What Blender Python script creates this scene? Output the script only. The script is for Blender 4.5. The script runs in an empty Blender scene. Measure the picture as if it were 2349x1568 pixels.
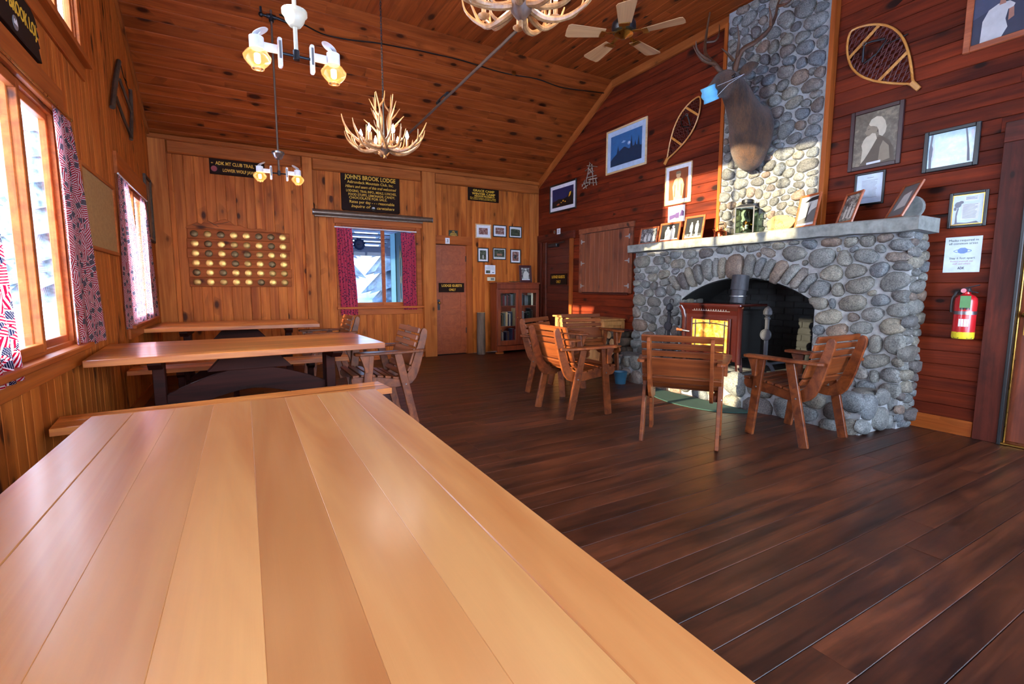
import bpy, bmesh, math, random
from mathutils import Vector as V, Matrix
random.seed(7)
PI = math.pi
SC = bpy.context.scene
COL = SC.collection

# ------------------------------------------------------------------ camera
F_PX, CX, CY, CAM_H = 1110.58, 1174.5, 784.0, 1.22
_yaw, _pitch, _roll = (math.radians(a) for a in (29.598, -6.4417, 0.085))
FW = V((math.sin(_yaw)*math.cos(_pitch), math.cos(_yaw)*math.cos(_pitch), math.sin(_pitch)))
_r = V((math.cos(_yaw), -math.sin(_yaw), 0)); _u = _r.cross(FW)
RT = _r*math.cos(_roll) + _u*math.sin(_roll); UP = _u*math.cos(_roll) - _r*math.sin(_roll)
CAM = V((0, 0, CAM_H))
cd = bpy.data.cameras.new('camera'); cam = bpy.data.objects.new('camera', cd); COL.objects.link(cam)
cd.sensor_width = 36.0; cd.sensor_fit = 'HORIZONTAL'; cd.lens = F_PX/2349*36; cd.clip_start = 0.02; cd.clip_end = 400
cam.matrix_world = Matrix(((RT.x, UP.x, -FW.x, 0), (RT.y, UP.y, -FW.y, 0), (RT.z, UP.z, -FW.z, CAM_H), (0, 0, 0, 1)))
SC.camera = cam

# ------------------------------------------------------------------ world, sun, exposure
SKY_STRENGTH = 9.0; SUN_ENERGY = 7.4; EXPOSURE = 1.42
w = bpy.data.worlds.new('winter_sky'); SC.world = w; w.use_nodes = True
wn = w.node_tree; wn.nodes.clear()
bgn = wn.nodes.new('ShaderNodeBackground'); won = wn.nodes.new('ShaderNodeOutputWorld')
tcw = wn.nodes.new('ShaderNodeTexCoord'); spw = wn.nodes.new('ShaderNodeSeparateXYZ'); rpw = wn.nodes.new('ShaderNodeValToRGB')
rpw.color_ramp.elements[0].color = (0.86, 0.92, 1.0, 1); rpw.color_ramp.elements[0].position = 0.0
rpw.color_ramp.elements[1].color = (0.42, 0.62, 1.0, 1); rpw.color_ramp.elements[1].position = 0.7
wn.links.new(tcw.outputs['Generated'], spw.inputs[0]); wn.links.new(spw.outputs['Z'], rpw.inputs[0])
wn.links.new(rpw.outputs[0], bgn.inputs['Color']); bgn.inputs['Strength'].default_value = SKY_STRENGTH
wn.links.new(bgn.outputs[0], won.inputs['Surface'])
SUN_DIR = V((1.0, 0.03, -0.209)).normalized()
sd = bpy.data.lights.new('sun', 'SUN'); sd.energy = SUN_ENERGY; sd.angle = math.radians(0.6); sd.color = (1.0, 0.82, 0.52)
so = bpy.data.objects.new('sun', sd); COL.objects.link(so); so.location = (-20, 3, 8)
so.rotation_euler = SUN_DIR.to_track_quat('-Z', 'Y').to_euler()
vs = SC.view_settings
vs.view_transform = 'Standard'; vs.look = 'None'; vs.gamma = 1.0; vs.use_curve_mapping = False; vs.exposure = EXPOSURE

# ------------------------------------------------------------------ room dimensions (metres)
XL, XR, YB, YF = -0.90, 5.20, 8.16, -0.96      # left, right, back, front wall faces
ZE, ZT = 3.20, 4.36                            # eave and flat ceiling heights
YS0, YS1 = 1.18, 6.02                          # where the slopes meet the flat ceiling

# ------------------------------------------------------------------ pixel helpers (direction only; a plane gives the distance)
def ray(px, py): return FW*F_PX + RT*(px-CX) - UP*(py-CY)
def onz(px, py, z): d = ray(px, py); return CAM + d*((z-CAM_H)/d.z)
def onx(px, py, x): d = ray(px, py); return CAM + d*(x/d.x)
def ony(px, py, y): d = ray(px, py); return CAM + d*(y/d.y)

# ------------------------------------------------------------------ object helpers
def tag(o, label=None, cat=None, group=None, kind=None):
    if label: o['label'] = label
    if cat: o['category'] = cat
    if group: o['group'] = group
    if kind: o['kind'] = kind
    return o
def thing(name, label, cat, loc=(0, 0, 0), rz=0, group=None, mw=None):
    o = bpy.data.objects.new(name, None); COL.objects.link(o); o.empty_display_size = 0.05
    o.location = loc; o.rotation_euler = (0, 0, rz)
    if mw is not None: o.matrix_world = mw
    return tag(o, label, cat, group)
def obj(name, verts, faces, mat, parent=None, smooth=False, mw=None, fm=None):
    me = bpy.data.meshes.new(name); me.from_pydata([tuple(v) for v in verts], [], faces)
    for m in (mat if isinstance(mat, (list, tuple)) else [mat]): me.materials.append(m)
    if fm:
        for p, i in zip(me.polygons, fm): p.material_index = i
    if smooth: me.polygons.foreach_set('use_smooth', [True]*len(me.polygons))
    me.update()
    o = bpy.data.objects.new(name, me); COL.objects.link(o)
    if parent: o.parent = parent
    if mw is not None: o.matrix_local = mw
    return o
def inst(name, me, parent=None, mw=None):
    o = bpy.data.objects.new(name, me); COL.objects.link(o)
    if parent: o.parent = parent
    if mw is not None: o.matrix_local = mw
    return o
def copy_tree(o, parent=None):
    c = o.copy(); COL.objects.link(c); c.parent = parent
    for ch in o.children: copy_tree(ch, c)
    return c
def fr(o, ex, ey, ez):
    ex, ey, ez, o = V(ex), V(ey), V(ez), V(o)
    return Matrix(((ex.x, ey.x, ez.x, o.x), (ex.y, ey.y, ez.y, o.y), (ex.z, ey.z, ez.z, o.z), (0, 0, 0, 1)))
def on_back(x, z, d=0.0): return fr((x, YB-d, z), (1, 0, 0), (0, 0, 1), (0, -1, 0))
def on_right(y, z, d=0.0): return fr((XR-d, y, z), (0, -1, 0), (0, 0, 1), (-1, 0, 0))
def on_left(y, z, d=0.0): return fr((XL+d, y, z), (0, 1, 0), (0, 0, 1), (1, 0, 0))

class MB:
    """collects simple shapes; build() links them as one mesh object"""
    def __init__(s): s.v = []; s.f = []; s.m = []; s.mi = 0
    def add(s, vs, fs):
        n = len(s.v); s.v += [V(v) for v in vs]; s.f += [tuple(i+n for i in f) for f in fs]; s.m += [s.mi]*len(fs); return s
    def box(s, c, d, R=None):
        hx, hy, hz = d[0]/2, d[1]/2, d[2]/2
        vs = [V((x, y, z)) for x in (-hx, hx) for y in (-hy, hy) for z in (-hz, hz)]
        if R is not None: vs = [R @ v for v in vs]
        return s.add([v+V(c) for v in vs], [(0, 1, 3, 2), (4, 6, 7, 5), (0, 4, 5, 1), (2, 3, 7, 6), (0, 2, 6, 4), (1, 5, 7, 3)])
    def span(s, a, b): return s.box([(a[i]+b[i])/2 for i in range(3)], [abs(b[i]-a[i]) for i in range(3)])
    def bar(s, p0, p1, wd, th, up=(0, 0, 1)):
        p0, p1 = V(p0), V(p1); ez = (p1-p0); L = ez.length; ez.normalize()
        ex = V(up).cross(ez)
        if ex.length < 1e-4: ex = V((1, 0, 0)).cross(ez)
        ex.normalize(); ey = ez.cross(ex)
        vs = [p0 + ex*a*wd/2 + ey*b*th/2 + ez*c*L for a in (-1, 1) for b in (-1, 1) for c in (0, 1)]
        return s.add(vs, [(0, 1, 3, 2), (4, 6, 7, 5), (0, 4, 5, 1), (2, 3, 7, 6), (0, 2, 6, 4), (1, 5, 7, 3)])
    def tube(s, pts, rad, n=8, cap=True, closed=False):
        pts = [V(p) for p in pts]; m = len(pts)
        if not isinstance(rad, (list, tuple)): rad = [rad]*m
        rings = []; ref = None
        for i, p in enumerate(pts):
            if closed: t = pts[(i+1) % m]-pts[i-1]
            else: t = pts[min(i+1, m-1)]-pts[max(i-1, 0)]
            t.normalize()
            if ref is None:
                ref = V((0, 0, 1)) if abs(t.z) < 0.9 else V((1, 0, 0))
            a = ref - t*ref.dot(t)
            if a.length < 1e-4: a = t.orthogonal()
            a.normalize(); ref = a; b = t.cross(a)
            rings.append([p + (a*math.cos(k*2*PI/n) + b*math.sin(k*2*PI/n))*rad[i] for k in range(n)])
        fs = []; last = m if closed else m-1
        for i in range(last):
            j = (i+1) % m
            for k in range(n): fs.append((i*n+k, i*n+(k+1) % n, j*n+(k+1) % n, j*n+k))
        if cap and not closed: fs += [tuple(range(n-1, -1, -1)), tuple((m-1)*n+k for k in range(n))]
        return s.add([v for r in rings for v in r], fs)
    def cyl(s, p0, p1, r0, r1=None, n=16): return s.tube([p0, p1], [r0, r0 if r1 is None else r1], n)
    def lathe(s, prof, n=20, o=(0, 0, 0), cap=True):
        o = V(o); vs = [o+V((r*math.cos(k*2*PI/n), r*math.sin(k*2*PI/n), z)) for r, z in prof for k in range(n)]
        fs = [(i*n+k, i*n+(k+1) % n, (i+1)*n+(k+1) % n, (i+1)*n+k) for i in range(len(prof)-1) for k in range(n)]
        if cap: fs += [tuple(range(n-1, -1, -1)), tuple((len(prof)-1)*n+k for k in range(n))]
        return s.add(vs, fs)
    def prism(s, poly, f0, f1):
        """poly of (a,b); f0,f1 map (a,b)->3d for the two faces"""
        n = len(poly); vs = [f0(*p) for p in poly]+[f1(*p) for p in poly]
        return s.add(vs, [tuple(range(n-1, -1, -1)), tuple(range(n, 2*n))]+[(i, (i+1) % n, n+(i+1) % n, n+i) for i in range(n)])
    def plate(s, poly, z0, z1): return s.prism(poly, lambda a, b: V((a, b, z0)), lambda a, b: V((a, b, z1)))
    def ball(s, c, r, n=10, sc=(1, 1, 1)):
        c = V(c); m = max(4, n//2); vs = [c+V((0, 0, -r*sc[2]))]
        for i in range(1, m):
            t = -PI/2+PI*i/m
            vs += [c+V((r*sc[0]*math.cos(t)*math.cos(2*PI*k/n), r*sc[1]*math.cos(t)*math.sin(2*PI*k/n), r*sc[2]*math.sin(t))) for k in range(n)]
        vs.append(c+V((0, 0, r*sc[2]))); fs = [(0, 1+(k+1) % n, 1+k) for k in range(n)]
        for i in range(m-2):
            for k in range(n): fs.append((1+i*n+k, 1+i*n+(k+1) % n, 1+(i+1)*n+(k+1) % n, 1+(i+1)*n+k))
        e = len(vs)-1; b = 1+(m-2)*n
        fs += [(b+k, b+(k+1) % n, e) for k in range(n)]
        return s.add(vs, fs)
    def build(s, name, mat, parent=None, smooth=False, bevel=0, mw=None, seg=1):
        o = obj(name, s.v, s.f, mat, parent, smooth, mw, s.m if isinstance(mat, (list, tuple)) else None)
        if bevel:
            bm = bmesh.new(); bm.from_mesh(o.data)
            bmesh.ops.recalc_face_normals(bm, faces=bm.faces)
            es = [e for e in bm.edges if e.is_manifold and e.calc_face_angle(0) > 0.6]
            bmesh.ops.bevel(bm, geom=es, offset=bevel, segments=seg, affect='EDGES', clamp_overlap=True)
            bm.to_mesh(o.data); bm.free()
        else:
            bm = bmesh.new(); bm.from_mesh(o.data); bmesh.ops.recalc_face_normals(bm, faces=bm.faces); bm.to_mesh(o.data); bm.free()
        if smooth:
            o.data.set_sharp_from_angle(angle=math.radians(40))
        return o

_bc = {}
def board(parent, c, ex, ey, ez, L, W, T, mat, name='board', ch=0.004):
    """one plank: c = centre of its front face, ex along, ey across, ez out of the wall"""
    k = (round(L, 3), round(W, 3), T, ch, mat.name)
    me = _bc.get(k)
    if me is None:
        w2, l2 = W/2, L/2
        cs = [(-w2, -T), (w2, -T), (w2, -ch), (w2-ch, 0), (-w2+ch, 0), (-w2, -ch)]
        vs = [(x, y, z) for x in (-l2, l2) for y, z in cs]
        fs = [(5, 4, 3, 2, 1, 0), (6, 7, 8, 9, 10, 11)]+[(i, (i+1) % 6, 6+(i+1) % 6, 6+i) for i in range(6)]
        me = bpy.data.meshes.new('board'); me.from_pydata(vs, [], fs); me.materials.append(mat); me.update(); _bc[k] = me
    return inst(name, me, parent, fr(c, ex, ey, ez))

def text(name, s, size, mat, parent, x, y, z, align='CENTER', ext=0.0006, shear=0.0, width=None, bold=0.0):
    cu = bpy.data.curves.new(name, 'FONT'); cu.body = s; cu.size = size; cu.align_x = align; cu.align_y = 'CENTER'
    cu.extrude = ext; cu.shear = shear; cu.resolution_u = 2; cu.offset = bold
    t = bpy.data.objects.new('tmp', cu); COL.objects.link(t)
    bpy.context.view_layer.update()
    me = bpy.data.meshes.new_from_object(t.evaluated_get(bpy.context.evaluated_depsgraph_get()))
    bpy.data.objects.remove(t); bpy.data.curves.remove(cu)
    me.materials.clear(); me.materials.append(mat); me.name = name
    sx = 1.0
    if width and len(me.vertices):
        xs = [v.co.x for v in me.vertices]; sx = width/max(1e-6, max(xs)-min(xs))
    return inst(name, me, parent, Matrix.Translation((x, y, z)) @ Matrix.Diagonal((sx, 1, 1, 1)))

# ------------------------------------------------------------------ materials
def lin(c): return tuple(((x/255)/12.92 if x <= 10.3 else ((x/255+0.055)/1.055)**2.4) for x in c)+(1,)
def newmat(name):
    m = bpy.data.materials.new(name); m.use_nodes = True; nt = m.node_tree; nt.nodes.clear()
    out = nt.nodes.new('ShaderNodeOutputMaterial'); b = nt.nodes.new('ShaderNodeBsdfPrincipled'); nt.links.new(b.outputs[0], out.inputs[0])
    return m, nt, b, out
class NT:
    def __init__(s, nt): s.nt = nt
    def n(s, t, **kw):
        x = s.nt.nodes.new('ShaderNode'+t)
        for k, v in kw.items(): setattr(x, k, v)
        return x
    def l(s, a, b): s.nt.links.new(a, b)
    def set(s, sock, v):
        if hasattr(v, 'is_output'): s.l(v, sock)
        else: sock.default_value = v
    def math(s, op, a, b=0.0, c=0.0):
        x = s.n('Math', operation=op); s.set(x.inputs[0], a); s.set(x.inputs[1], b); s.set(x.inputs[2], c); return x.outputs[0]
    def vmath(s, op, a, b=(0, 0, 0)):
        x = s.n('VectorMath', operation=op); s.set(x.inputs[0], a); s.set(x.inputs[1], b); return x.outputs[0]
    def mix(s, f, a, b, mode='MIX'):
        x = s.n('Mix', data_type='RGBA', blend_type=mode); s.set(x.inputs[0], f); s.set(x.inputs[6], a); s.set(x.inputs[7], b); return x.outputs[2]
    def ramp(s, f, *stops, interp='LINEAR'):
        x = s.n('ValToRGB'); x.color_ramp.interpolation = interp; e = x.color_ramp.elements
        while len(e) < len(stops): e.new(0.5)
        for el, (p, c) in zip(e, stops): el.position = p; el.color = c if len(c) == 4 else lin(c)
        s.l(f, x.inputs[0]); return x.outputs[0]
    def noise(s, v, scale, detail=3, rough=0.5, dist=0.0):
        x = s.n('TexNoise'); s.l(v, x.inputs['Vector']); x.inputs['Scale'].default_value = scale; x.inputs['Detail'].default_value = detail
        x.inputs['Roughness'].default_value = rough; x.inputs['Distortion'].default_value = dist; return x.outputs['Fac']
    def objvec(s, rnd=True):
        tc = s.n('TexCoord'); o = tc.outputs['Object']
        if not rnd: return o, None
        oi = s.n('ObjectInfo'); r = oi.outputs['Random']
        cx = s.n('CombineXYZ'); s.l(s.math('MULTIPLY', r, 37.0), cx.inputs[0]); s.l(s.math('MULTIPLY', r, 91.7), cx.inputs[1]); s.l(s.math('MULTIPLY', r, 53.3), cx.inputs[2])
        return s.vmath('ADD', o, cx.outputs[0]), r
    def bump(s, b, h, strength=0.3, dist=0.005):
        x = s.n('Bump'); x.inputs['Strength'].default_value = strength; x.inputs['Distance'].default_value = dist; s.l(h, x.inputs['Height']); s.l(x.outputs[0], b.inputs['Normal'])

def plain(name, c, rough=0.5, metal=0.0, coat=0.0, spec=0.5):
    m, nt, b, out = newmat(name); b.inputs['Base Color'].default_value = lin(c); b.inputs['Roughness'].default_value = rough
    b.inputs['Metallic'].default_value = metal; b.inputs['Coat Weight'].default_value = coat; b.inputs['Specular IOR Level'].default_value = spec
    T = NT(nt); v, r = T.objvec(); n = T.noise(v, 18, 3)
    T.l(T.mix(1.0, lin(c), T.ramp(n, (0.25, (0.86, 0.86, 0.86, 1)), (0.75, (1.06, 1.06, 1.06, 1))), 'MULTIPLY'), b.inputs['Base Color'])
    return m
def wood(name, dark, light, knot=None, rough=0.45, axis='X', knots=0.0, var=0.35, coat=0.0, grain=1.0, stain=0.0, streak=0.5, spec=0.5, crough=0.12):
    m, nt, b, out = newmat(name); T = NT(nt); v, r = T.objvec()
    def sc(a, c):
        return {'X': (a, c, c), 'Y': (c, a, c), 'Z': (c, c, a)}[axis]
    g1 = T.noise(T.vmath('MULTIPLY', v, sc(0.7*grain, 9*grain)), 1.0, 4, 0.55, 1.2)
    g2 = T.noise(T.vmath('MULTIPLY', v, sc(2.0, 90.0)), 1.0, 3, 0.6, 0.2)
    col = T.ramp(g1, (0.32, dark), (0.68, light))
    col = T.mix(streak, col, T.mix(1.0, col, T.ramp(g2, (0.3, (0.62, 0.58, 0.55, 1)), (0.7, (1.15, 1.15, 1.15, 1))), 'MULTIPLY'))
    val = T.math('ADD', T.math('MULTIPLY', r, var), 1.0-var/2)
    cc = T.n('CombineColor'); [T.l(val, cc.inputs[i]) for i in range(3)]
    col = T.mix(1.0, col, cc.outputs[0], 'MULTIPLY')
    if stain:
        s1 = T.noise(T.vmath('MULTIPLY', v, sc(1.6, 5.0)), 1.0, 5, 0.65, 0.5)
        col = T.mix(stain, col, T.mix(1.0, col, T.ramp(s1, (0.35, (0.25, 0.23, 0.24, 1)), (0.62, (1.25, 1.2, 1.15, 1))), 'MULTIPLY'))
    if knots:
        vo = T.n('TexVoronoi'); vo.inputs['Scale'].default_value = 1.0
        T.l(T.vmath('MULTIPLY', v, sc(4.2, 8.5)), vo.inputs['Vector'])
        rnd = T.n('SeparateColor'); T.l(vo.outputs['Color'], rnd.inputs[0])
        gate = T.math('GREATER_THAN', rnd.outputs[0], 1.0-knots)
        size = T.math('ADD', T.math('MULTIPLY', rnd.outputs[1], 0.20), 0.12)
        q = T.math('DIVIDE', vo.outputs['Distance'], size)
        k = T.n('MapRange'); T.l(q, k.inputs[0]); k.inputs[1].default_value = 0.75; k.inputs[2].default_value = 1.25; k.inputs[3].default_value = 1.0; k.inputs[4].default_value = 0.0
        halo = T.n('MapRange'); T.l(q, halo.inputs[0]); halo.inputs[1].default_value = 1.0; halo.inputs[2].default_value = 3.2; halo.inputs[3].default_value = 0.35; halo.inputs[4].default_value = 0.0
        col = T.mix(T.math('MULTIPLY', halo.outputs[0], gate), col, lin(knot))
        col = T.mix(T.math('MULTIPLY', k.outputs[0], T.math('MULTIPLY', gate, 0.92)), col, lin(knot))
    T.l(col, b.inputs['Base Color'])
    rr = T.math('ADD', T.math('MULTIPLY', g2, 0.18), rough-0.09); T.l(rr, b.inputs['Roughness'])
    b.inputs['Coat Weight'].default_value = coat; b.inputs['Coat Roughness'].default_value = crough; b.inputs['Specular IOR Level'].default_value = spec
    T.bump(b, g2, 0.12, 0.002)
    return m
def metal(name, c, rough=0.35, met=1.0):
    m, nt, b, out = newmat(name); T = NT(nt); v, r = T.objvec(); n = T.noise(v, 30, 4)
    T.l(T.mix(1.0, lin(c), T.ramp(n, (0.3, (0.75, 0.75, 0.75, 1)), (0.7, (1.1, 1.1, 1.1, 1))), 'MULTIPLY'), b.inputs['Base Color'])
    b.inputs['Metallic'].default_value = met; T.l(T.math('ADD', T.math('MULTIPLY', n, 0.2), rough-0.1), b.inputs['Roughness']); return m
def emit(name, c, strength):
    m, nt, b, out = newmat(name); b.inputs['Base Color'].default_value = lin(c); b.inputs['Emission Color'].default_value = lin(c); b.inputs['Emission Strength'].default_value = strength; return m
def glassmat(name, tint=(255, 255, 255), refl=1.0, alpha=1.0):
    m, nt, b, out = newmat(name); nt.nodes.remove(b); T = NT(nt)
    tr = T.n('BsdfTransparent'); tr.inputs[0].default_value = lin(tint); gl = T.n('BsdfGlossy'); gl.inputs['Roughness'].default_value = 0.02
    lw = T.n('LayerWeight'); lw.inputs[0].default_value = 0.25; mx = T.n('MixShader')
    T.l(T.math('MULTIPLY', lw.outputs['Fresnel'], refl), mx.inputs[0]); T.l(tr.outputs[0], mx.inputs[1]); T.l(gl.outputs[0], mx.inputs[2]); T.l(mx.outputs[0], out.inputs[0]); return m

def globe_mat():
    m, nt, b, out = newmat('peach_globe_glass'); nt.nodes.remove(b); T = NT(nt)
    tr = T.n('BsdfTransparent'); tr.inputs[0].default_value = lin((255, 236, 210)); tl = T.n('BsdfTranslucent'); tl.inputs[0].default_value = lin((250, 214, 170)); gl = T.n('BsdfGlossy'); gl.inputs['Roughness'].default_value = 0.05
    m1 = T.n('MixShader'); m1.inputs[0].default_value = 0.16; T.l(tr.outputs[0], m1.inputs[1]); T.l(tl.outputs[0], m1.inputs[2])
    lw = T.n('LayerWeight'); lw.inputs[0].default_value = 0.25; m2 = T.n('MixShader'); T.l(T.math('MULTIPLY', lw.outputs['Fresnel'], 0.8), m2.inputs[0]); T.l(m1.outputs[0], m2.inputs[1]); T.l(gl.outputs[0], m2.inputs[2]); T.l(m2.outputs[0], out.inputs[0]); return m
PINE = wood('knotty_pine_wall', (152, 72, 24), (202, 114, 46), (54, 18, 6), 0.55, knots=0.26, var=0.3, coat=0.0, spec=0.15)
PINE_C = wood('knotty_pine_ceiling', (124, 52, 18), (166, 80, 32), (46, 14, 6), 0.55, knots=0.34, var=0.28, coat=0.0, spec=0.15)
TRIM = wood('varnished_pine_trim', (146, 66, 22), (186, 98, 38), (60, 22, 10), 0.5, knots=0.08, var=0.15, coat=0.03, spec=0.2)
POST = wood('pine_post', (160, 86, 36), (198, 122, 60), (80, 36, 16), 0.6, axis='Z', knots=0.12, var=0.15, spec=0.12)
BEAM = wood('pine_beam', (140, 70, 28), (178, 98, 44), (80, 36, 16), 0.6, knots=0.1, var=0.15, spec=0.12)
RED = wood('red_stained_board', (82, 24, 9), (128, 47, 19), (26, 8, 5), 0.6, knots=0.26, var=0.45, stain=0.3, spec=0.18)
REDTRIM = wood('red_stained_trim', (70, 22, 12), (108, 42, 24), (30, 10, 8), 0.55, knots=0.1, var=0.25, stain=0.6, spec=0.3)
FLOOR = wood('worn_dark_floor_plank', (48, 23, 13), (100, 51, 27), (20, 10, 8), 0.38, knots=0.0, var=0.45, stain=0.8, streak=0.6, spec=0.45)
SHUT = wood('brown_cedar_board', (112, 58, 34), (150, 84, 52), (44, 18, 12), 0.55, axis='Z', knots=0.15, var=0.25)
DOORW = wood('orange_stained_door', (142, 62, 26), (168, 82, 38), (80, 30, 12), 0.45, axis='Z', knots=0.0, var=0.1, coat=0.2)
DOORD = wood('dark_stained_door', (74, 26, 14), (104, 42, 24), (30, 10, 6), 0.45, knots=0.05, var=0.2, stain=0.4)
TTOP = wood('honey_birch_plank', (186, 110, 54), (224, 160, 92), (96, 50, 26), 0.4, knots=0.0, var=0.22, coat=0.35, grain=0.5, streak=0.1, crough=0.2)
TTOP2 = wood('amber_plank', (138, 60, 24), (210, 128, 56), (90, 40, 20), 0.34, knots=0.0, var=0.85, coat=0.4, streak=0.25, crough=0.12)
TBASE = wood('dark_mahogany', (38, 13, 9), (66, 24, 16), None, 0.6, knots=0.0, var=0.2, spec=0.15)
CHAIRW = wood('reddish_chair_wood', (86, 37, 16), (138, 70, 30), (50, 20, 10), 0.42, knots=0.03, var=0.25, coat=0.12, spec=0.35)
CABW = wood('blond_pine', (176, 116, 62), (212, 156, 96), (100, 52, 24), 0.45, axis='Z', knots=0.08, var=0.15)
BOOKC = wood('redwood_bookcase', (104, 40, 20), (138, 60, 30), None, 0.4, axis='Z', knots=0.0, var=0.15, coat=0.2)
FRAMEW = wood('oak_frame', (150, 70, 36), (190, 100, 58), None, 0.4, knots=0.0, var=0.2, coat=0.3)
BLONDF = wood('blond_frame', (200, 160, 110), (228, 196, 150), None, 0.45, knots=0.0, var=0.15)
ASH = wood('bent_ash', (190, 120, 50), (226, 160, 84), None, 0.35, knots=0.0, var=0.15, coat=0.3)
OLDWOOD = wood('weathered_dark_wood', (52, 38, 28), (88, 66, 46), None, 0.7, knots=0.0, var=0.2)
GREYWOOD = wood('grey_driftwood', (120, 104, 90), (176, 160, 142), None, 0.8, knots=0.0, var=0.3)
BARK = wood('bark', (60, 48, 40), (120, 100, 84), None, 0.9, axis='Z', knots=0.0, var=0.3, stain=0.6)
CUTWOOD = wood('split_wood', (190, 146, 92), (226, 190, 138), None, 0.7, knots=0.0, var=0.2)
IRON = metal('black_iron', (44, 44, 48), 0.45, 0.7)
IRONG = metal('grey_wrought_iron', (58, 58, 64), 0.55, 0.4)
STEEL = metal('brushed_steel', (150, 150, 155), 0.35)
BRASS = metal('aged_brass', (186, 142, 70), 0.3)
COPPER = metal('copper', (200, 110, 76), 0.22)
ROD = metal('brown_steel_rod', (104, 84, 72), 0.5, 0.5)
WHITE = plain('white_enamel', (222, 222, 224), 0.35)
CREAM = plain('cream_enamel', (216, 208, 180), 0.3)
BLACK = plain('black_paint', (22, 22, 24), 0.4)
SOOT = plain('backing_black', (26, 26, 28), 0.85)  # plain black for the hidden floor base and door backing slabs
SIGNB = plain('dark_brown_sign_paint', (36, 20, 15), 0.7, spec=0.12)
YELLOW = plain('yellow_lettering', (224, 172, 44), 0.5)
PAPER = plain('white_paper', (226, 226, 232), 0.6)
PAPERB = plain('pale_blue_paper', (206, 220, 236), 0.35)
INK = plain('black_ink', (30, 30, 34), 0.6)
GREYINK = plain('grey_ink', (130, 132, 140), 0.6)
BLUEINK = plain('blue_ink', (120, 150, 200), 0.6)
REDINK = plain('faded_red_ink', (196, 150, 150), 0.6)
GREENP = plain('green_tag_paper', (96, 150, 92), 0.5)
REDP = plain('red_paint', (196, 24, 34), 0.3, coat=0.4)
YELP = plain('yellow_tape', (226, 206, 40), 0.4)
SEPD = plain('sepia_dark', (92, 76, 58), 0.5); SEPM = plain('sepia_mid', (140, 122, 98), 0.5); SEPL = plain('sepia_light', (202, 186, 158), 0.5)
PHD = plain('photo_dark', (38, 38, 40), 0.35); PHM = plain('photo_mid', (112, 112, 112), 0.35); PHL = plain('photo_light', (206, 206, 200), 0.35)
MAROON = plain('maroon_paint', (70, 22, 30), 0.5)
NIGHT = plain('night_blue', (28, 40, 84), 0.3); NIGHTD = plain('night_black', (14, 18, 24), 0.3)
DUSK = plain('dusk_blue', (52, 104, 158), 0.3); DUSKD = plain('dusk_dark', (30, 52, 78), 0.3); DUSKL = plain('dusk_pale', (150, 180, 214), 0.3)
LEATHER = plain('black_leather', (30, 28, 30), 0.5)
RAWHIDE = plain('dark_red_rawhide', (92, 34, 28), 0.5)
GLASS = glassmat('window_glass', (250, 253, 255), 0.4)
GLASS_DIM = glassmat('view_dimming_window_glass', (164, 172, 184), 0.4)  # added grey tint that dims the bright outdoors behind the back window
GGLASS = glassmat('green_tinted_glass', (230, 240, 230), 0.6)
LGLASS = globe_mat()
GREENB = plain('dark_green_board', (30, 62, 58), 0.5); TEAL = plain('pale_teal_board', (120, 170, 170), 0.5)
RUGG = plain('dark_green_rug', (36, 66, 58), 0.95)
HINGE = plain('galvanised_hinge', (176, 178, 182), 0.4, metal=0.6)
FANB = wood('tan_fan_blade', (164, 116, 74), (194, 146, 100), None, 0.5, knots=0.0, var=0.1)
ANTLER = wood('antler_horn', (132, 84, 46), (190, 140, 90), None, 0.4, axis='Z', knots=0.0, var=0.2, grain=1.4)
ANTLERD = wood('dark_antler', (64, 40, 28), (112, 76, 52), None, 0.5, axis='Z', knots=0.0, var=0.2, grain=1.4)
MASKB = plain('pale_blue_mask_cloth', (110, 186, 226), 0.7)
SNOW = plain('snow', (236, 242, 250), 0.8)
BULB = emit('bulb_glow', (255, 250, 240), 30.0)
MANTLE = emit('gas_mantle_glow', (255, 190, 90), 18.0)

def stone_mat():
    m, nt, b, out = newmat('field_stone'); T = NT(nt); v, r = T.objvec()
    base = T.ramp(r, (0.0, (92, 92, 92)), (0.22, (120, 120, 116)), (0.45, (102, 106, 110)), (0.62, (128, 122, 110)), (0.78, (84, 84, 86)), (0.9, (124, 104, 90)), (1.0, (112, 116, 116)))
    n = T.noise(v, 9, 5, 0.65); s = T.noise(v, 85, 3, 0.7); sp = T.noise(v, 170, 2, 0.5)
    c = T.mix(1.0, base, T.ramp(n, (0.3, (0.6, 0.6, 0.62, 1)), (0.72, (1.5, 1.47, 1.4, 1))), 'MULTIPLY')
    c = T.mix(1.0, c, T.ramp(s, (0.34, (0.5, 0.5, 0.52, 1)), (0.6, (1.25, 1.25, 1.22, 1))), 'MULTIPLY')
    c = T.mix(T.ramp(sp, (0.66, (0, 0, 0, 1)), (0.72, (0.6, 0.6, 0.6, 1))), c, (0.5, 0.5, 0.5, 1))
    T.l(c, b.inputs['Base Color']); b.inputs['Roughness'].default_value = 0.75; T.bump(b, T.math('ADD', T.math('MULTIPLY', n, 1.0), T.math('MULTIPLY', s, 0.25)), 0.55, 0.02); return m
STONE = stone_mat()
def rough_mat(name, c0, c1, sc=14, rough=0.9, bump=0.4):
    m, nt, b, out = newmat(name); T = NT(nt); v, r = T.objvec(); n = T.noise(v, sc, 6, 0.65)
    T.l(T.ramp(n, (0.3, c0), (0.7, c1)), b.inputs['Base Color']); b.inputs['Roughness'].default_value = rough; T.bump(b, n, bump, 0.01); return m
MORTAR = rough_mat('grey_mortar', (136, 136, 136), (172, 172, 170), 22)
SLAB = rough_mat('grey_slab_stone', (110, 110, 106), (156, 156, 148), 12)
SOOTB = rough_mat('sooty_brick', (14, 15, 17), (30, 31, 33), 10)
FUR = None
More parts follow.
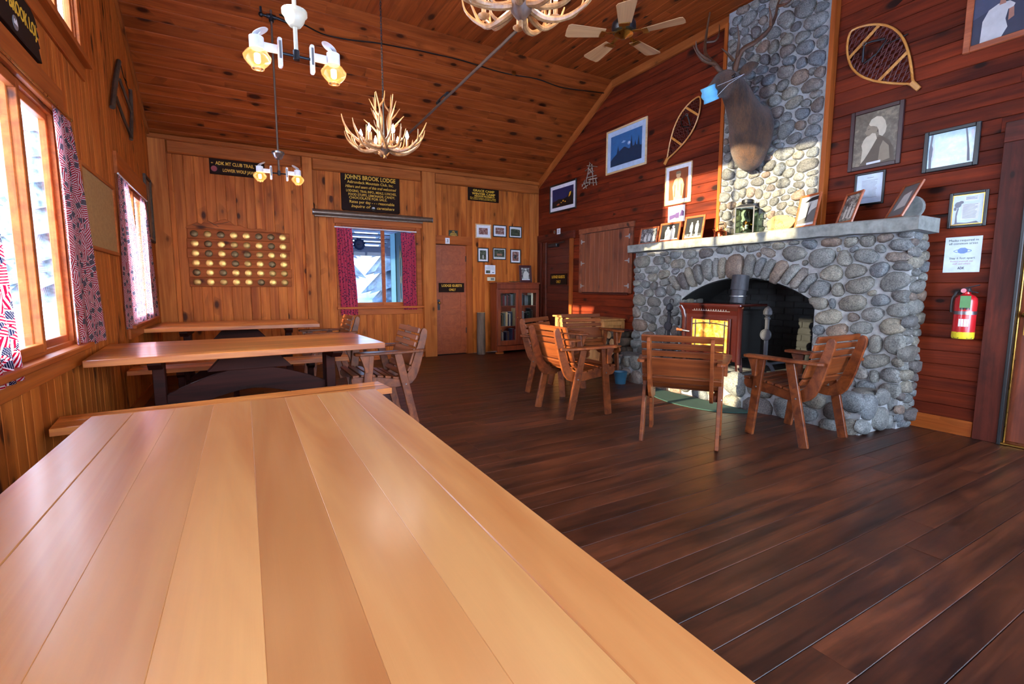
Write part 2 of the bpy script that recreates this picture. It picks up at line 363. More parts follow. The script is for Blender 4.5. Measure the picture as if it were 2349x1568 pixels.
def fur_mat():
    m, nt, b, out = newmat('elk_fur'); T = NT(nt); v, r = T.objvec(False)
    n = T.noise(T.vmath('MULTIPLY', v, (10, 10, 3)), 1.0, 4, 0.6); h = T.noise(T.vmath('MULTIPLY', v, (150, 150, 22)), 1.0, 3, 0.6, 0.6)
    c = T.ramp(n, (0.35, (52, 32, 20)), (0.65, (104, 68, 40))); c = T.mix(1.0, c, T.ramp(h, (0.3, (0.5, 0.48, 0.45, 1)), (0.7, (1.25, 1.2, 1.15, 1))), 'MULTIPLY')
    T.l(c, b.inputs['Base Color']); b.inputs['Roughness'].default_value = 0.9; b.inputs['Sheen Weight'].default_value = 0.2; T.bump(b, h, 0.9, 0.012); return m
FUR = fur_mat()
def curtain_mat(name, scale, red, light, navy, trans=0.5):
    m, nt, b, out = newmat(name); T = NT(nt); tc = T.n('TexCoord')
    P = T.vmath('MULTIPLY', tc.outputs['Object'], (1, 1, 0))
    vo = T.n('TexVoronoi'); vo.voronoi_dimensions = '3D'; vo.inputs['Scale'].default_value = scale; T.l(P, vo.inputs['Vector'])
    loc = T.vmath('SUBTRACT', P, vo.outputs['Position'])
    sc = T.n('SeparateColor'); T.l(vo.outputs['Color'], sc.inputs[0]); ang = T.math('MULTIPLY', sc.outputs[0], 6.283)
    sx = T.n('SeparateXYZ'); T.l(loc, sx.inputs[0]); ca = T.math('COSINE', ang); sa = T.math('SINE', ang)
    lx = T.math('ADD', T.math('MULTIPLY', sx.outputs[0], ca), T.math('MULTIPLY', sx.outputs[1], sa))
    ly = T.math('SUBTRACT', T.math('MULTIPLY', sx.outputs[1], ca), T.math('MULTIPLY', sx.outputs[0], sa))
    st = T.math('GREATER_THAN', T.math('SINE', T.math('MULTIPLY', lx, 2*PI*scale*6.0)), 0.1)
    col = T.mix(st, lin(red), lin(light))
    nv = T.math('LESS_THAN', T.math('MAXIMUM', T.math('ABSOLUTE', T.math('SUBTRACT', lx, 0.12/scale)), T.math('ABSOLUTE', ly)), 0.22/scale)
    dots = T.math('GREATER_THAN', T.math('MULTIPLY', T.math('SINE', T.math('MULTIPLY', lx, 2*PI*scale*9)), T.math('SINE', T.math('MULTIPLY', ly, 2*PI*scale*9))), 0.55)
    col = T.mix(nv, col, T.mix(dots, lin(navy), lin(light)))
    df = T.n('BsdfDiffuse'); tl = T.n('BsdfTranslucent'); mx = T.n('MixShader'); T.l(col, df.inputs[0]); T.l(col, tl.inputs[0]); mx.inputs[0].default_value = trans
    nt.nodes.remove(b); T.l(df.outputs[0], mx.inputs[1]); T.l(tl.outputs[0], mx.inputs[2]); T.l(mx.outputs[0], out.inputs[0]); return m
CURT = curtain_mat('red_flag_print_cotton', 13, (170, 10, 34), (226, 200, 202), (14, 18, 44))
CURT2 = curtain_mat('rose_print_cotton', 22, (176, 40, 66), (190, 80, 100), (44, 30, 60), 0.2)
def mountain_photo(name, c0, c1, c2, sc=6):
    m, nt, b, out = newmat(name); T = NT(nt); v, r = T.objvec(); n = T.noise(v, sc, 7, 0.7); n2 = T.noise(v, sc*4, 4, 0.6)
    c = T.ramp(T.math('ADD', T.math('MULTIPLY', n, 0.7), T.math('MULTIPLY', n2, 0.3)), (0.36, c0), (0.5, c1), (0.62, c2)); T.l(c, b.inputs['Base Color']); b.inputs['Roughness'].default_value = 0.35; b.inputs['Coat Weight'].default_value = 0.4; b.inputs['Coat Roughness'].default_value = 0.05; return m
BWP = mountain_photo('black_white_photo', (28, 28, 30), (92, 92, 92), (196, 196, 190), 22)
GREENPH = mountain_photo('forest_photo', (20, 26, 18), (48, 60, 40), (110, 116, 96), 26)
REDPH = mountain_photo('red_group_photo', (60, 30, 26), (120, 64, 54), (190, 170, 160), 34)
SEPIABG = mountain_photo('sepia_background', (84, 72, 56), (104, 90, 72), (136, 120, 98), 7)
# ================================================================== STRUCTURE
def struct(o): o['kind'] = 'structure'; return o
def ztop(y):
    if y > YS1: return ZT-(y-YS1)*(ZT-ZE)/(YB-YS1)
    if y < YS0: return ZT-(YS0-y)*(ZT-ZE)/(YS0-YF)
    return ZT
def minus(a, b, holes):
    segs = [(a, b)]
    for h0, h1 in holes:
        segs = [s for x0, x1 in segs for s in ((x0, min(x1, h0)), (max(x0, h1), x1)) if s[1]-s[0] > 0.012]
    return segs

# floor -------------------------------------------------------------
m = MB(); m.span((XL-0.15, YF-0.15, -0.12), (XR+0.15, YB+0.15, -0.022))
floor = struct(m.build('floor', SOOT))
y = YF; k = 0
rf = random.Random(3)
while y < YB-0.01:
    wd = min(0.149, YB-y); cuts = [XL]; x = XL + rf.uniform(0.5, 2.9)
    while x < XR-0.5: cuts.append(x); x += rf.uniform(1.9, 3.4)
    cuts.append(XR)
    for a, b in zip(cuts, cuts[1:]):
        board(floor, ((a+b)/2, y+wd/2, -rf.uniform(0, 0.0012)), (1, 0, 0), (0, 1, 0), (0, 0, 1), b-a-0.0015, wd-0.0025, 0.022, FLOOR, 'plank', 0.0015)
    y += wd

# openings ----------------------------------------------------------
W1 = (2.72, 4.02, 0.86, 2.26); W2 = (5.90, 7.22, 0.86, 2.24); WU = (2.62, 4.78, 2.86, 3.97); W0 = (-0.35, 0.95, 0.86, 2.26)
LEFT_OPEN = [W1, W2, WU]
BWX0, BWX1, BWZ0, BWZ1 = 1.50, 2.74, 0.90, 2.22
D3 = (3.09, 3.68, 0.0, 1.975)
def wall_mesh(name, ax, face, thick, u0, u1, opens, zt, mat, extra=()):
    """backing wall slab with openings; ax 0: plane x=face, ax 1: plane y=face"""
    us = sorted({u0, u1, *extra, *[o[0] for o in opens], *[o[1] for o in opens]}); us = [u for u in us if u0 <= u <= u1]
    m = MB()
    for a, b in zip(us, us[1:]):
        mid = (a+b)/2; holes = [(o[2], o[3]) for o in opens if o[0] <= mid <= o[1]]
        za, zb = zt(a), zt(b)
        for z0, z1 in minus(0, 99, holes):
            t0, t1 = (za+0.1, zb+0.1) if z1 == 99 else (z1, z1)
            P = lambda u, z, d: (face+d, u, z) if ax == 0 else (u, face+d, z)
            vs = [P(a, z0, 0), P(b, z0, 0), P(b, t1, 0), P(a, t0, 0), P(a, z0, thick), P(b, z0, thick), P(b, t1, thick), P(a, t0, thick)]
            m.add(vs, [(0, 1, 2, 3), (7, 6, 5, 4), (0, 4, 5, 1), (1, 5, 6, 2), (2, 6, 7, 3), (3, 7, 4, 0)])
    return struct(m.build(name, mat))
def col_edges(u0, u1, wd, opens):
    es = [u0]; u = u0
    marks = sorted({o[0] for o in opens}|{o[1] for o in opens})
    while u < u1-1e-6:
        nx = min(u+wd, u1)
        for k in marks:
            if u+1e-6 < k < nx+0.03: nx = k; break
        es.append(nx); u = nx
    return es

wl = wall_mesh('wall_left', 0, XL-0.02, -0.04, YF-0.02, YB+0.1, LEFT_OPEN, ztop, PINE, (YS0, YS1))
for a, b in zip(*(lambda e: (e, e[1:]))(col_edges(YF, YB, 0.118, LEFT_OPEN))):
    mid = (a+b)/2
    for z0, z1 in minus(0, max(ztop(a), ztop(b)), [(o[2], o[3]) for o in LEFT_OPEN if o[0] <= mid <= o[1]]):
        board(wl, (XL, mid, (z0+z1)/2), (0, 0, 1), (0, 1, 0), (1, 0, 0), z1-z0, b-a-0.001, 0.02, PINE)
# the normal of ez for ex=z, ey=y is -x in a right-handed frame; boards are symmetric so this is harmless
BO = [(BWX0, BWX1, BWZ0, BWZ1), D3]
wb = wall_mesh('wall_back', 1, YB+0.02, 0.14, XL-0.1, XR+0.1, BO, lambda u: ZE+0.2, PINE)
for a, b in zip(*(lambda e: (e, e[1:]))(col_edges(XL, XR, 0.122, BO))):
    mid = (a+b)/2
    for z0, z1 in minus(0, ZE+0.02, [(o[2], o[3]) for o in BO if o[0] <= mid <= o[1]]):
        board(wb, (mid, YB, (z0+z1)/2), (0, 0, 1), (1, 0, 0), (0, -1, 0), z1-z0, b-a-0.001, 0.02, PINE)
FPY0, FPY1 = 1.95, 5.12                                 # fireplace footprint on the wall
CHY0, CHY1 = 2.81, 3.965                                # chimney breast
D2 = (7.06, 7.98, 0.0, 2.08); D1 = (0.35, 1.335, 0.0, 2.32)
RO = [(FPY0, FPY1, 0.0, 1.70), D2, D1]
wr = wall_mesh('wall_right', 0, XR+0.02, 0.14, YF-0.02, YB+0.1, RO, ztop, RED, (YS0, YS1))
rr_ = random.Random(11); z = 0.0; row = 0.1147
while z < ZT-0.001:
    z1 = min(z+row, ZT); zc = (z+z1)/2
    ya, yb = YF, YB
    if zc > ZE:
        s = (zc-ZE)/(ZT-ZE); yb = YB-s*(YB-YS1)+0.06; ya = YF+s*(YS0-YF)-0.06
    holes = [(o[0], o[1]) for o in RO if o[2] <= zc <= o[3]] + [(CHY0, CHY1)]
    for a, b in minus(ya, yb, holes):
        cuts = [a]; p = a+rr_.uniform(1.2, 3.2)
        while p < b-0.7: cuts.append(p); p += rr_.uniform(1.6, 3.4)
        cuts.append(b)
        for c0, c1 in zip(cuts, cuts[1:]):
            board(wr, (XR, (c0+c1)/2, zc), (0, -1, 0), (0, 0, 1), (-1, 0, 0), c1-c0-0.0008, z1-z-0.0014, 0.02, RED)
    z = z1
ADDED_OPEN = [(-0.55, 0.95, 0.6, 2.5), (1.4, 2.9, 0.6, 2.5), (3.3, 4.8, 0.6, 2.5)]  # unseen windows added behind the camera to brighten the room
wf = wall_mesh('wall_front', 1, YF-0.02, -0.14, XL-0.1, XR+0.1, ADDED_OPEN, lambda u: ZE+0.2, PINE)
for a, b in zip(*(lambda e: (e, e[1:]))(col_edges(XL, XR, 0.122, ADDED_OPEN))):
    mid = (a+b)/2
    for z0, z1 in minus(0, ZE+0.02, [(o[2], o[3]) for o in ADDED_OPEN if o[0] <= mid <= o[1]]):
        board(wf, (mid, YF, (z0+z1)/2), (0, 0, 1), (1, 0, 0), (0, 1, 0), z1-z0, b-a-0.001, 0.02, PINE)

# ceiling -----------------------------------------------------------
m = MB()
prof = [(YF-0.1, ZE-0.05), (YS0, ZT+0.02), (YS1, ZT+0.02), (YB+0.1, ZE-0.05)]
prof2 = [(YF-0.1, ZE+0.14), (YS0-0.02, ZT+0.17), (YS1+0.02, ZT+0.17), (YB+0.1, ZE+0.14)]
for (a, b), (c, d) in (((prof[0], prof[1]), (prof2[0], prof2[1])), ((prof[1], prof[2]), (prof2[1], prof2[2])), ((prof[2], prof[3]), (prof2[2], prof2[3]))):
    q = [a, b, d, c]; x0, x1 = XL-0.15, XR+0.15
    m.add([(x0, *p) for p in q]+[(x1, *p) for p in q], [(0, 1, 2, 3), (7, 6, 5, 4), (0, 4, 5, 1), (1, 5, 6, 2), (2, 6, 7, 3), (3, 7, 4, 0)])
for q_ in range(0): pass
ceil = struct(m.build('ceiling', PINE_C))
rc = random.Random(5)
def slope_boards(ylo, zlo, yhi, zhi, name='board'):
    d = V((0, yhi-ylo, zhi-zlo)); L = d.length; d.normalize(); nrm = V((1, 0, 0)).cross(d)
    if nrm.z > 0: nrm = -nrm
    n = round(L/0.142); wd = L/n
    for i in range(n):
        p = V((0, ylo, zlo)) + d*(wd*(i+0.5)); cuts = [XL]; x = XL+rc.uniform(0.6, 2.6)
        while x < XR-0.5: cuts.append(x); x += rc.uniform(1.8, 3.2)
        cuts.append(XR)
        for a, b in zip(cuts, cuts[1:]):
            board(ceil, ((a+b)/2, p.y, p.z), (1, 0, 0), d if V((1,0,0)).cross(d).dot(nrm) > 0 else -d, nrm, b-a-0.0008, wd-0.0012, 0.02, PINE_C, name)
slope_boards(YB, ZE, YS1, ZT); slope_boards(YF, ZE, YS0, ZT)
n = 49; wd = (XR-XL)/n
for i in range(n):
    x = XL+wd*(i+0.5); cuts = [YS0]; yy = YS0+rc.uniform(0.8, 2.8)
    while yy < YS1-0.6: cuts.append(yy); yy += rc.uniform(1.8, 3)
    cuts.append(YS1)
    for a, b in zip(cuts, cuts[1:]):
        board(ceil, (x, (a+b)/2, ZT), (0, 1, 0), (1, 0, 0), (0, 0, -1), b-a-0.0008, wd-0.0012, 0.02, PINE_C)

# posts, beams and trims -------------------------------------------
def tbox(name, a, b, mat, bevel=0.004, mb=None):
    c = V([(a[i]+b[i])/2 for i in range(3)]); d = [abs(b[i]-a[i]) for i in range(3)]
    ax = d.index(max(d))
    R = {0: Matrix.Identity(3), 1: Matrix(((0, -1, 0), (1, 0, 0), (0, 0, 1))), 2: Matrix(((0, 0, -1), (0, 1, 0), (1, 0, 0)))}[ax]
    m = MB(); dd = R.transposed() @ V(d); m.box((0, 0, 0), [abs(q) for q in dd])
    return m.build(name, mat, None, False, bevel, Matrix.Translation(c) @ R.to_4x4())
ti = 0
def trim(a, b, mat=None, bevel=0.003):
    global ti; ti += 1
    return struct(tbox('trim_%d' % ti, a, b, mat or TRIM, bevel))
POSTX = wood('pine_post_long', (158, 82, 34), (198, 118, 56), (80, 36, 16), 0.6, knots=0.16, var=0.12, spec=0.12)
trim((XL, YB-0.10, 0), (-0.71, YB, ZE-0.02), POSTX)                    # corner post
trim((0.965, YB-0.09, 0), (1.10, YB, ZE-0.03), POSTX)                   # post by the window
trim((2.835, YB-0.10, 0), (3.06, YB, ZE-0.03), POSTX)                   # post by the door
trim((5.02, YB-0.03, 0), (5.11, YB, ZE-0.1), POSTX)
trim((5.11, YB-0.05, 0), (XR, YB, ZE-0.1), POSTX)
for a, b in ((-0.71, 0.965), (1.10, 2.835), (3.06, XR)):                # eave beam between posts
    trim((a+0.002, YB-0.075, ZE-0.20), (b-0.002, YB, ZE), BEAM, 0.02)
trim((XL, YB-0.115, ZE-0.045), (XR, YB-0.0, ZE+0.02), BEAM, 0.01)
def rake(x0, x1, y0, z0, y1, z1, h, mat):
    global ti; ti += 1
    d = V((0, y1-y0, z1-z0)); L = d.length; d.normalize(); nn = V((0, d.z, -d.y))
    if nn.z > 0: nn = -nn
    m = MB(); m.box((0, 0, 0), (L, x1-x0, h))
    c = V(((x0+x1)/2, (y0+y1)/2, (z0+z1)/2))+nn*h/2
    ex = d; ez = -nn; ey = ez.cross(ex)
    return struct(m.build('trim_%d' % ti, mat, None, False, 0.003, fr(c, ex, ey, ez)))
rake(XR-0.035, XR, YB, ZE, YS1, ZT, 0.11, BEAM); rake(XR-0.035, XR, YS1, ZT, YS0, ZT, 0.11, BEAM); rake(XR-0.035, XR, YS0, ZT, YF, ZE, 0.11, BEAM)
rake(XL, XL+0.03, YB, ZE, YS1, ZT, 0.06, BEAM); rake(XL, XL+0.03, YS1, ZT, YS0, ZT, 0.06, BEAM)
trim((XR-0.085, CHY1-0.005, 1.80), (XR, CHY1+0.04, ZT-0.10), TRIM); trim((XR-0.085, CHY0-0.04, 1.80), (XR, CHY0+0.005, ZT-0.10), TRIM)
def base(name, a, b, mat=TRIM):
    o = tbox(name, a, b, mat, 0.003); return struct(o)
base('baseboard_right', (XR-0.022, D1[1]+0.16, 0), (XR, FPY0+0.02, 0.13), TRIM)
base('baseboard_back', (XL, YB-0.02, 0), (3.06, YB, 0.12), TRIM)
base('baseboard_left', (XL, YF, 0), (XL+0.02, YB, 0.12), TRIM)

# windows ------------------------------------------------------------
def window(name, F, W, H, panes, mat=TRIM, depth=0.12, casing=0.10, sill=True, rail=0.045, header=None, glass=None):
    """F: frame at the opening's lower-left corner on the wall face (x along, y up, z into the room)"""
    o = thing(name, None, None, mw=F); struct(o)
    m = MB()
    for a, b in (((0, 0), (0.025, H)), ((W-0.025, 0), (W, H)), ((0.025, H-0.025), (W-0.025, H)), ((0.025, 0), (W-0.025, 0.025))):
        m.span((a[0], a[1], -depth-0.02), (b[0], b[1], 0.0))
    m.build('jamb_frame', mat, o)
    m = MB(); m.span((-casing, 0, 0), (0.004, H, 0.022)); m.build('casing', mat, o, False, 0.003)
    m = MB(); m.span((W-0.004, 0, 0), (W+casing, H, 0.022)); m.build('casing', mat, o, False, 0.003)
    hh = header or casing+0.03
    m = MB(); m.span((-casing-0.02, H, 0), (W+casing+0.02, H+hh, 0.03)); m.build('head_casing', mat, o, False, 0.004)
    if sill:
        m = MB(); m.span((-casing-0.02, -0.035, -0.03), (W+casing+0.02, 0.0, 0.07)); m.build('sill', mat, o, False, 0.006)
        m = MB(); m.span((-casing, -0.135, 0), (W+casing, -0.035, 0.02)); m.build('apron', mat, o, False, 0.003)
    for i, (u0, u1, zz) in enumerate(panes):
        m = MB(); zz0, zz1 = -zz-0.035, -zz
        m.span((u0, 0.02, zz0), (u0+rail, H-0.02, zz1)); m.span((u1-rail, 0.02, zz0), (u1, H-0.02, zz1))
        m.span((u0+rail, 0.02, zz0), (u1-rail, 0.02+rail, zz1)); m.span((u0+rail, H-0.02-rail, zz0), (u1-rail, H-0.02, zz1))
        s = m.build('sash', mat, o, False, 0.003)
        m = MB(); m.span((u0+rail-0.004, 0.016+rail, zz0+0.015), (u1-rail+0.004, H-0.016-rail, zz0+0.019)); m.build('pane', glass or GLASS, s)
    return o
def lwin(n, Wd, panes, **k): return window(n, on_left(Wd[0], Wd[2]), Wd[1]-Wd[0], Wd[3]-Wd[2], panes, depth=0.03, **k)
lwin('window_1', W1, [(0.02, 0.72, -0.012), (0.66, 1.28, 0.022)], header=0.17)
lwin('window_2', W2, [(0.02, 0.70, 0.022), (0.64, 1.30, -0.012)], header=0.2, casing=0.17)
lwin('window_3', WU, [(0.02, 0.98, 0.01), (0.98, 1.76, 0.01), (1.76, 2.14, 0.01)], header=0.10, casing=0.07, rail=0.03)
window('window_4', on_back(BWX0, BWZ0), BWX1-BWX0, BWZ1-BWZ0, [(0.02, 0.70, 0.06), (0.66, 1.22, 0.03)], casing=0.08, header=0.13, glass=GLASS_DIM)
for i, o_ in enumerate(ADDED_OPEN):
    window('window_%d' % (5+i), fr((o_[1], YF, o_[2]), (-1, 0, 0), (0, 0, 1), (0, 1, 0)), o_[1]-o_[0], o_[3]-o_[2], [(0.02, 0.78, 0.05), (0.72, 1.48, 0.03)])  # out of view, added only to let in more sky light

# doors --------------------------------------------------------------
def panel_door(name, F, W, H, rails, mat, knob_side=-1, knob_z=0.93, th=0.04, z=0.0):
    o = thing(name, None, None, mw=F); struct(o); st = 0.11*W/0.6
    m = MB(); m.span((0, 0, z-th), (W, H, z-0.012)); m.build('door_core', mat, o)
    for a, b in ((0, st), (W-st, W)):
        m = MB(); m.span((a, 0, z-0.012), (b, H, z)); m.build('stile', mat, o, False, 0.002)
    for a, b in rails:
        m = MB(); m.span((st, a, z-0.012), (W-st, b, z-0.0005)); m.build('rail', mat, o, False, 0.002)
    for (a, b), (c, d) in zip(rails, rails[1:]):
        m = MB(); m.span((st+0.02, b+0.02, z-0.012), (W-st-0.02, c-0.02, z-0.006)); m.build('panel', mat, o, False, 0.004)
    kx = 0.055 if knob_side < 0 else W-0.055
    m = MB(); m.span((kx-0.022, knob_z-0.13, z), (kx+0.022, knob_z+0.06, z+0.004)); k = m.build('lock_plate', IRONG if mat is DOORW else BRASS, o, False, 0.001)
    m = MB(); m.cyl((kx, knob_z, z+0.004), (kx, knob_z, z+0.035), 0.008); m.ball((kx, knob_z, z+0.048), 0.026, 14, (1, 1, 0.8)); m.build('knob', BRASS, k, True)
    return o
F3 = on_back(D3[0], 0.012)
d3 = panel_door('door_3', F3, D3[1]-D3[0], D3[3]-0.02, [(0, 0.2), (0.40, 0.50), (0.71, 0.80), (1.09, 1.24), (1.51, 1.60), (1.86, 1.955)], DOORW, -1, 0.93, z=-0.03)
for hz in (0.42, 1.72):
    m = MB(); m.cyl((D3[1]-D3[0]-0.004, hz-0.05, -0.026), (D3[1]-D3[0]-0.004, hz+0.05, -0.026), 0.008, n=8); m.build('hinge', IRON, d3, True)
trim((D3[1], YB-0.022, 0), (D3[1]+0.105, YB, D3[3]), TRIM); trim((D3[0]-0.02, YB-0.022, D3[3]), (D3[1]+0.105, YB, D3[3]+0.15), TRIM)
# plank door to the lodge rooms on the red wall
F2 = on_right(D2[1], 0.01)
d2 = thing('door_2', None, None, mw=F2); struct(d2)
Wd = D2[1]-D2[0]
for i in range(15):
    z0 = 2.06*i/15; m = MB(); m.box((0, 0, 0), (Wd, 2.06/15-0.003, 0.035)); m.build('board', DOORD, d2, False, 0.003, Matrix.Translation((Wd/2, z0+2.06/30, -0.06)))
m = MB(); m.span((0.02, 0.0, -0.035), (0.13, 2.06, -0.0)); m.build('stile', DOORD, d2, False, 0.003)
m = MB(); m.span((0.24, 1.955, -0.04), (0.52, 2.02, 0.03)); m.build('door_closer', BLACK, d2, False, 0.008)
m = MB(); m.bar((0.5, 2.0, 0.02), (0.78, 2.03, 0.03), 0.02, 0.006); m.build('closer_arm', IRON, d2)
trim((XR-0.03, D2[0]-0.09, 0), (XR, D2[0], D2[3]), BEAM); trim((XR-0.03, D2[1], 0), (XR, YB-0.055, D2[3]), REDTRIM)
trim((XR-0.035, D2[0]-0.14, D2[3]), (XR, YB-0.055, D2[3]+0.13), REDTRIM)
# half-seen entrance door on the right
F1 = on_right(D1[1]-0.02, 0.02)
d1 = thing('door_1', None, None, mw=F1); struct(d1); Wd = D1[1]-D1[0]-0.04
DOOR1 = wood('worn_red_door', (84, 34, 22), (138, 66, 40), (40, 14, 10), 0.45, axis='Y', knots=0.06, var=0.1, stain=0.5)
m = MB(); m.span((0, 0, -0.09), (Wd, 2.26, -0.05)); m.build('door_core', DOOR1, d1)
for a, b in ((0, 0.16), (Wd-0.16, Wd)):
    m = MB(); m.span((a, 0, -0.05), (b, 2.26, -0.036)); m.build('stile', DOOR1, d1, False, 0.003)
for a, b in ((0, 0.26), (0.93, 1.28), (2.08, 2.26)):
    m = MB(); m.span((0.16, a, -0.05), (Wd-0.16, b, -0.0365)); m.build('rail', DOOR1, d1, False, 0.003)
m = MB(); m.span((0.2, 0.30, -0.05), (Wd-0.2, 0.89, -0.042)); m.build('panel', DOOR1, d1, False, 0.004)
m = MB(); m.span((0.0, 1.30, -0.036), (Wd, 1.335, -0.02)); m.build('push_bar', STEEL, d1, False, 0.004)
m = MB(); m.span((0.035, 0.84, -0.036), (0.085, 1.07, -0.031)); k = m.build('lock_plate', BRASS, d1, False, 0.002)
m = MB(); m.cyl((0.06, 1.0, -0.031), (0.06, 1.0, 0.005), 0.009); m.ball((0.06, 1.0, 0.02), 0.03, 14, (1, 1, 0.8)); m.build('knob', BRASS, k, True)
trim((XR-0.035, D1[1], 0), (XR, D1[1]+0.155, D1[3]+0.0), REDTRIM)
trim((XR-0.06, D1[1]-0.022, 0), (XR+0.0, D1[1], D1[3]), BLACK); trim((XR-0.01, D1[1]-0.034, 0), (XR+0.03, D1[1]-0.022, D1[3]), BRASS)
trim((XR-0.035, D1[0]-0.155, 0), (XR, D1[0], D1[3]), REDTRIM); trim((XR-0.04, D1[0]-0.155, D1[3]), (XR, D1[1]+0.155, D1[3]+0.15), REDTRIM)
trim((XR-0.05, D1[0], 0), (XR+0.1, D1[1], 0.02), BRASS, 0.006)
# added slabs behind the doors, keeping outdoor light from leaking in
m = MB(); m.span((XR+0.1, D1[0]-0.05, -.1), (XR+0.16, D1[1]+0.05, 2.4)); m.span((XR+0.1, D2[0]-0.05, -.1), (XR+0.16, D2[1]+0.05, 2.2)); struct(m.build('light_stop_behind_doors', SOOT))
m = MB(); m.span((D3[0]-0.05, YB+0.1, -.1), (D3[1]+0.05, YB+0.16, 2.1)); struct(m.build('light_stop_behind_door', SOOT))

# outdoors -----------------------------------------------------------
def snow_mat():
    m, nt, b, out = newmat('soft_snow'); T = NT(nt); v, r = T.objvec(False); n = T.noise(v, 1.2, 5, 0.6); b.inputs['Base Color'].default_value = lin((232, 240, 250)); b.inputs['Roughness'].default_value = 0.8; T.bump(b, n, 0.8, 0.3); return m
SN = snow_mat()
vs = []; fs = []; N = 60
rs = random.Random(2)
for j in range(N+1):
    for i in range(N+1):
        x = -60+120*i/N; y = -60+140*j/N
        d = max(0, max(-x-3, y-13, x-8, -y-4))
        inside = (-2.2 < x < 6.5 and -2.4 < y < 9.5)
        vs.append((x, y, -0.7 if inside else -0.55+0.10*math.sin(x*1.3+y*0.7)+0.12*math.sin(x*0.5-y*0.9)+min(2.0, max(0, y-12)*0.22)))
for j in range(N):
    for i in range(N): a = j*(N+1)+i; fs.append((a, a+1, a+N+2, a+N+1))
g = struct(obj('ground', vs, fs, SN, None, True))
# ================================================================== FIREPLACE
def ell(st, u, v):
    cu, cv, a, b, ca, sa = st; du, dv = u-cu, v-cv
    x = (du*ca+dv*sa)/a; y = (dv*ca-du*sa)/b
    return math.sqrt(x*x+y*y)
def stone_outlines(stones, n=14, grow=1.5, gap=0.006, clip=None):
    S = [(s[0], s[1], s[2], s[3], math.cos(s[4]), math.sin(s[4])) for s in stones]
    out = []
    for i, s in enumerate(S):
        R = max(s[2], s[3])*grow
        nb = [q for j, q in enumerate(S) if j != i and math.hypot(q[0]-s[0], q[1]-s[1]) < R+max(q[2], q[3])*grow]
        rad = []
        for k in range(n):
            t = 2*PI*k/n; c, d = math.cos(t), math.sin(t)
            e = 1/ell(s, s[0]+c, s[1]+d); hi = e*grow; r = 0.25*e; step = (hi-r)/14
            while r < hi:
                u, v = s[0]+c*(r+step), s[1]+d*(r+step)
                di = (r+step)/e
                if any(ell(q, u, v) < di for q in nb): break
                if clip and not clip(u, v): break
                r += step
            rad.append(max(0.22*e, r-gap/2))
        rad = [(rad[k-1]+2*rad[k]+rad[(k+1) % n])/4 for k in range(n)]
        p1, p2 = (i*2.399) % 6.283, (i*4.1) % 6.283; rad = [r*(0.97+0.05*math.sin(2*2*PI*k/n+p1)+0.045*math.sin(3*2*PI*k/n+p2)) for k, r in enumerate(rad)]
        out.append([(s[0]+rad[k]*math.cos(2*PI*k/n), s[1]+rad[k]*math.sin(2*PI*k/n)) for k in range(n)])
    return out
def add_stones(parent, stones, P, N, hgt=(0.03, 0.055), seed=1, clip=None, gap=0.006, grow=1.5, mat=None, prof=((1.0, 0.0), (0.97, 0.45), (0.80, 0.86), (0.42, 1.0)), name='stone', n=14):
    """P(u,v)->point on the face plane, N unit normal out of it"""
    rs = random.Random(seed); N = V(N)
    for s, pol in zip(stones, stone_outlines(stones, n, grow, gap, clip)):
        size = min(s[2], s[3]); h = min(rs.uniform(*hgt), size*0.9)
        c = P(s[0], s[1]); vs = []; tl = (rs.uniform(-.25, .25), rs.uniform(-.25, .25))
        for sc, hh in prof:
            for (u, v) in pol:
                du, dv = (u-s[0])*sc, (v-s[1])*sc
                q = P(s[0]+du, s[1]+dv)-c
                vs.append(q+N*(h*hh*(1+tl[0]*du/s[2]+tl[1]*dv/s[3])*(1+rs.uniform(-.06, .06) if hh > 0.5 else 1)-0.01*(hh == 0)))
        L = len(prof)
        fs = [(i*n+k, i*n+(k+1) % n, (i+1)*n+(k+1) % n, (i+1)*n+k) for i in range(L-1) for k in range(n)]+[tuple((L-1)*n+k for k in range(n))]
        o = obj(name, vs, fs, mat or STONE, parent, True); o.location = c
def scatter(u0, u1, v0, v1, amin, amax, asp=(0.5, 0.85), seed=1, tilt=0.35, tries=6000, pack=0.86, clip=None):
    rs = random.Random(seed); out = []
    for t in range(tries):
        f = 1-t/tries; a = amin+(amax-amin)*(f*rs.random() if f > 0.3 else 0.12*rs.random()); b = a*rs.uniform(*asp)
        u, v = rs.uniform(u0+a*0.8, u1-a*0.8), rs.uniform(v0+b*0.8, v1-b*0.8)
        if clip and not clip(u, v): continue
        s = (u, v, a, b, rs.uniform(-tilt, tilt))
        ok = True
        for q in out:
            du, dv = u-q[0], v-q[1]
            if (du/((a+q[2])*pack))**2+(dv/((b+q[3])*pack))**2 < 1: ok = False; break
        if ok: out.append(s)
    return out

XF = 4.93                                              # mortar face of the surround
AY0, AY1, AZ0, AZ1 = 2.67, 4.31, 1.075, 1.335          # arch springing and crown
_ac = (AY0+AY1)/2; _hw = (AY1-AY0)/2; _ri = AZ1-AZ0; _R = (_hw**2+_ri**2)/(2*_ri)
def arch(y): return AZ1-_R+math.sqrt(max(0, _R*_R-(y-_ac)**2))
HZ, HX = 0.33, 4.42
fire = thing('fireplace', 'big grey fieldstone fireplace with arched opening, slab mantel and chimney', 'fireplace', (XR, (FPY0+FPY1)/2, 0))
O0 = V(fire.location)
def sub(o): return o
FT = Matrix.Translation(-O0)
